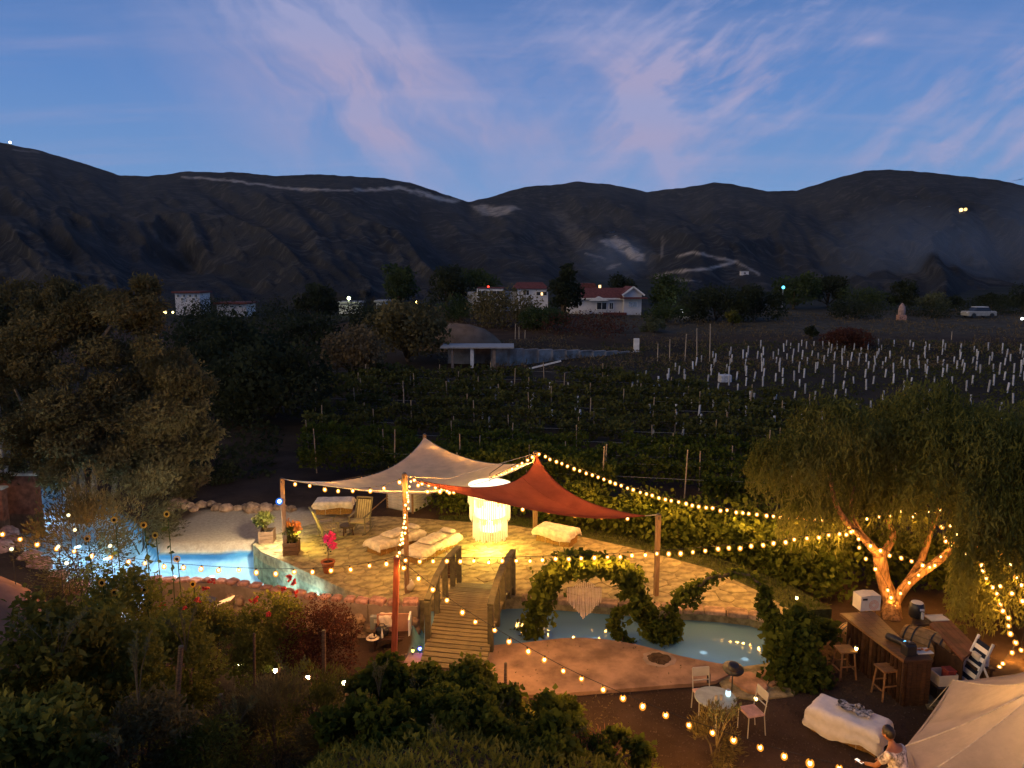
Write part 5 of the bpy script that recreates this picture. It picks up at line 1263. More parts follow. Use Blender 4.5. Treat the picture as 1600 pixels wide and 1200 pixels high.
def throw(loc, rz, l, w, h, hang, label, seed=0, m=M_LINEN, group=None, cat='throw', name='white_throw', n=34):
    """cloth lying on a box l x w x h with its border hanging down"""
    rs = np.random.default_rng(seed); rows = []; ph = rs.uniform(0, 6, 6); hang4 = [hang * rs.uniform(.75, 1.2) for _ in range(4)]
    ex, ey = l / 2, w / 2
    def prof(t, e, ha, hb):                    # arc length -> (coordinate, drop)
        if t > e: return e + .03, min(t - e, 9)
        if t < -e: return -e - .03, min(-t - e, 9)
        return t, 0
    us = np.linspace(-ex - hang4[0], ex + hang4[1], n + 1); vs_ = np.linspace(-ey - hang4[2], ey + hang4[3], n + 1)
    for u in us:
        row = []
        for v in vs_:
            x, dx = prof(u, ex, 0, 0); y, dy = prof(v, ey, 0, 0); d = max(dx, dy)
            rip = .016 * math.sin(u * 15 + ph[0]) + .014 * math.sin(v * 17 + ph[1]) + .010 * math.sin((u + v) * 29 + ph[2]); k = min(1, d / .12)
            d *= 1 + .14 * math.sin(u * 5 + ph[3]) + .10 * math.sin(v * 7 + ph[4])
            cx_ = (1 if dx else 0) * math.copysign(1, u) * (rip * k + .05 * k); cy_ = (1 if dy else 0) * math.copysign(1, v) * (rip * k + .05 * k)
            z = h + .02 - d + (.012 * math.sin(u * 13 + ph[2]) * math.sin(v * 11 + ph[5]) if d == 0 else 0)
            row.append((x + cx_, y + cy_, max(z, .02)))
        rows.append(row)
    o = thing(name, label, cat, loc, rz, group); MB().grid(rows).build('cloth', m, o, smooth=True)
    hems = [Vector(p) for p in rows[0]] + [Vector(r_[-1]) for r_ in rows[1:]] + [Vector(p) for p in rows[-1][::-1][1:]] + [Vector(r_[0]) for r_ in rows[::-1][1:]]
    MB().tube(hems, .008, 4).build('hem', m, o)
    return o
def cushion(loc, rz, l, w, t, label, m=M_LINEN, group=None, tilt=0.0):
    rows1 = []; rows2 = []; n = 10
    for i in range(n + 1):
        r1 = []; r2 = []
        for j in range(n + 1):
            u, v = i / n * 2 - 1, j / n * 2 - 1; b = (max(0, 1 - u ** 4) * max(0, 1 - v ** 4)) ** .45 * t / 2
            x, y = u * l / 2 * (1 - .05 * v * v), v * w / 2 * (1 - .05 * u * u); r1.append((x, y, t / 2 + b)); r2.append((x, y, t / 2 - b))
        rows1.append(r1); rows2.append(r2)
    o = thing('cushion', label, 'cushion', loc, rz, group); o.rotation_euler = (0, tilt, rz)
    MB().grid(rows1).grid([r_[::-1] for r_ in rows2]).build('cushion_cover', m, o, smooth=True)
    edge = [Vector(p) for p in rows1[0]] + [Vector(r_[-1]) for r_ in rows1[1:]] + [Vector(p) for p in rows1[-1][::-1][1:]] + [Vector(r_[0]) for r_ in rows1[::-1][1:]]
    MB().tube(edge, .008, 4).build('piping', m, o)
    return o
def tg(px, py, z=Z_T): return G(px, py, z)
p = tg(523, 800); bale((p.x, p.y, gz(p.x, p.y) if p.y > 26.5 else Z_T), .05, 1.25, .6, .46, 'straw bale seat at the back of the terrace behind the rocking chairs')
zb_ = gz(p.x, p.y) if p.y > 26.5 else Z_T
throw((p.x, p.y, zb_), .05, 1.27, .62, .47, .22, 'white throw over the bale behind the rocking chairs', 3)
p = tg(870, 846); bale((p.x, p.y, Z_T), -.55, 1.2, .6, .46, 'straw bale seat on the grass right of the fringe lamp')
throw((p.x, p.y, Z_T), -.55, 1.22, .62, .47, .26, 'cream throw over the bale right of the fringe lamp', 4)
def lounge(px0, py0, px1, py1, side, sd_):
    a, b = tg(px0, py0), tg(px1, py1); d = (b - a); rz = math.atan2(d.y, d.x); L = d.length; u = d.normalized()
    for k in range(2):
        c = a + u * (L * (.25 + .5 * k)); bale((c.x, c.y, Z_T), rz, L / 2 - .02, .62, .36, ('near' if k == 0 else 'far') + ' straw bale of the ' + side + ' lounge bed on the terrace', 'bales of the lounge beds')
    for k in range(2):
        c = a + u * (L * (.25 + .5 * k)); throw((c.x, c.y, Z_T), rz, L / 2 - .02, .64, .38, .2, 'cream throw draped over the ' + ('near' if k == 0 else 'far') + ' half of the ' + side + ' lounge bed', sd_ + k, group='throws of the lounge beds', n=28)
    for k, t in enumerate((.40, .62)):
        c = a + u * (L * t); cushion((c.x, c.y, Z_T + .40), rz, .48, .56, .12, ('lower' if k == 0 else 'upper') + ' flat cushion on the ' + side + ' lounge bed', group='cushions of the lounge beds')
    c = a + u * (L * .93); cushion((c.x, c.y, Z_T + .40), rz, .26, .50, .13, 'head pillow at the far end of the ' + side + ' lounge bed', group='cushions of the lounge beds')
lounge(584, 866, 650, 842, 'left', 10); lounge(644, 880, 704, 848, 'right', 20)

# ================================================================== rocking chairs
M_CHAIR = mat('olive_painted_wood', (.16, .14, .07), .6, .25, 6); M_SLAT = mat('yellowed_cushion_cloth', (.44, .38, .18), .8, .15, 8)
def rocker(px, py, rz, label):
    b = tg(px, py); o = thing('rocking_chair', label, 'chair', (b.x, b.y, Z_T), rz, 'rocking chairs on the terrace')
    for s in (-.27, .27):
        MB().tube([(s, -.50, .10), (s, -.25, .03), (s, 0, .015), (s, .25, .035), (s, .58, .13)], .02, 6).build('rocker', M_CHAIR, o)
        MB().bar((s, -.24, .03), (s, -.27, .62), .035).build('leg', M_CHAIR, o); MB().bar((s, .22, .03), (s, .28, .55), .035).build('leg', M_CHAIR, o)
        MB().box((s, 0, .63), (.07, .62, .025)).build('arm', M_CHAIR, o); MB().bar((s, .22, .40), (s, .52, 1.10), .035).build('back_post', M_CHAIR, o)
    for k in range(6): MB().box((0, -.24 + k * .095, .42 - k * .006), (.54, .08, .02)).build('seat_slat', M_SLAT, o)
    for k in range(6):
        x = -.2 + k * .08; MB().bar((x, .26, .42), (x, .50, 1.02), .062, .016).build('back_slat', M_SLAT, o)
    MB().bar((-.28, .52, 1.08), (.28, .52, 1.08), .05).build('top_rail', M_CHAIR, o); MB().bar((-.27, -.26, .40), (.27, -.26, .40), .04).build('front_rail', M_CHAIR, o); MB().bar((-.27, .25, .22), (.27, .25, .22), .025).build('stretcher', M_CHAIR, o)
    return o
rocker(513, 842, R(118), 'rocking chair turned sideways nearer the planters')
rocker(563, 832, R(-10), 'rocking chair facing the viewer with its back to the dark yard')
b = tg(543, 836); o = thing('log_table', 'low log side table between the rocking chairs', 'table', (b.x, b.y, Z_T)); MB().lathe([(.24, .30), (.26, .34), (.25, .36)], 14).build('top', M_DECK, o)
for k in range(3): an = k * 2.1; MB().tube([(.15 * math.cos(an), .15 * math.sin(an), .31), (.2 * math.cos(an), .2 * math.sin(an), 0)], .025, 6).build('leg', M_DARKW, o)

# ================================================================== planters and pots
def planter(px, py, s, label, lm, rs, n, leaf, flower=None, plant='leafy plant'):
    b = tg(px, py); z = Z_T if b.y < 25.2 else gz(b.x, b.y); o = thing('planter_box', label, 'planter', (b.x, b.y, z), .12, 'wooden planters on the terrace')
    h = s * .95
    for k in range(3):
        zz = h * (k + .5) / 3
        for sx_ in (-1, 1):
            MB().box((sx_ * s / 2, 0, zz), (.025, s, h / 3 - .012)).build('side_board', M_WOOD, o); MB().box((0, sx_ * s / 2, zz), (s - .03, .025, h / 3 - .012)).build('side_board', M_WOOD, o)
    for sx_ in (-1, 1):
        for sy_ in (-1, 1): MB().box((sx_ * s / 2, sy_ * s / 2, h / 2), (.05, .05, h + .02)).build('corner_post', M_WOOD, o)
    MB().box((0, 0, h - .08), (s - .05, s - .05, .05)).build('soil', mat('potting_soil', (.03, .02, .014), 1), o)
    p = shrub('potted_shrub', plant, 'plant', (b.x, b.y, z + h - .06), rs, n, leaf, lm, 8, stems=5)
    if flower:
        P = clump_points(40, sub_clumps((0, 0, rs[2]), np.array(rs) * .95, 8, (.4, .6), 0)); np_quads('blossoms', np.concatenate([leaf_quads(P, .10, .9) for _ in range(3)]), flower, p, 'stuff')
planter(418, 846, .42, 'square wooden planter at the sandy left edge of the terrace', L_YEL, (.34, .34, .36), 700, .10, None, 'rounded yellow green shrub in the left planter')
planter(456, 864, .42, 'square wooden planter beside the far left pole', L_YEL, (.26, .26, .36), 420, .11, mat('orange_petal', (.75, .30, .06), .7), 'flowering plant with orange blossoms in the planter by the pole')
b = tg(513, 894); o = thing('flower_pot', 'round terracotta pot at the lagoon edge of the terrace', 'pot', (b.x, b.y, Z_T))
MB().lathe([(.13, 0), (.17, .18), (.19, .30), (.21, .30), (.21, .35), (.17, .35), (.16, .30)], 16).build('bowl', M_CERAM, o, smooth=True); MB().lathe([(.01, .305), (.165, .305)], 12).build('soil', mat('potting_soil', (.03, .02, .014), 1), o)
o = thing('bougainvillea', 'slender bougainvillea with bright pink blossoms in the terracotta pot', 'plant', (b.x, b.y, Z_T + .3))
MB().tube([(0, 0, 0), (.02, 0, .3), (-.02, 0, .55), (.06, 0, .8)], .012, 5).build('stem', M_BARKD, o); MB().tube([(-.01, 0, .5), (-.22, .05, .56), (-.34, .05, .58)], .006, 4).build('twig', M_BARKD, o)
np_quads('blossoms', leaf_quads(clump_points(260, [(np.array((.02, 0, .68)), np.array((.15, .13, .13))), (np.array((.12, 0, .8)), np.array((.12, .12, .12))), (np.array((.16, 0, .52)), np.array((.10, .1, .1)))]), .075, .8), mat('pink_bract', (.80, .04, .22), .6, trans=.3), o, 'stuff')
np_quads('leaves', leaf_quads(clump_points(40, [(np.array((.0, 0, .5)), np.array((.2, .15, .2)))]), .06, .6), L_GREEN, o, 'stuff')
b = tg(704, 900); o = thing('drinks_crate', 'dark wooden crate with bottles behind the left bridge rail', 'crate', (b.x, b.y, Z_T))
for k in range(4): MB().box((0, -.17, .06 + k * .11), (.5, .02, .09)).build('slat', M_DARKW, o); MB().box((0, .17, .06 + k * .11), (.5, .02, .09)).build('slat', M_DARKW, o)
MB().box((-.25, 0, .22), (.02, .36, .44)).build('end_board', M_DARKW, o); MB().box((.25, 0, .22), (.02, .36, .44)).build('end_board', M_DARKW, o); MB().box((0, 0, .45), (.52, .38, .02)).build('lid', M_DARKW, o)
for k, (x, c, l) in enumerate(((-.1, (.62, .60, .50), 'pale bottle on the dark crate by the bridge'), (.12, (.55, .60, .10), 'yellow green bottle on the dark crate by the bridge'))):
    q_ = thing('bottle', l, 'bottle', (b.x + x, b.y - .04, Z_T + .46)); MB().lathe([(.045, 0), (.045, .16), (.018, .22), (.018, .28)], 10).build('glass', mat('bottle_%d' % k, c, .2, .1), q_, smooth=True); MB().lathe([(.021, .275), (.021, .30)], 8).build('cork', M_CERAM, q_)
b = tg(640, 922); o = thing('glass_globe', 'clear glass globe vase at the foot of the tall pole', 'vase', (b.x, b.y - .05, Z_T)); MB().lathe([(.06, 0), (.14, .08), (.16, .17), (.12, .27), (.07, .31)], 14, cap=False).build('bowl', mat('pale_glass', (.45, .40, .30), .1, .05), o, smooth=True); MB().lathe([(.07, .30), (.082, .315), (.07, .33)], 12, cap=False).build('lip', M_WHITE, o)

# ================================================================== slatted shed
M_SHED = mat('pale_slat', (.52, .49, .46), .7, .15, 5, objrand=.08)
c0 = D(645, 815, 26.6); zs = gz(c0.x, c0.y); sh = thing('slatted_shed', 'small white slatted shed under the pale sail', 'shed', (c0.x, c0.y, zs))
pl_ = D(606, 808, 27.2) - c0; pr_ = D(674, 806, 27.7) - c0; hS = 1.25
for vec, nm in ((Vector((pl_.x, pl_.y, 0)), 'front_slat'), (Vector((pr_.x, pr_.y, 0)), 'side_slat')):
    nb = 12
    for k in range(nb):
        z = .06 + hS * k / nb; q_ = math.atan2(vec.y, vec.x); m_ = vec / 2
        o = MB().box((0, 0, 0), (vec.length - .04, .03, hS / nb - .012)).build(nm, M_SHED, sh); o.location = (m_.x, m_.y, z + hS / nb / 2); o.rotation_euler = (R(14) * (1 if vec.x > 0 else -1), 0, q_)
for v_ in (Vector((0, 0, 0)), Vector((pl_.x, pl_.y, 0)), Vector((pr_.x, pr_.y, 0)), Vector((pl_.x + pr_.x, pl_.y + pr_.y, 0))): MB().box((v_.x, v_.y, hS / 2), (.07, .07, hS)).build('corner_post', M_POLE, sh)
inn = [Vector((0, .05)), Vector((pr_.x, pr_.y)) * .96, Vector((pl_.x + pr_.x, pl_.y + pr_.y)) * .98, Vector((pl_.x, pl_.y)) * .96]
MB().prism(inn, .02, hS - .02).build('back_panel', M_GREYW, sh); MB().prism([q_ * 1.06 for q_ in inn], hS + .01, hS + .06).build('roof', M_GREYW, sh)

# ================================================================== vine arches with macrame
def vine_path(name, label, pts, rad, n, leaf, stemr=.06, extra=(), cat='vine arch', lm=L_VINE):
    pts = [Vector(p) for p in pts]; s = spline(pts, 10); o = thing(name, label, cat, s[0])
    MB().tube(s, .018, 5).build('arch_frame', M_BLACK, o, world=True)
    MB().tube([p + Vector((.05 * math.sin(i * .7), .05 * math.cos(i * .9), 0)) for i, p in enumerate(s)], list(np.linspace(stemr, stemr * .4, len(s))), 7).build('vine_stem', M_BARKD, o, world=True)
    A_ = np.array([tuple(p) for p in s]); idx_ = RNG.uniform(0, len(A_) - 1.001, n); i0 = idx_.astype(int); f = (idx_ - i0)[:, None]
    P = A_[i0] * (1 - f) + A_[i0 + 1] * f; w = rad * (.55 + .75 * vnoise(idx_ * .28, idx_ * 0 + len(label), 5)); d = RNG.normal(size=(n, 3)); d /= np.linalg.norm(d, axis=1, keepdims=True)
    P = P + d * (w * RNG.uniform(.35, 1.1, n))[:, None]
    Q = [P]
    for _ in range(max(8, n // 90)):                             # stray shoots
        b0 = A_[int(RNG.uniform(0, len(A_) - 1))]; d0 = RNG.normal(size=3); d0[2] = abs(d0[2]) * .6 - .1; d0 /= np.linalg.norm(d0); t0 = np.linspace(.4, 1, 9)[:, None]
        Q.append(b0[None] + d0[None] * t0 * (rad * RNG.uniform(1.4, 2.3)) - np.array((0, 0, .12))[None] * t0 ** 2 + RNG.normal(size=(9, 3)) * .02)
    for c, r, k in extra: Q.append(clump_points(k, [(np.array(c), np.array(r))]))
    np_quads('foliage', leaf_quads(np.concatenate(Q), leaf, .9), lm, o, 'stuff', True)
    return o
ya = 17.6
vine_path('vine_arch', 'leafy grapevine arch over the pool edge with macrame hanging in it', [D(826, 1016, ya), D(836, 975, ya), D(846, 935, ya), D(862, 903, ya), (D(900, 884, ya)), D(945, 886, ya), D(980, 905, ya), D(1000, 938, ya - .05), D(1014, 975, ya - .1), D(1024, 1026, 17.4)], .30, 5200, .13,
          extra=[(D(905, 880, ya), (.75, .4, .26), 900), (D(985, 905, ya), (.3, .3, .3), 300), (D(850, 920, ya), (.25, .25, .4), 350)])
vine_path('vine_arch', 'second leafy vine arch curving from the pool edge to the dark column of leaves', [D(1022, 1026, 17.4), D(1034, 985, 17.5), D(1052, 948, 17.5), D(1088, 916, 17.4), D(1140, 896, 17.3), D(1180, 904, 17.1), D(1199, 935, 16.9), D(1205, 978, 16.6), D(1212, 1020, 16.3), D(1225, 1075, 15.9)], .11, 1150, .11,
          extra=[(D(1035, 985, 17.4), (.45, .4, .35), 700), (D(1075, 930, 17.4), (.35, .3, .25), 300), (D(1090, 915, 17.5), (.3, .25, .12), 100), (D(1195, 945, 16.9), (.2, .2, .4), 350)])
vine_path('climbing_vine', 'vine loop trailing left of the shared arch trunk above the pool', [D(1020, 1020, 17.4), D(990, 1010, 17.3), D(968, 992, 17.3), D(958, 975, 17.4), D(972, 955, 17.4), D(1000, 950, 17.4)], .14, 900, .12, .03, cat='vine')
vine_path('climbing_vine', 'vine loop trailing right of the shared arch trunk above the pool', [D(1026, 1022, 17.4), D(1045, 1002, 17.3), D(1056, 980, 17.3), D(1050, 955, 17.4)], .13, 700, .12, .03, cat='vine')
vine_path('climbing_vine', 'dark leafy vine column at the right end of the second arch', [D(1236, 1130, 14.9), D(1230, 1075, 15.3), D(1222, 1020, 15.8), D(1212, 970, 16.4)], .34, 3400, .13, .06, cat='vine',
          extra=[(D(1245, 1010, 15.6), (.45, .4, .5), 900), (D(1262, 1060, 15.4), (.5, .45, .5), 1100), (D(1250, 970, 16), (.4, .4, .3), 500), (D(1285, 985, 16.6), (.4, .4, .25), 400)])
for px, py, lab in ((1030, 1030, 1),):
    b = G(px, py, Z_P); o = MB().ball((0, 0, 0), .40, .36, .022, 18, 6, .10).build('planting_pit', M_CONC); o.location = (b.x, b.y, Z_P + .004); o['kind'] = 'structure'
    o2 = MB().ball((0, 0, .004), .31, .28, .045, 18, 6, .14).build('pit_soil', mat('pit_earth', (.055, .036, .022), 1, .4, 9, .6), o)
mm_ = D(913, 918, 17.55); mac = thing('macrame_hanging', 'cream macrame hanging with pointed fringe under the vine arch', 'wall hanging', mm_)
MB().tube([(-.43, 0, 0), (.43, 0, 0)], .014, 7).build('rod', M_POLE, mac); MB().tube([(-.3, 0, 0), (0, .02, .28), (.3, 0, 0)], .006, 4).build('hanger', M_LINEN, mac)
M_COTTON = mat('cotton_cord', (.66, .55, .44), .95, .1, 20)
mb = MB()
for k in range(10):
    x = -.22 + k * .049; mb.tube([(x, -.01, .18 - abs(x) * .5), (x, -.015, 0)], .013, 5)
mb.build('upper_knots', M_COTTON, mac, kind='stuff')
for k in range(24):
    x = -.41 + k * .0357; L = .34 + .48 * (1 - abs(x) / .43) + random.uniform(-.03, .03)
    MB().tube([(x, -.012, .01), (x + random.uniform(-.006, .006), -.015, -L * .5), (x + random.uniform(-.01, .01), -.012, -L)], .0115, 5).build('strand', M_COTTON, mac)

# ================================================================== bar
M_LOG = mat('dark_log', (.045, .021, .011), .8, .4, 6, .4, objrand=.3)
q0, q1, q2, q3 = [G(*p, 1.06) for p in ((1312, 958), (1366, 956), (1424, 1012), (1412, 1032))]
bar = thing('bar_counter', 'wooden bar counter with plank top and dark log front under the pepper tree', 'bar', (q0.x, q0.y, 0))
for k in range(4):
    a, b, c, d = q0.lerp(q1, k / 4), q0.lerp(q1, (k + 1) / 4), q3.lerp(q2, (k + 1) / 4), q3.lerp(q2, k / 4); g = .004
    MB().prism([(a.x + g, a.y), (b.x - g, b.y), (c.x - g, c.y), (d.x + g, d.y)], 1.005, 1.062).build('top_plank', M_BARTOP, bar, world=True)
for k in range(15):
    t = .10 + .86 * k / 14; p = q0.lerp(q3, t) + Vector((.12, 0, 0)); MB().tube([(p.x, p.y, -.05), (p.x + random.uniform(-.01, .01), p.y, 1.0)], random.uniform(.045, .062), 7).build('front_log', M_LOG, bar, world=True)
e0, e1 = G(1413, 1031, 1.06), G(1458, 1030, 1.06)
MB().prism([(e0.x - .02, e0.y - .02), (e1.x, e1.y - .02), (e1.x + .05, e1.y + .5), (e0.x, e0.y + .35)], 1.0, 1.055).build('end_top', M_DARKW, bar, world=True)
for k in range(6):
    p = e0.lerp(e1, (k + .5) / 6); MB().box((p.x, p.y + .05, .49), ((e1.x - e0.x) / 6 - .008, .04, 1.0)).build('end_board', M_DARKW, bar, world=True)
MB().box((e1.x - .02, e1.y + .28, .49), (.04, .44, 1.0)).build('side_board', M_DARKW, bar, world=True)
# back counter
r0, r1, r2, r3 = [G(*p, .95) for p in ((1424, 968), (1478, 962), (1528, 1012), (1504, 1030))]
bb = thing('back_counter', 'dark wooden back counter behind the lying barrel', 'counter', (r0.x, r0.y, 0))
MB().prism([r0.xy, G(1452, 966, .95).xy, G(1452, 975, .95).xy, G(1424, 978, .95).xy], .90, .95).build('worktop', M_DARKW, bb, world=True)
for k in range(5):
    a, b, c, d = G(1452, 975, .95).lerp(r1, k / 5), G(1452, 975, .95).lerp(r1, (k + 1) / 5), r3.lerp(r2, (k + 1) / 5), r3.lerp(r2, k / 5)
    MB().prism([(a.x + .004, a.y), (b.x - .004, b.y), (c.x - .004, c.y), (d.x + .004, d.y)], .90, .952).build('top_plank', mat('reddish_plank', (.16, .055, .03), .6, .3, 5, objrand=.2), bb, world=True)
fa, fb = G(1426, 978, .95), r3
for k in range(10):
    p = fa.lerp(fb, (k + .5) / 10); MB().box((p.x + .03, p.y + .05, .44), (.2, .03, .9), math.atan2(fb.y - fa.y, fb.x - fa.x)).build('front_board', M_DARKW, bb, world=True)
def barrel(loc, rot, label, L=.85, r=.30):
    o = thing('wine_barrel', label, 'barrel', loc); o.rotation_euler = rot
    ns = 16
    for k in range(ns):
        a0, a1 = 2 * math.pi * k / ns + .012, 2 * math.pi * (k + 1) / ns - .012; rows_ = []
        for i in range(7):
            t = i / 6; rr_ = r * (.82 + .18 * (1 - (2 * t - 1) ** 2)); z = (t - .5) * L
            rows_.append([(rr_ * math.cos(a0), rr_ * math.sin(a0), z), (rr_ * math.cos(a1), rr_ * math.sin(a1), z)])
        MB().grid(rows_).build('stave', mat('barrel_oak', (.30, .17, .06), .6, .3, 6, objrand=.15), o)
    for z in (-.40, -.2, .2, .40):
        t = z + .5; rr_ = r * (.82 + .18 * (1 - (2 * z / 1.0) ** 2)) + .006; MB().lathe([(rr_, z * L - .02), (rr_ + .003, z * L + .02)], 24, cap=False).build('hoop', M_BLACK, o)
    for s in (-1, 1): MB().lathe([(.01, s * L * .47), (r * .82, s * L * .47)], 20).build('head', mat('barrel_head_wood', (.15, .065, .025), .7, .3, 6), o)
p = G(1452, 1030, .45); barrel((p.x + .1, p.y + .35, .62), (R(90), 0, R(38)), 'oak wine barrel lying on its side behind the bar end', .95, .36)
p = G(1334, 1004, .40); barrel((p.x + .1, p.y + .1, .42), (R(90), 0, R(12)), 'wine barrel lying under the left end of the bar', .7, .34)
def stool(px, py, zt_, rz, label):
    b = G(px, py, zt_); o = thing('bar_stool', label, 'stool', (b.x, b.y, 0), rz, 'stools at the bar')
    M_ST = mat('stool_wood', (.22, .11, .045), .6, .3, 6)
    for k in range(3): MB().box((0, -.12 + .12 * k, zt_ - .02), (.38, .112, .035)).build('seat_plank', M_ST, o)
    for sx_ in (-1, 1):
        for sy_ in (-1, 1): MB().bar((sx_ * .14, sy_ * .14, zt_ - .04), (sx_ * .19, sy_ * .19, 0), .035).build('leg', M_ST, o)
    for sx_ in (-1, 1): MB().bar((sx_ * .175, -.175, .22), (sx_ * .175, .175, .22), .025).build('rung', M_ST, o); MB().bar((-.165, sx_ * .165, .32), (.165, sx_ * .165, .32), .025).build('rung', M_ST, o)
stool(1321, 1013, .68, .1, 'square wooden stool below the left end of the bar'); stool(1386, 1042, .68, .15, 'square wooden stool in front of the middle of the bar')
# things on and around the bar
b = G(1357, 953, 1.065); o = thing('carton', 'white cardboard carton with reddish print on the far end of the bar', 'box', (b.x, b.y + .12, 1.066), .12)
M_CART = mat('white_cardboard', (.62, .56, .46), .8, .08, 4)
MB().box((0, 0, .18), (.50, .34, .36)).build('carton_body', M_CART, o); MB().box((-.12, 0, .365), (.25, .34, .008), Matrix.Rotation(R(-6), 3, 'Y')).build('flap', M_CART, o); MB().box((.12, 0, .367), (.25, .34, .008), Matrix.Rotation(R(6), 3, 'Y')).build('flap', M_CART, o)
mb = MB(); pr = mat('faded_red_print', (.60, .24, .14), .8, .1)
for k in range(3): mb.lathe([(.05 + .03 * k, 0), (.062 + .03 * k, 0)], 18, (.08, -.173, .14), Matrix.Rotation(R(90), 3, 'X'), cap=False)
mb.build('print', pr, o, kind='stuff'); MB().box((-.15, -.173, .29), (.12, .004, .05)).build('handle_hole', M_BLACK, o)
b = G(1399, 1004, 1.07); o = thing('speaker', 'black cylindrical speaker with glowing blue ring on the bar', 'speaker', (b.x, b.y, 1.145)); o.rotation_euler = (R(90), 0, R(28))
MB().lathe([(.075, -.2), (.08, -.17), (.08, .17), (.075, .2)], 16).build('speaker_body', M_BLACK, o, smooth=True)
MB().lathe([(.052, .203), (.068, .206), (.052, .209)], 18, cap=False).build('light_ring', emat('blue_ring_glow', (.12, .5, 1.0), 2.5), o); MB().lathe([(.01, .202), (.05, .202)], 14).build('cone', M_GREYW, o)
b = G(1424, 1026, 1.06); o = thing('black_appliance', 'boxy black appliance on the end of the bar', 'appliance', (b.x, b.y + .12, 1.058)); MB().bbox((0, 0, .12), (.26, .22, .24), .1, b=.03).build('appliance_body', M_BLACK, o); MB().box((.02, -.02, .25), (.16, .12, .03), .1).build('lid', M_BLACK, o); MB().lathe([(.02, .26), (.02, .29)], 8).build('knob', M_GREYW, o)
b = G(1444, 1020, 1.06); o = thing('serving_tray', 'pale tray of food on the end of the bar', 'tray', (b.x, b.y + .06, 1.058)); MB().bbox((0, 0, .012), (.36, .24, .024), .1, b=.01).build('tray_base', M_CART, o)
for k in range(5): MB().ball((-.12 + .06 * k, random.uniform(-.05, .05), .04), .035, .03, .022, 8, 5, .1).build('pastry', mat('baked_crust', (.40, .15, .05), .7, .3, 20), o)
b = G(1435, 967, .95); o = thing('air_fryer', 'black air fryer with silver handle on the back counter', 'appliance', (b.x, b.y + .1, .952))
MB().lathe([(.14, 0), (.17, .05), (.175, .2), (.16, .33), (.13, .36)], 18).build('fryer_body', M_BLACK, o, smooth=True); MB().lathe([(.01, .362), (.135, .362), (.13, .372)], 18).build('lid', M_CART, o); MB().box((.03, -.20, .12), (.035, .07, .16)).build('handle', M_TUBE, o); MB().box((.03, -.172, .25), (.10, .02, .05)).build('control_panel', M_TUBE, o)
b = G(1464, 966, .96); o = thing('paper_tray', 'white tray lying on the back counter beside the air fryer', 'tray', (b.x, b.y, .956), .1); MB().bbox((0, 0, .01), (.46, .26, .02), b=.008).build('tray_base', M_CART, o); MB().box((0, .13, .02), (.46, .012, .03)).build('tray_rim', M_CART, o)
b = G(1471, 1050, .55); o = thing('open_carton', 'open cardboard carton behind the bar beside the tent', 'box', (b.x + .05, b.y, .32), .1)
for c_, s_ in (((0, -.17, .12), (.42, .012, .24)), ((0, .17, .12), (.42, .012, .24)), ((-.21, 0, .12), (.012, .34, .24)), ((.21, 0, .12), (.012, .34, .24))): MB().box(c_, s_).build('carton_side', M_CART, o)
MB().box((0, 0, .02), (.41, .33, .02)).build('carton_base', M_CART, o)
o2 = thing('red_cooler', 'small dark red cooler inside the open carton', 'cooler', (b.x + .14, b.y - .03, .35)); MB().bbox((0, 0, .13), (.2, .22, .26), .1, b=.02).build('cooler_body', mat('red_plastic', (.25, .035, .025), .5), o2); MB().bbox((0, 0, .28), (.21, .23, .04), .1, b=.01).build('lid', mat('red_plastic', (.25, .035, .025), .5), o2)
o = thing('black_crate', 'black plastic crate under the open carton', 'crate', (b.x + .05, b.y, 0), .1); MB().bbox((0, 0, .155), (.5, .4, .31), b=.02).build('crate_body', M_BLACK, o); MB().box((0, -.205, .22), (.14, .01, .05)).build('grip', M_GREYW, o)
b = G(1530, 1055, .5); o = thing('small_carton', 'small printed carton standing behind the tent roof', 'box', (b.x, b.y, .75), .05); MB().box((0, 0, .13), (.24, .2, .26)).build('carton_body', M_CART, o); MB().box((0, -.103, .12), (.12, .004, .1)).build('print', pr, o)
o = thing('side_stand', 'plain stand carrying the small printed carton', 'stand', (b.x, b.y, 0)); MB().box((0, 0, .72), (.4, .35, .05)).build('top', M_DARKW, o)
for sx_ in (-.16, .16):
    for sy_ in (-.13, .13): MB().bar((sx_, sy_, 0), (sx_, sy_, .7), .035).build('leg', M_DARKW, o)
# striped deck chair
b = G(1507, 1070, .3); o = thing('deck_chair', 'folded deck chair with navy and white stripes behind the tent', 'chair', (b.x, b.y + .2, 0), R(-12))
f0, f1 = Vector((-.05, 0, .25)), Vector((.32, .1, 1.25)); wv = Vector((.12, -.42, 0))
for k in range(11):
    a, b_ = f0.lerp(f1, k / 11), f0.lerp(f1, (k + 1) / 11); MB().add([a, a + wv, b_ + wv, b_], [(0, 1, 2, 3)]).build('stripe', mat('navy_canvas', (.012, .018, .04), .8) if k % 2 == 0 else M_WHITE, o)
for off in (Vector((0, 0, 0)), wv): MB().bar(f0 + off - (f1 - f0) * .2, f1 + off + (f1 - f0) * .08, .04).build('frame_rail', M_TUBE, o); MB().bar(f0 + off + (f1 - f0) * .6, Vector((f1.x + .25, f1.y, 0)) + off, .035).build('rear_leg', M_TUBE, o)
# pallet floor behind the bar
pf = thing('pallet_floor', 'pale plank floor section beside the bar end', 'floor boards', (q3.x + .6, q3.y, 0))
for k in range(6): p = G(1452 + k * 7, 1092 - k * 4, .02); MB().box((p.x, p.y + .35, .02), (.105, 1.5, .03), -.25).build('board', M_DECK, pf, world=True)
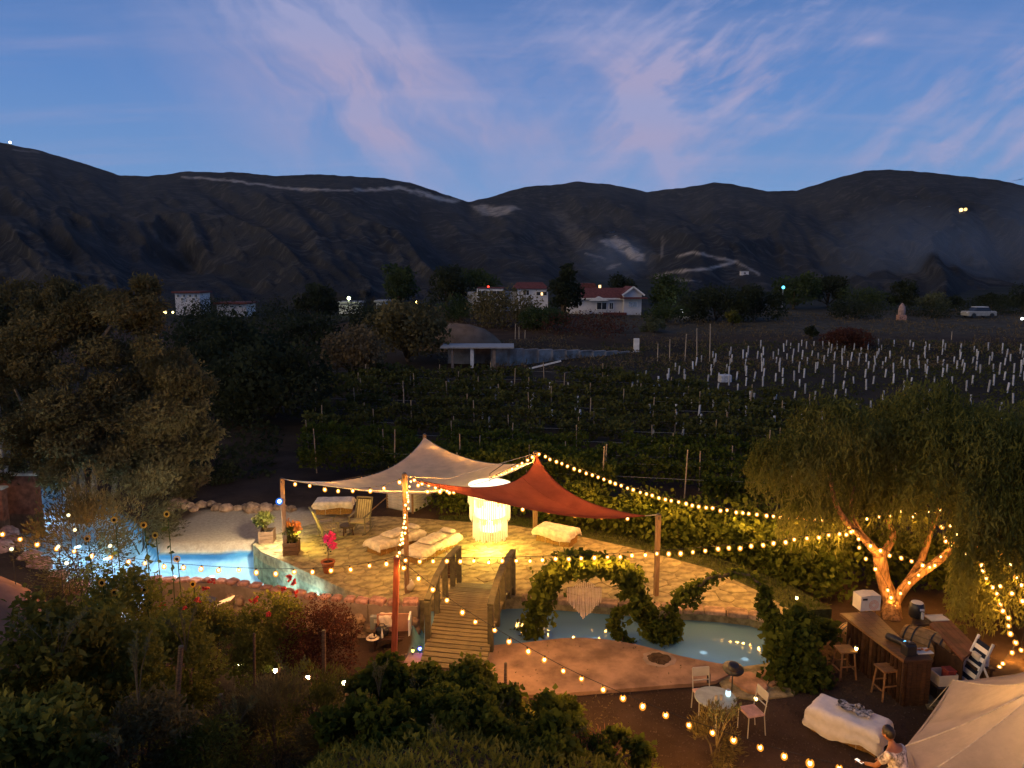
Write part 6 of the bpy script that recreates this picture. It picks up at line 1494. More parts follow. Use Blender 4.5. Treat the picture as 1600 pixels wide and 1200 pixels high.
# lanterns
def lantern(px, py, z, label, col=(1, .72, .2), st=12, r=.035, post=.25):
    b = G(px, py, z); zg_ = gz(b.x, b.y); o = thing('solar_lantern', label, 'lamp', (b.x, b.y, min(zg_, z - .08)), 0, 'small garden lights'); h = z - o.location.z
    MB().tube([(0, 0, 0), (0, 0, h - r)], .010, 5).build('stake', M_BLACK, o); MB().ball((0, 0, h), r, r, r * 1.5, 8, 6).build('glass', emat('lantern_glow_%d' % st + '_%d' % (col[2] * 100), col, st), o); MB().lathe([(r * 1.3, h + r * 1.2), (.005, h + r * 2.4)], 8).build('hood', M_BLACK, o)
lantern(1338, 1013, .75, 'yellow lantern hanging beside the left bar stool'); lantern(1181, 1091, .3, 'yellow lantern on the dark ground right of the bistro chairs'); lantern(1245, 934, .6, 'small pale lantern at the far grass edge right of the arches')
lantern(752, 1017, .35, 'lantern at the near right foot of the bridge', (1, .85, .4), 25); lantern(645, 1016, .2, 'yellow lamp beside the blue light at the bridge foot', (1, .8, .15), 3)
lantern(656, 1013, .22, 'deep blue light at the near left foot of the bridge', (.05, .06, 1.0), 30)
for k, (px, py) in enumerate([(375, 1040), (430, 1047), (481, 1058), (537, 1066)]): lantern(px, py, -.2, ['leftmost', 'second', 'third', 'rightmost'][k] + ' of four low path lights below the pool wall', (1, .80, .42), 45, .045)
lantern(312, 1028, -.1, 'faint path light under the dark bushes on the left', (1, .85, .5), 12, .025)
# bistro set
b = G(1118, 1090, .72); bt = thing('bistro_table', 'round pale green bistro table near the stone path', 'table', (b.x, b.y, 0)); M_MINT = mat('mint_metal', (.30, .34, .27), .5, .15, 5)
MB().lathe([(.02, .70), (.40, .70), (.41, .715), (.40, .73), (.02, .73)], 28).build('table_top', M_MINT, bt)
for k in range(3): an = k * 2.094 + .4; MB().tube([(.1 * math.cos(an), .1 * math.sin(an), .70), (.05 * math.cos(an), .05 * math.sin(an), .4), (.28 * math.cos(an), .28 * math.sin(an), 0)], .013, 6).build('leg', M_MINT, bt)
def bistro_chair(loc, rz, label):
    o = thing('bistro_chair', label, 'chair', loc, rz, 'bistro chairs'); mm2 = mat('pale_chair_metal', (.42, .40, .34), .5, .1)
    MB().bbox((0, 0, .45), (.4, .38, .03), b=.02).build('seat', mat('pinkish_seat', (.50, .30, .24), .7), o)
    for s in (-1, 1):
        MB().tube([(s * .18, -.18, 0), (s * .18, -.17, .45)], .012, 5).build('leg', mm2, o); MB().tube([(s * .18, .22, 0), (s * .18, .17, .45), (s * .18, .24, .88)], .012, 5).build('leg', mm2, o)
    MB().bbox((0, .235, .80), (.36, .02, .20), b=.008).build('backrest', mm2, o); MB().bar((-.18, .21, .62), (.18, .21, .62), .018).build('back_rail', mm2, o)
bistro_chair((b.x - .05, b.y + .62, 0), R(8), 'bistro chair on the patio side of the round table'); bistro_chair((b.x + .72, b.y - .02, 0), R(-75), 'bistro chair with pinkish seat right of the round table')
o = thing('black_hat', 'wide black hat resting above the bistro chairs', 'hat', (b.x + .52, b.y + .62, .98)); o.rotation_euler = (R(18), 0, 0); MB().lathe([(.20, .0), (.215, .012), (.12, .03), (.115, .11), (.09, .135), (.01, .14)], 22).build('crown_and_brim', M_BLACK, o, smooth=True); MB().lathe([(.121, .035), (.121, .06)], 20, cap=False).build('band', M_DARKW, o)
o = thing('stand_post', 'thin post under the black hat', 'post', (b.x + .52, b.y + .64, 0)); MB().tube([(0, 0, 0), (0, 0, 1.0)], .014, 6).build('pole', M_BLACK, o); MB().lathe([(.15, 0), (.02, .03)], 12).build('foot', M_BLACK, o)
o = thing('glass_lantern', 'glass jar glowing bluish white on the round table edge', 'lamp', (b.x + .26, b.y + .04, .732)); MB().lathe([(.04, 0), (.055, .04), (.05, .1), (.035, .12)], 12).build('jar', emat('cold_jar_glow', (.6, .85, 1.0), 1.1), o); MB().lathe([(.037, .12), (.037, .14)], 10).build('lid', M_GREYW, o)
for k, (dx, dy) in enumerate(((-.02, -.12), (.08, -.10))): o = thing('drinking_glass', ['left', 'right'][k] + ' small glass at the near edge of the round table', 'glass', (b.x + dx, b.y + dy, .732)); MB().lathe([(.025, 0), (.032, .1)], 10, cap=False).build('wall', mat('pale_glass', (.45, .40, .30), .1, .05), o); MB().lathe([(.005, .004), (.026, .006)], 10).build('base', mat('pale_glass', (.45, .40, .30), .1, .05), o)
o = thing('wine_bottle', 'dark bottle standing on the patio edge behind the round table', 'bottle', (G(1107, 1066, Z_P).x, G(1107, 1066, Z_P).y, Z_P)); MB().lathe([(.04, 0), (.04, .18), (.015, .24), (.015, .31)], 10).build('glass', M_BLACK, o, smooth=True); MB().lathe([(.017, .28), (.017, .315)], 8).build('foil', M_CERAM, o)

# covered bale in the foreground with clothes, and the person
a_, b_ = G(1283, 1097, .5), G(1372, 1132, .5); c_ = (a_ + b_) / 2; d_ = b_ - a_; rz = math.atan2(d_.y, d_.x)
bale((c_.x, c_.y, 0), rz, d_.length + .12, .56, .48, 'straw bale bench under white cloth beside the person')
throw((c_.x, c_.y, 0), rz, d_.length + .16, .6, .5, .40, 'white cloth over the bale bench beside the person', 31, mat('white_cotton', (.72, .66, .60), .9, .06, 9))
M_PLAID = mat('dark_floral_cloth', (.025, .022, .022), .9, scale=16, col2=(.55, .50, .46), detail=2)
gm_ = thing('folded_clothes', 'heap of dark patterned clothes on the white cloth', 'clothes', (c_.x + .12, c_.y + .02, .525), rz)
rows_ = [[(-.32 + .64 * i / 16, -.15 + .3 * j / 10 + .03 * math.sin(i), .012 + .05 * float(fbm(i * .45, j * .5, 77)) + .035 * float(vnoise(i * .9, j * .8, 78))) for j in range(11)] for i in range(17)]
MB().grid(rows_).build('garment', M_PLAID, gm_, smooth=True); MB().ball((.05, .1, .07), .10, .07, .05, 9, 6, .18).build('rolled_garment', M_PLAID, gm_); MB().ball((-.3, .05, .05), .05, .04, .04, 8, 5, .1).build('dark_cap', M_BLACK, gm_)

def skin_body(name, pts, edges, rad, m, parent, sub=2):
    me_ = bpy.data.meshes.new(name); me_.from_pydata(pts, edges, []); o = bpy.data.objects.new(name, me_); link(o, parent)
    md = o.modifiers.new('skin', 'SKIN'); md.use_smooth_shade = True
    for i, r_ in enumerate(rad): me_.skin_vertices[0].data[i].radius = r_ if isinstance(r_, tuple) else (r_, r_)
    me_.skin_vertices[0].data[0].use_root = True
    ss = o.modifiers.new('sub', 'SUBSURF'); ss.levels = sub; ss.render_levels = sub; me_.materials.append(m); return o
hd = G(1388, 1142, 1.62); pr_o = thing('person', 'person in white patterned shirt leaning over beside the covered bale', 'person', (hd.x + .10, hd.y - .30, 0), R(32))
# local frame: +y is forward (towards the bale), standing and leaning a little forward
M_SKIN = mat('brown_skin', (.26, .105, .05), .55, .12, 6); M_HAIR = mat('dark_hair', (.012, .008, .006), .5, .3, 30); M_SHIRT = mat('white_patterned_shirt', (.10, .085, .09), .85, scale=13, col2=(.74, .66, .64), detail=3); M_TROUS = mat('dark_trousers', (.03, .03, .035), .9, .2, 8)
B_ = [(0, 0, .92), (0, .03, 1.08), (0, .10, 1.28), (0, .16, 1.42), (0, .19, 1.49), (0, .22, 1.54), (.09, 0, .88), (.10, .03, .48), (.10, -.02, .08), (.10, .12, .04), (-.09, 0, .88), (-.11, .08, .48), (-.11, .04, .08), (-.11, .18, .04), (.19, .14, 1.39), (.26, .20, 1.12), (.20, .40, .98), (-.19, .14, 1.39), (-.29, .26, 1.16), (-.24, .48, 1.06)]
Ed = [(0, 1), (1, 2), (2, 3), (3, 4), (4, 5), (0, 6), (6, 7), (7, 8), (8, 9), (0, 10), (10, 11), (11, 12), (12, 13), (3, 14), (14, 15), (15, 16), (3, 17), (17, 18), (18, 19)]
Rd = [(.14, .11), (.135, .10), (.15, .11), (.10, .08), .055, .05, .085, .065, .045, .04, .085, .065, .045, .04, .055, .042, .03, .055, .042, .03]
body = skin_body('body', B_, Ed, Rd, M_SKIN, pr_o)
sh_ = skin_body('shirt', [(0, 0, .86), (0, .03, 1.08), (0, .10, 1.28), (0, .155, 1.41), (.17, .14, 1.385), (.235, .185, 1.20), (-.17, .14, 1.385), (-.262, .22, 1.22)], [(0, 1), (1, 2), (2, 3), (3, 4), (4, 5), (3, 6), (6, 7)], [(.19, .145), (.18, .135), (.19, .135), (.11, .09), .075, .068, .075, .068], M_SHIRT, pr_o)
tr_ = skin_body('trousers', [(0, 0, .93), (.095, 0, .86), (.105, .03, .48), (.105, -.02, .12), (-.095, 0, .86), (-.115, .08, .48), (-.115, .04, .12)], [(0, 1), (1, 2), (2, 3), (0, 4), (4, 5), (5, 6)], [(.15, .125), .11, .085, .07, .11, .085, .07], M_TROUS, pr_o)
hm = Matrix.Rotation(R(-28), 3, 'X'); hc = Vector((0, .265, 1.63))
mb = MB(); mb.ball(hc, .078, .095, .115, 16, 12, 0, hm); head = mb.build('head', M_SKIN, pr_o, smooth=True)
MB().ball(hc + hm @ Vector((0, -.022, .018)), .090, .096, .114, 16, 12, .045, hm).build('hair', M_HAIR, head, smooth=True)
MB().ball(hc + hm @ Vector((0, .10, -.01)), .014, .02, .024, 8, 6, 0, hm).build('nose', M_SKIN, head, smooth=True)
for s in (-1, 1): MB().ball(hc + hm @ Vector((s * .08, .0, -.01)), .014, .022, .032, 8, 6, 0, hm).build('ear', M_SKIN, head, smooth=True); MB().ball(hc + hm @ Vector((s * .03, .088, .015)), .012, 0.008, .009, 8, 6, 0, hm).build('eye', M_WHITE, head)
MB().box(hc + hm @ Vector((0, .093, -.05)), (.045, .012, .012), hm).build('mouth', M_CERAM, head)
for w_, s in ((Vector((.20, .40, .98)), 1), (Vector((-.24, .48, 1.06)), -1)):
    hn = [tuple(w_), tuple(w_ + Vector((0, .07, -.02)))]; hed = [(0, 1)]; hr = [(.028, .018), (.036, .016)]
    for k in range(4):
        x = -.03 + .02 * k; L = (.06, .072, .068, .052)[k]; i = len(hn); hn += [tuple(w_ + Vector((x, .09, -.025))), tuple(w_ + Vector((x, .09 + L * .55, -.035))), tuple(w_ + Vector((x, .09 + L, -.065)))]; hed += [(1, i), (i, i + 1), (i + 1, i + 2)]; hr += [.009, .0085, .007]
    i = len(hn); hn += [tuple(w_ + Vector((-s * .04, .04, -.02))), tuple(w_ + Vector((-s * .055, .075, -.04)))]; hed += [(0, i), (i, i + 1)]; hr += [.011, .009]
    skin_body('hand', hn, hed, hr, M_SKIN, pr_o, 1)
o = thing('phone', 'lit phone held by the leaning person', 'phone', Vector(pr_o.location) + Matrix.Rotation(R(32), 3, 'Z') @ Vector((-.25, .57, 1.04))); MB().bbox((0, 0, 0), (.075, .15, .010), .5, b=.004).build('case', M_BLACK, o); MB().box((0, 0, .007), (.062, .13, .002), .5).build('screen', emat('phone_glow', (1, .8, .6), 1.2), o)

# ================================================================== bell tent in the lower right corner
M_CANVAS = sail_mat('tent_canvas', (.56, .48, .40), .40)
ap_ = G(1640, 1064, 2.3); tc_ = Vector((ap_.x, ap_.y, 0)); tent = thing('bell_tent', 'large cream canvas bell tent glowing at the lower right corner', 'tent', tc_)
apex = Vector((0, 0, 2.3))
ev = [G(1489, 1063, 1.0) - tc_, G(1415, 1166, 1.0) - tc_, G(1428, 1222, 1.0) - tc_] + [Vector((x - tc_.x, y - tc_.y, 1.0)) for x, y in ((7.5, 10.2), (9.4, 9.7), (11.2, 11.0), (11.7, 13.2))] + [G(1615, 1046, 1.0) - tc_]
for k in range(len(ev)):
    e0_, e1_ = ev[k], ev[(k + 1) % len(ev)]; rows_ = []
    for i in range(11):
        t = i / 10; sag = -.10 * math.sin(t * math.pi); row = []
        for j in range(9):
            s = j / 8; p = apex.lerp(e0_.lerp(e1_, s), t); p = p + Vector((0, 0, sag)) + Vector((0, 0, -.07 * math.sin(s * math.pi) * t + .012 * math.sin(s * 31 + k * 2) * t * (1 - t) * 2)); row.append(p)
        rows_.append(row)
    MB().grid(rows_).build('roof_panel', M_CANVAS, tent, smooth=True)
    MB().tube([r_[0] + Vector((0, 0, .006)) for r_ in rows_], .012, 5).build('seam', M_LINEN, tent)
    w0, w1 = e0_ * .97, e1_ * .97
    MB().add([(w0.x, w0.y, 0), (w1.x, w1.y, 0), (w1.x, w1.y, e1_.z), (w0.x, w0.y, e0_.z)], [(0, 1, 2, 3)]).build('wall_panel', M_CANVAS, tent)
    g = e0_ * 1.28; MB().tube([e0_, Vector((g.x, g.y, .02))], .008, 4).build('guy_rope', M_LINEN, tent)
MB().tube([(0, 0, 0), (0, 0, apex.z + .05)], .03, 8).build('centre_pole', M_POLE, tent)
o = thing('tent_lamp', 'warm lamp glowing inside the bell tent', 'lamp', tc_ + Vector((.9, -.3, apex.z - .9))); MB().ball((0, 0, 0), .12, .12, .14, 12, 8).build('globe', emat('tent_lamp_glow', (1, .50, .12), 300), o); MB().tube([(0, 0, .1), (-.3, .1, .45)], .006, 4).build('cord', M_CABLE, o)

# ================================================================== things in front of the pool wall
b = G(607, 1012, -.5); b.z = gz(b.x, b.y); o = thing('garden_bench', 'low seat with tan back panel and white frame left of the bridge', 'bench', (b.x, b.y, b.z), .05); M_TAN = mat('tan_panel', (.42, .22, .14), .8, .15, 3)
MB().box((.12, .22, .48), (.85, .05, .62)).build('back_panel', M_TAN, o); MB().box((.56, .0, .42), (.04, .5, .84)).build('frame_side', M_WHITE, o); MB().box((-.32, .0, .26), (.04, .5, .52)).build('frame_side', M_DARKW, o)
for k in range(4): MB().box((.12, -.2 + .12 * k, .30), (.84, .1, .03)).build('seat_slat', M_DARKW, o)
o2 = thing('dark_bag', 'dark bag lying on the low seat', 'bag', (b.x - .15, b.y - .02, b.z + .315)); MB().ball((0, 0, .12), .2, .13, .13, 12, 8, .05).build('bag_body', M_BLACK, o2); MB().tube([(-.1, 0, .22), (-.05, 0, .32), (.05, 0, .32), (.1, 0, .22)], .012, 5).build('bag_handle', M_BLACK, o2)
o2 = thing('tan_towel', 'tan towel hung over the back of the low seat', 'towel', (b.x - .08, b.y + .2, b.z + .5)); MB().grid([[(-.16 + .32 * i / 8 + .02 * math.sin(j), -.05 - .02 * math.sin(i * 1.3 + j * .4) + (.0 if j < 6 else .12), (.30 - abs(j - 6) * .055)) for j in range(11)] for i in range(9)]).build('cloth', M_COTTON, o2, smooth=True); MB().box((0, -.05, .03), (.3, .02, .015)).build('border', M_LINEN, o2)
o2 = thing('white_bottle', 'white bottle standing on the low seat', 'bottle', (b.x - .13, b.y - .14, b.z + .315)); MB().lathe([(.03, 0), (.03, .1), (.012, .18), (.012, .24)], 9).build('bottle_body', M_WHITE, o2); MB().lathe([(.014, .235), (.014, .255)], 8).build('cap', M_GREYW, o2)
o2 = thing('straw_hat', 'pale straw hat on the edge of the low seat', 'hat', (b.x - .36, b.y - .2, b.z + .34)); MB().lathe([(.17, 0), (.10, .015), (.09, .08), (.01, .1)], 16).build('crown', M_LINEN, o2); MB().lathe([(.102, .02), (.098, .045)], 16, cap=False).build('band', M_DARKW, o2)
q_ = D(589, 972, wp[-1].y - .5); o = thing('control_box', 'grey pool control box with pale label on the stone wall', 'box', q_); MB().bbox((0, 0, 0), (.34, .14, .36), b=.015).build('housing', mat('grey_blue_box', (.24, .26, .25), .6, .1), o); MB().box((.02, -.074, .06), (.17, .008, .10)).build('label_plate', M_LINEN, o); MB().lathe([(.03, 0), (.03, .03)], 10, (.11, -.075, -.10), Matrix.Rotation(R(90), 3, 'X')).build('switch', M_BLACK, o); MB().tube([(0, 0, -.18), (0, 0, -.9)], .02, 6).build('conduit', M_GREYW, o)
b = D(340, 985, 17.2); zz_ = gz(b.x, b.y); o = thing('panel_lamp', 'dark thin post carrying two tilted plates beside the roses', 'lamp', (b.x, b.y, zz_)); top_ = D(337, 938, 17.2).z - zz_
MB().tube([(0, 0, 0), (.03, 0, top_ * .6), (-.03, 0, top_)], .02, 6).build('post', M_BLACK, o); MB().box((.22, 0, top_ - .02), (.42, .3, .02), Matrix.Rotation(R(-22), 3, 'Y')).build('pale_panel', M_WHITE, o); MB().box((-.22, 0, top_ + .04), (.42, .3, .02), Matrix.Rotation(R(14), 3, 'Y')).build('dark_panel', M_BLACK, o)

# ================================================================== things at the left edge
yl = 27.0
b = D(15, 800, yl); zl = gz(b.x, yl); o = thing('brick_terrace_wall', 'stepped brick wall with pale capping at the far left edge', 'wall', (b.x, yl, zl)); zt_ = D(20, 745, yl).z - zl; zt2_ = D(20, 768, yl - .8).z - zl
MB().box((-.3, .4, zt_ / 2 - .1), (2.4, .3, zt_ + .2)).build('wall_core', mat('wall_brick', (.24, .09, .05), .9, .35, 5, .4), o); MB().bbox((-.25, .38, zt_ + .03), (2.55, .42, .09), b=.02).build('capping', M_LINEN, o)
MB().box((-.7, -.4, zt2_ / 2 - .1), (1.7, .3, zt2_ + .2)).build('lower_wall', mat('wall_brick', (.24, .09, .05), .9, .35, 5, .4), o); MB().bbox((-.68, -.42, zt2_ + .03), (1.8, .4, .07), b=.02).build('capping', M_LINEN, o)
o = thing('closed_parasol', 'closed cream parasol standing behind the brick wall at the left edge', 'parasol', (D(8, 740, 28).x, 28.0, gz(D(8, 740, 28).x, 28))); ht = D(8, 632, 28).z - o.location.z; hb = D(8, 716, 28).z - o.location.z
MB().tube([(0, 0, 0), (0, 0, ht + .1)], .03, 8).build('pole', M_POLE, o); mb = MB(); prof = []
for i in range(9):
    t = i / 8; prof.append([((.05 + .24 * t) * (1 + .18 * math.cos(6 * 2 * math.pi * j / 36)) * math.cos(2 * math.pi * j / 36), (.05 + .24 * t) * (1 + .18 * math.cos(6 * 2 * math.pi * j / 36)) * math.sin(2 * math.pi * j / 36), ht - (ht - hb) * t) for j in range(37)])
mb.grid(prof).build('folded_canopy', M_LINEN, o, smooth=True); MB().ball((0, 0, ht + .12), .05).build('finial', M_POLE, o)
for k, (px, py) in enumerate(((3, 728), (9, 737))): q_ = D(px, py, yl + .35); o = thing('white_bucket', ['small white bucket behind', 'white bucket in front'][k] + ' on the brick wall capping', 'bucket', (q_.x, q_.y, zl + zt_ + .08)); MB().lathe([(.10, 0), (.12, .24)], 14).build('pail', M_WHITE, o); MB().tube([(-.12, 0, .22), (0, -.02, .34), (.12, 0, .22)], .006, 4).build('handle', M_GREYW, o)
# boulders and red rocks on the near lagoon edge at the left
rnd = random.Random(12)
for k, (px, py, s) in enumerate([(20, 838, .32), (45, 858, .26), (62, 868, .3), (90, 885, .24), (118, 902, .28), (12, 820, .3), (0, 850, .35), (1000, 0, 0)][:7]):
    b = G(px, py, .45); o = MB().ball((0, 0, s * .2), s * 1.3, s, s * .8, 10, 7, .12).build('edge_rock', M_BRICK); o.location = (b.x, b.y, max(.1, gz(b.x, b.y))); o.rotation_euler = (0, 0, rnd.uniform(0, 6)); tag(o, ORD[k] + ' reddish rock along the lower left lagoon bank', 'rock', 'red rocks on the lagoon bank')
# smooth clay bank at the left edge
cb = D(-190, 1010, 15.2); o = MB().ball((0, 0, 0), 4.2, 2.2, 2.6, 36, 18, .012).build('clay_bank', mat('clay_plaster', (.34, .17, .10), .9, .25, 1.5, .3), smooth=True); o.location = (cb.x, cb.y, cb.z - .75); o['kind'] = 'structure'

# ================================================================== foreground planting
def fg(name, label, px, py, y, rs, n, leaf, lm, **kw):
    c = D(px, py, y); z = gz(c.x, y); top = max(rs[2], c.z - z + rs[2]); f = min(2.2, top / (2 * rs[2])); rs = (rs[0], rs[1], top * .55)
    kw['k'] = int(kw.get('k', 9) * (1 + .5 * f)); kw.setdefault('size', (.30, .45))
    return shrub(name, label, kw.pop('cat', 'bush'), (c.x, y, z), rs, int(n * 1.5 * (.6 + .6 * f)), leaf * .82, lm, zc=top * .47, **kw)
def stakepost(px, pyt, pyb, y, label, r=.035, lean=0):
    t = D(px, pyt, y); bt_ = D(px - lean, pyb, y); o = thing('garden_stake', label, 'stake', (bt_.x, y, bt_.z - .2), 0, 'wooden stakes in the foreground')
    MB().tube([(0, 0, 0), Vector((t.x - bt_.x, 0, t.z - bt_.z + .2))], [r, r * .9], 8).build('shaft', M_WOOD, o); MB().lathe([(r * .9, 0), (r * .5, .012)], 8, (t.x - bt_.x, 0, t.z - bt_.z + .2)).build('cut_end', M_DECK, o)
G1 = 'foreground planting'
fg('grapevine', 'large leafy grapevine in front of the red post foot', 625, 1085, 13.6, (.95, .7, .62), 3800, .13, L_VINE, asp=.9, k=14, cat='vine', group=G1)
fg('grapevine', 'leafy grapevine round the two dark stakes below the bridge', 735, 1120, 13.2, (1.0, .7, .65), 3800, .13, L_VINE, asp=.9, k=14, cat='vine', group=G1)
fg('grapevine', 'grapevine spreading at the dark corner of the patio', 850, 1145, 12.6, (.85, .7, .5), 2800, .12, L_VINE, asp=.9, k=12, cat='vine', group=G1)
fg('grapevine', 'low grapevine at the bottom edge running out over the bare soil', 955, 1190, 11.8, (.65, .6, .34), 1600, .11, L_VINE, asp=.9, k=9, cat='vine', group=G1)
fg('grapevine', 'grapevine low in the bottom centre with white flowers beside it', 700, 1195, 11.0, (1.0, .6, .5), 3000, .12, L_VINE, asp=.9, k=12, cat='vine', group=G1)
fg('feathery_bush', 'feathery grey green bush at the bottom left of centre', 430, 1120, 11.2, (.95, .7, .62), 4200, .12, L_OLIVE, asp=.16, up=.5, k=12, group=G1)
fg('feathery_bush', 'feathery bush left of the grapevines at the bottom edge', 545, 1165, 10.4, (.7, .6, .5), 3000, .12, L_OLIVE, asp=.16, up=.5, k=10, group=G1)
fg('feathery_bush', 'pale feathery bush behind the dark stakes on the left', 490, 1075, 13.0, (.65, .5, .45), 2200, .11, L_FG, asp=.16, up=.6, k=9, group=G1)
fg('leafy_shrub', 'yellow green leafy shrub at the left edge of the picture', 70, 1010, 11.5, (1.0, .8, .75), 2600, .17, L_YEL, asp=.6, k=13, group=G1)
fg('leafy_shrub', 'darker leafy shrub in the lower left corner', 60, 1150, 9.2, (.95, .7, .62), 3200, .15, L_FG, asp=.6, k=12, group=G1)
fg('leafy_shrub', 'mid green shrub right of the yellow green shrub', 185, 1010, 12.5, (.85, .7, .75), 2600, .13, L_FG, asp=.5, k=13, group=G1)
fg('leafy_shrub', 'dense green shrub under the string light on the left', 185, 905, 15.6, (1.05, .8, .62), 3400, .12, L_FG, asp=.5, k=14, group=G1)
fg('leafy_shrub', 'bushy shrub with fine leaves in front of the roses', 275, 985, 14.2, (.85, .7, .68), 3000, .12, L_FG, asp=.5, k=13, group=G1)
fg('leafy_shrub', 'low scrub covering the bank in the bottom left', 215, 1130, 10.0, (.8, .6, .42), 1800, .12, L_OLIVE, asp=.3, k=10, group=G1)
fg('leafy_shrub', 'low dry scrub between the leaning stakes', 320, 1150, 10.2, (.6, .6, .30), 1300, .10, L_FG, asp=.25, k=9, group=G1)
fg('tall_brush', 'tall airy brush in front of the lagoon at the left', 130, 800, 19.5, (1.5, .8, 1.1), 3000, .13, L_OLIVE, asp=.3, k=16, up=.5, group=G1)
fg('tall_brush', 'airy brush at the lagoon bend near the sunflowers', 215, 770, 24.5, (1.6, .9, 1.0), 3000, .15, L_OLIVE, asp=.3, k=14, up=.5, group=G1)
fg('round_shrub', 'round burgundy shrub in front of the pool wall', 498, 988, 16.6, (.80, .7, .62), 5200, .07, L_BURG, asp=.5, k=18, size=(.4, .6), group=G1)
def rose(px, py, y, rs, label, spots):
    o = fg('rose_bush', label, px, py, y, rs, 2200, .09, L_FG, asp=.55, k=11, group=G1, cat='rose bush')
    for a, b2 in spots:
        q_ = D(a, b2, y - .35) - Vector(o.location); mb = MB()
        for k in range(9): mb.ball(q_ + Vector((random.gauss(0, .035), random.gauss(0, .035), random.gauss(0, .03))), .035, .03, .03, 6, 4, .2)
        mb.build('red_bloom', mat('red_petal', (.50, .03, .02), .6, .3, 20), o)
rose(315, 948, 16.6, (.75, .6, .55), 'rose bush with orange red blooms left of the dark post', [(320, 918), (309, 938), (288, 950), (253, 945), (330, 908)])
rose(436, 958, 16.8, (.62, .55, .62), 'rose bush with deep red blooms left of the burgundy shrub', [(450, 902), (458, 911), (398, 937), (462, 925), (442, 918)])
rose(395, 985, 16.2, (.55, .5, .55), 'leggy rose bush below the dark post', [(282, 990), (420, 960)])
# sunflowers
M_PETAL = mat('sunflower_petal', (.50, .29, .03), .6, .2, 10, trans=.3); M_SEED = mat('sunflower_seed', (.02, .012, .006), .9)
def sunflower(px, py, y, label, pale=False):
    c = D(px, py, y); z = gz(c.x, y); o = thing('sunflower', label, 'sunflower', (c.x, y, z), 0, 'sunflowers by the lagoon'); h = c.z - z
    MB().tube([(0, .03, 0), (.03, .03, h * .5), (0, .02, h)], .012, 5).build('stalk', L_GREEN, o); P = np.stack([np.zeros(14), np.full(14, .03), np.linspace(.2, h * .9, 14)], -1)
    np_quads('leaves', leaf_quads(P, .16, .7), L_GREEN, o, 'stuff'); rm = Matrix.Rotation(R(75), 3, 'X') @ Matrix.Rotation(random.uniform(-.4, .4), 3, 'Y')
    for k in range(14):
        an = 2 * math.pi * k / 14; d = rm @ Vector((math.cos(an), math.sin(an), 0)); s_ = rm @ Vector((-math.sin(an), math.cos(an), 0)); cc2 = Vector((0, -.02, h))
        MB().add([cc2 + d * .035, cc2 + d * .06 + s_ * .016, cc2 + d * .098, cc2 + d * .06 - s_ * .016], [(0, 1, 2, 3)]).build('petal', M_PETAL, o)
    MB().ball((0, -.03, h), .042, .02, .042, 10, 6).build('seed_head', M_SEED, o)
for k, (px, py, y, lab) in enumerate([(261, 803, 18, 'topmost sunflower of three against the sand'), (225, 820, 18, 'left sunflower of the three at the sand edge'), (243, 836, 17.6, 'lowest sunflower of the three at the sand edge'), (179, 812, 17.6, 'sunflower over the lagoon above the string light'), (137, 841, 17, 'sunflower just above the left string light'), (180, 925, 15, 'sunflower among the green shrubs below the string light'), (227, 921, 15.4, 'sunflower in front of the glittering lagoon edge'), (302, 912, 16.4, 'sunflower beside the orange red roses'), (277, 873, 17, 'sunflower against the blue lagoon near the string light'), (160, 910, 14.8, 'small sunflower deep in the left shrubs')]): sunflower(px, py, y, lab)
for k, (px, py, y) in enumerate([(107, 805, 18.5), (117, 828, 18), (91, 854, 17), (172, 853, 16.8), (104, 880, 15.8), (18, 858, 16)]):
    c = D(px, py, y); z = gz(c.x, y); o = thing('globe_light', ['highest small globe light by the left lagoon', 'globe light just below the highest one', 'globe light beside the left string bulbs', 'rightmost globe light under the string light', 'lowest globe light in the left shrubs', 'globe light at the far left edge'][k], 'lamp', (c.x, y, z), 0, 'small globe lights'); h = c.z - z
    MB().tube([(0, .02, 0), (0, .02, h)], .008, 5).build('stake', M_BLACK, o); MB().ball((0, 0, h), .042, .042, .042, 10, 7).build('globe', emat('globe_glow', (1.0, .86, .42), 1.6), o)
for a in [(790, 1036, 1090, 13.6, 'dark stake standing in front of the patio edge', .035), (709, 1062, 1120, 13.4, 'dark stake at the end of the bridge planks', .032), (506, 985, 1090, 15.4, 'pale stake in the burgundy shrub', .05), (283, 1010, 1210, 11.2, 'tall leaning stake on the left bank', .05, 18), (345, 1085, 1200, 11.0, 'shorter stake right of the leaning one', .04, 4), (298, 1045, 1075, 14.0, 'small pale stub behind the leaning stake', .035), (397, 990, 1085, 14.6, 'slim stem like stake under the leggy rose', .03)]:
    stakepost(*a)
# upright pale twigs
def twigs(px, pyt, pyb, y, label, k=6, spread=.35):
    bt_ = D(px, pyb, y); zt_ = D(px, pyt, y).z; o = thing('pale_twigs', label, 'plant', (bt_.x, y, bt_.z - .1), 0, G1); QQ = []
    for i in range(k):
        top_ = Vector((random.uniform(-spread, spread), random.uniform(-.2, .2), (zt_ - bt_.z) * random.uniform(.6, 1.05))); mid_ = Vector((top_.x * .35, top_.y * .3, top_.z * .5))
        MB().tube([(0, 0, 0), mid_, top_], [.009, .007, .003], 4).build('twig', M_DECK, o); n = 42; t = RNG.uniform(.35, 1, n)[:, None]
        P = np.array(mid_)[None] * (1 - t) + np.array(top_)[None] * t; QQ.append(leaf_quads(P, .065, .3, np.array([[0, 0, .9]]).repeat(n, 0), 1.3))
    np_quads('leaves', np.concatenate(QQ), L_PALE, o, 'stuff')
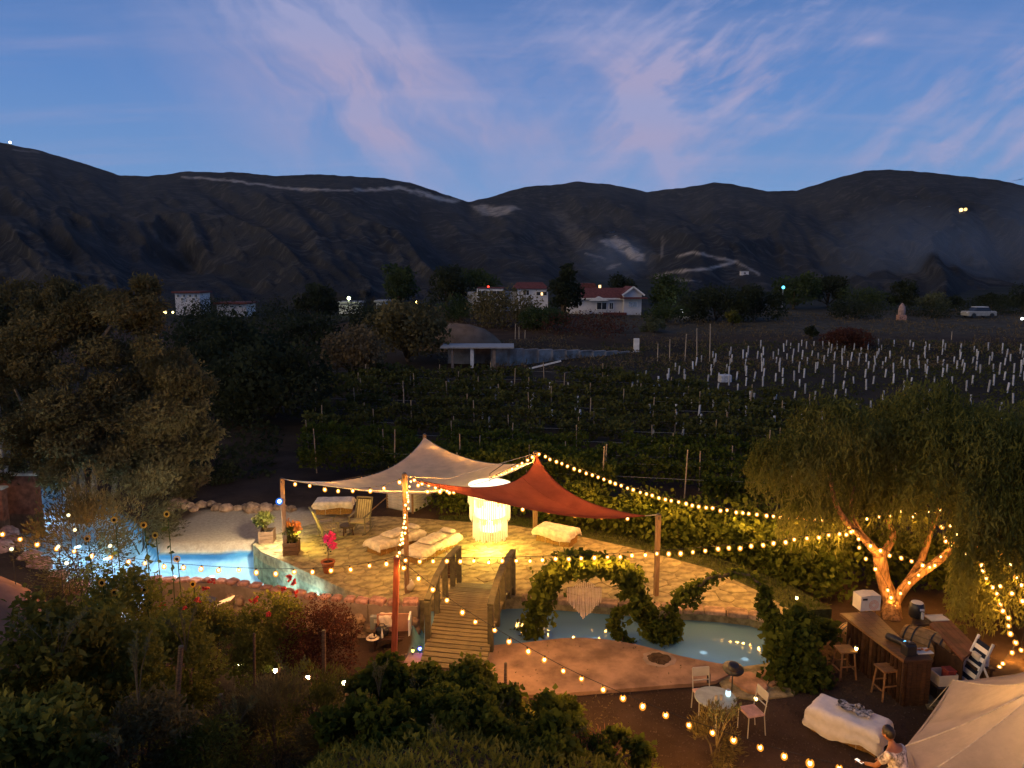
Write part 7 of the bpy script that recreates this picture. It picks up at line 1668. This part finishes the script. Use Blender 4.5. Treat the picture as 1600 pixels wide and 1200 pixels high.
twigs(215, 985, 1090, 9.6, 'upright pale leafed twigs in front of the left shrubs', 6, .25); twigs(370, 1075, 1130, 10.5, 'pale leafed sprigs beside the feathery bush', 6, .35); twigs(592, 1025, 1080, 13.0, 'bare pale sprigs left of the red post foot', 6, .22); twigs(185, 1110, 1170, 8.6, 'thin pale sprig low on the left bank', 4, .2)
twigs(690, 1110, 1215, 10.0, 'tall narrow leaved weed at the bottom centre', 5, .15); twigs(880, 1150, 1200, 11.6, 'leafy sprout beside the brown grass tuft', 4, .2); twigs(455, 1020, 1075, 13.4, 'pale sprigs behind the feathery bush', 7, .5)
fg('grapevine', 'leafy vine filling the bottom edge left of centre', 590, 1215, 10.2, (.9, .6, .5), 2400, .12, L_VINE, asp=.9, k=11, cat='vine', group=G1)
fg('grapevine', 'leafy vine at the bottom edge right of centre', 820, 1225, 10.8, (.9, .6, .45), 2200, .12, L_VINE, asp=.9, k=11, cat='vine', group=G1)
fg('airy_bush', 'airy bush in front of the bistro table', 1120, 1130, 12.6, (.42, .35, .38), 900, .10, L_OLIVE, asp=.2, up=.8, k=8, group=G1); twigs(1120, 1085, 1160, 12.4, 'thin upright sprays of the airy bush by the bistro table', 9, .4)
b = D(915, 1185, 11.9); o = thing('dry_grass_tuft', 'rusty dry grass tuft at the bottom edge', 'grass', (b.x, b.y, gz(b.x, b.y))); zz_ = b.z - gz(b.x, b.y)
P = np.stack([RNG.normal(size=420) * .22, RNG.normal(size=420) * .16, np.full(420, max(0, zz_ - .12))], -1); np_quads('blades', leaf_quads(P, .26, .10, np.array([[0, 0, 1.]]).repeat(420, 0), 1.0), mat('rusty_blade', (.34, .15, .07), .8, .3, 8), o, 'stuff'); MB().ball((0, 0, max(0, zz_ - .15)), .12, .1, .06, 8, 5, .1).build('root_clump', M_DRYW if 'M_DRYW' in globals() else M_STRAW, o)
b = D(768, 1128, 12.6); o = thing('white_flowers', 'small white flowers in the foreground grapevines', 'flowers', (b.x, b.y, b.z - .2)); P = np.array([[random.uniform(-.3, .35), random.uniform(-.1, .1), random.uniform(0, .28)] for _ in range(34)]); np_quads('petals', np.concatenate([leaf_quads(P, .035, .9) for _ in range(3)]), M_WHITE, o, 'stuff'); MB().tube([(0, 0, -.2), (.02, 0, .2)], .006, 4).build('stem', L_GREEN, o)
n = 240; x = RNG.uniform(-1.5, 5, n); y = RNG.uniform(15, 18.2, n); k_ = poly_sd(x, y, PAT) < -.1; P = np.stack([x[k_], y[k_], np.full(k_.sum(), Z_P + .012)], -1); o = np_quads('fallen_leaves', leaf_quads(P, .05, .5), L_DRY, None, 'stuff'); tag(o, 'few dry leaves fallen on the tan patio', 'leaf litter')
twigs(655, 1055, 1110, 13.1, 'fresh shoots rising from the grapevine by the red post', 7, .5); twigs(770, 1085, 1140, 12.7, 'fresh shoots rising from the grapevine by the dark stakes', 7, .55); twigs(880, 1125, 1170, 12.1, 'fresh shoots at the edge of the bare soil', 6, .4); twigs(90, 930, 1030, 11.0, 'tall pale shoots above the yellow green shrub', 7, .6); twigs(290, 935, 1010, 13.6, 'pale shoots above the bushy shrub by the roses', 7, .5)
# loose leaf litter and pebbles on the bank
n = 60000; x = RNG.uniform(-11, 4.5, n); y = RNG.uniform(5, 17.5, n); yb2 = np.interp(x, YB_X, YB_Y); k_ = (y < yb2 - .3) & (fbm(x * .9, y * .9, 83) + .25 * (x > -3.5) * (y < 13) > .47); x, y = x[k_], y[k_]
P = np.stack([x, y, ground_h(x, y) + RNG.uniform(0, .28, len(x)) * fbm(x * 2, y * 2, 84)], -1); o = np_quads('bank_weeds', leaf_quads(P, .12, .3, np.array([[0, 0, .8]]).repeat(len(P), 0), 1.4), L_FG, None, 'stuff'); tag(o, 'low weeds and herbs covering the near bank', 'weeds')
n = 5000; x = RNG.uniform(-9, 2.2, n); y = RNG.uniform(7, 17, n); P = np.stack([x, y, ground_h(x, y) + .02], -1); o = np_quads('leaf_litter', leaf_quads(P, .07, .5), L_DRY, None, 'stuff'); tag(o, 'dry leaves and weeds scattered over the near bank', 'leaf litter')

n = 9000; x = RNG.uniform(.5, 9.5, n); y = RNG.uniform(11, 17.2, n); k_ = (poly_sd(x, y, PAT) > .05) & (poly_sd(x, y, POOL) > .3) & (poly_sd(x, y, RIM) > .05); x, y = x[k_], y[k_]
P = np.stack([x, y, ground_h(x, y) + .008], -1); o = np_quads('gravel', leaf_quads(P, .035, .8), mat('gravel_stone', (.085, .060, .042), .95, .5, 30, objrand=0), None, 'stuff'); tag(o, 'loose gravel on the dark yard around the bar', 'gravel')

# ================================================================== evening haze and drifting smoke
def air(name, mb, dens, col, parent=None):
    o = mb.build(name, [], parent, smooth=False); o['kind'] = 'stuff'
    m = bpy.data.materials.new(name + '_air'); m.use_nodes = True; nt = m.node_tree; nt.nodes.clear()
    q = nt.nodes.new('ShaderNodeOutputMaterial'); v = nt.nodes.new('ShaderNodeVolumePrincipled'); v.inputs['Density'].default_value = dens; v.inputs['Color'].default_value = tuple(col) + (1,)
    nt.links.new(v.outputs[0], q.inputs['Volume']); o.data.materials.append(m); return o
haze = air('haze', MB().box((0, 1000, 160), (5400, 2200, 345)), .00004, (.85, .90, .98)); tag(haze, 'thin bluish evening haze over the valley', 'haze')

def smoke(px, py, y, rs, dens, label):
    c = D(px, py, y); o = thing('smoke', label, 'smoke', c); o['kind'] = 'stuff'
    for k in range(5):
        f = 1 - k * .19; air('smoke_layer', MB().ball((rs[0] * .06 * k, 0, rs[2] * .05 * k), rs[0] * f, rs[1] * f, rs[2] * f, 18, 12, .06), dens, (.62, .78, 1.0), o)
smoke(1425, 400, 300, (40, 22, 22), .0014, 'bluish smoke drifting before the right hill')
smoke(1600, 385, 300, (26, 22, 26), .0014, 'bluish smoke at the right edge of the hills')
smoke(960, 404, 260, (15, 10, 9), .0032, 'smoke plume behind the gabled house')
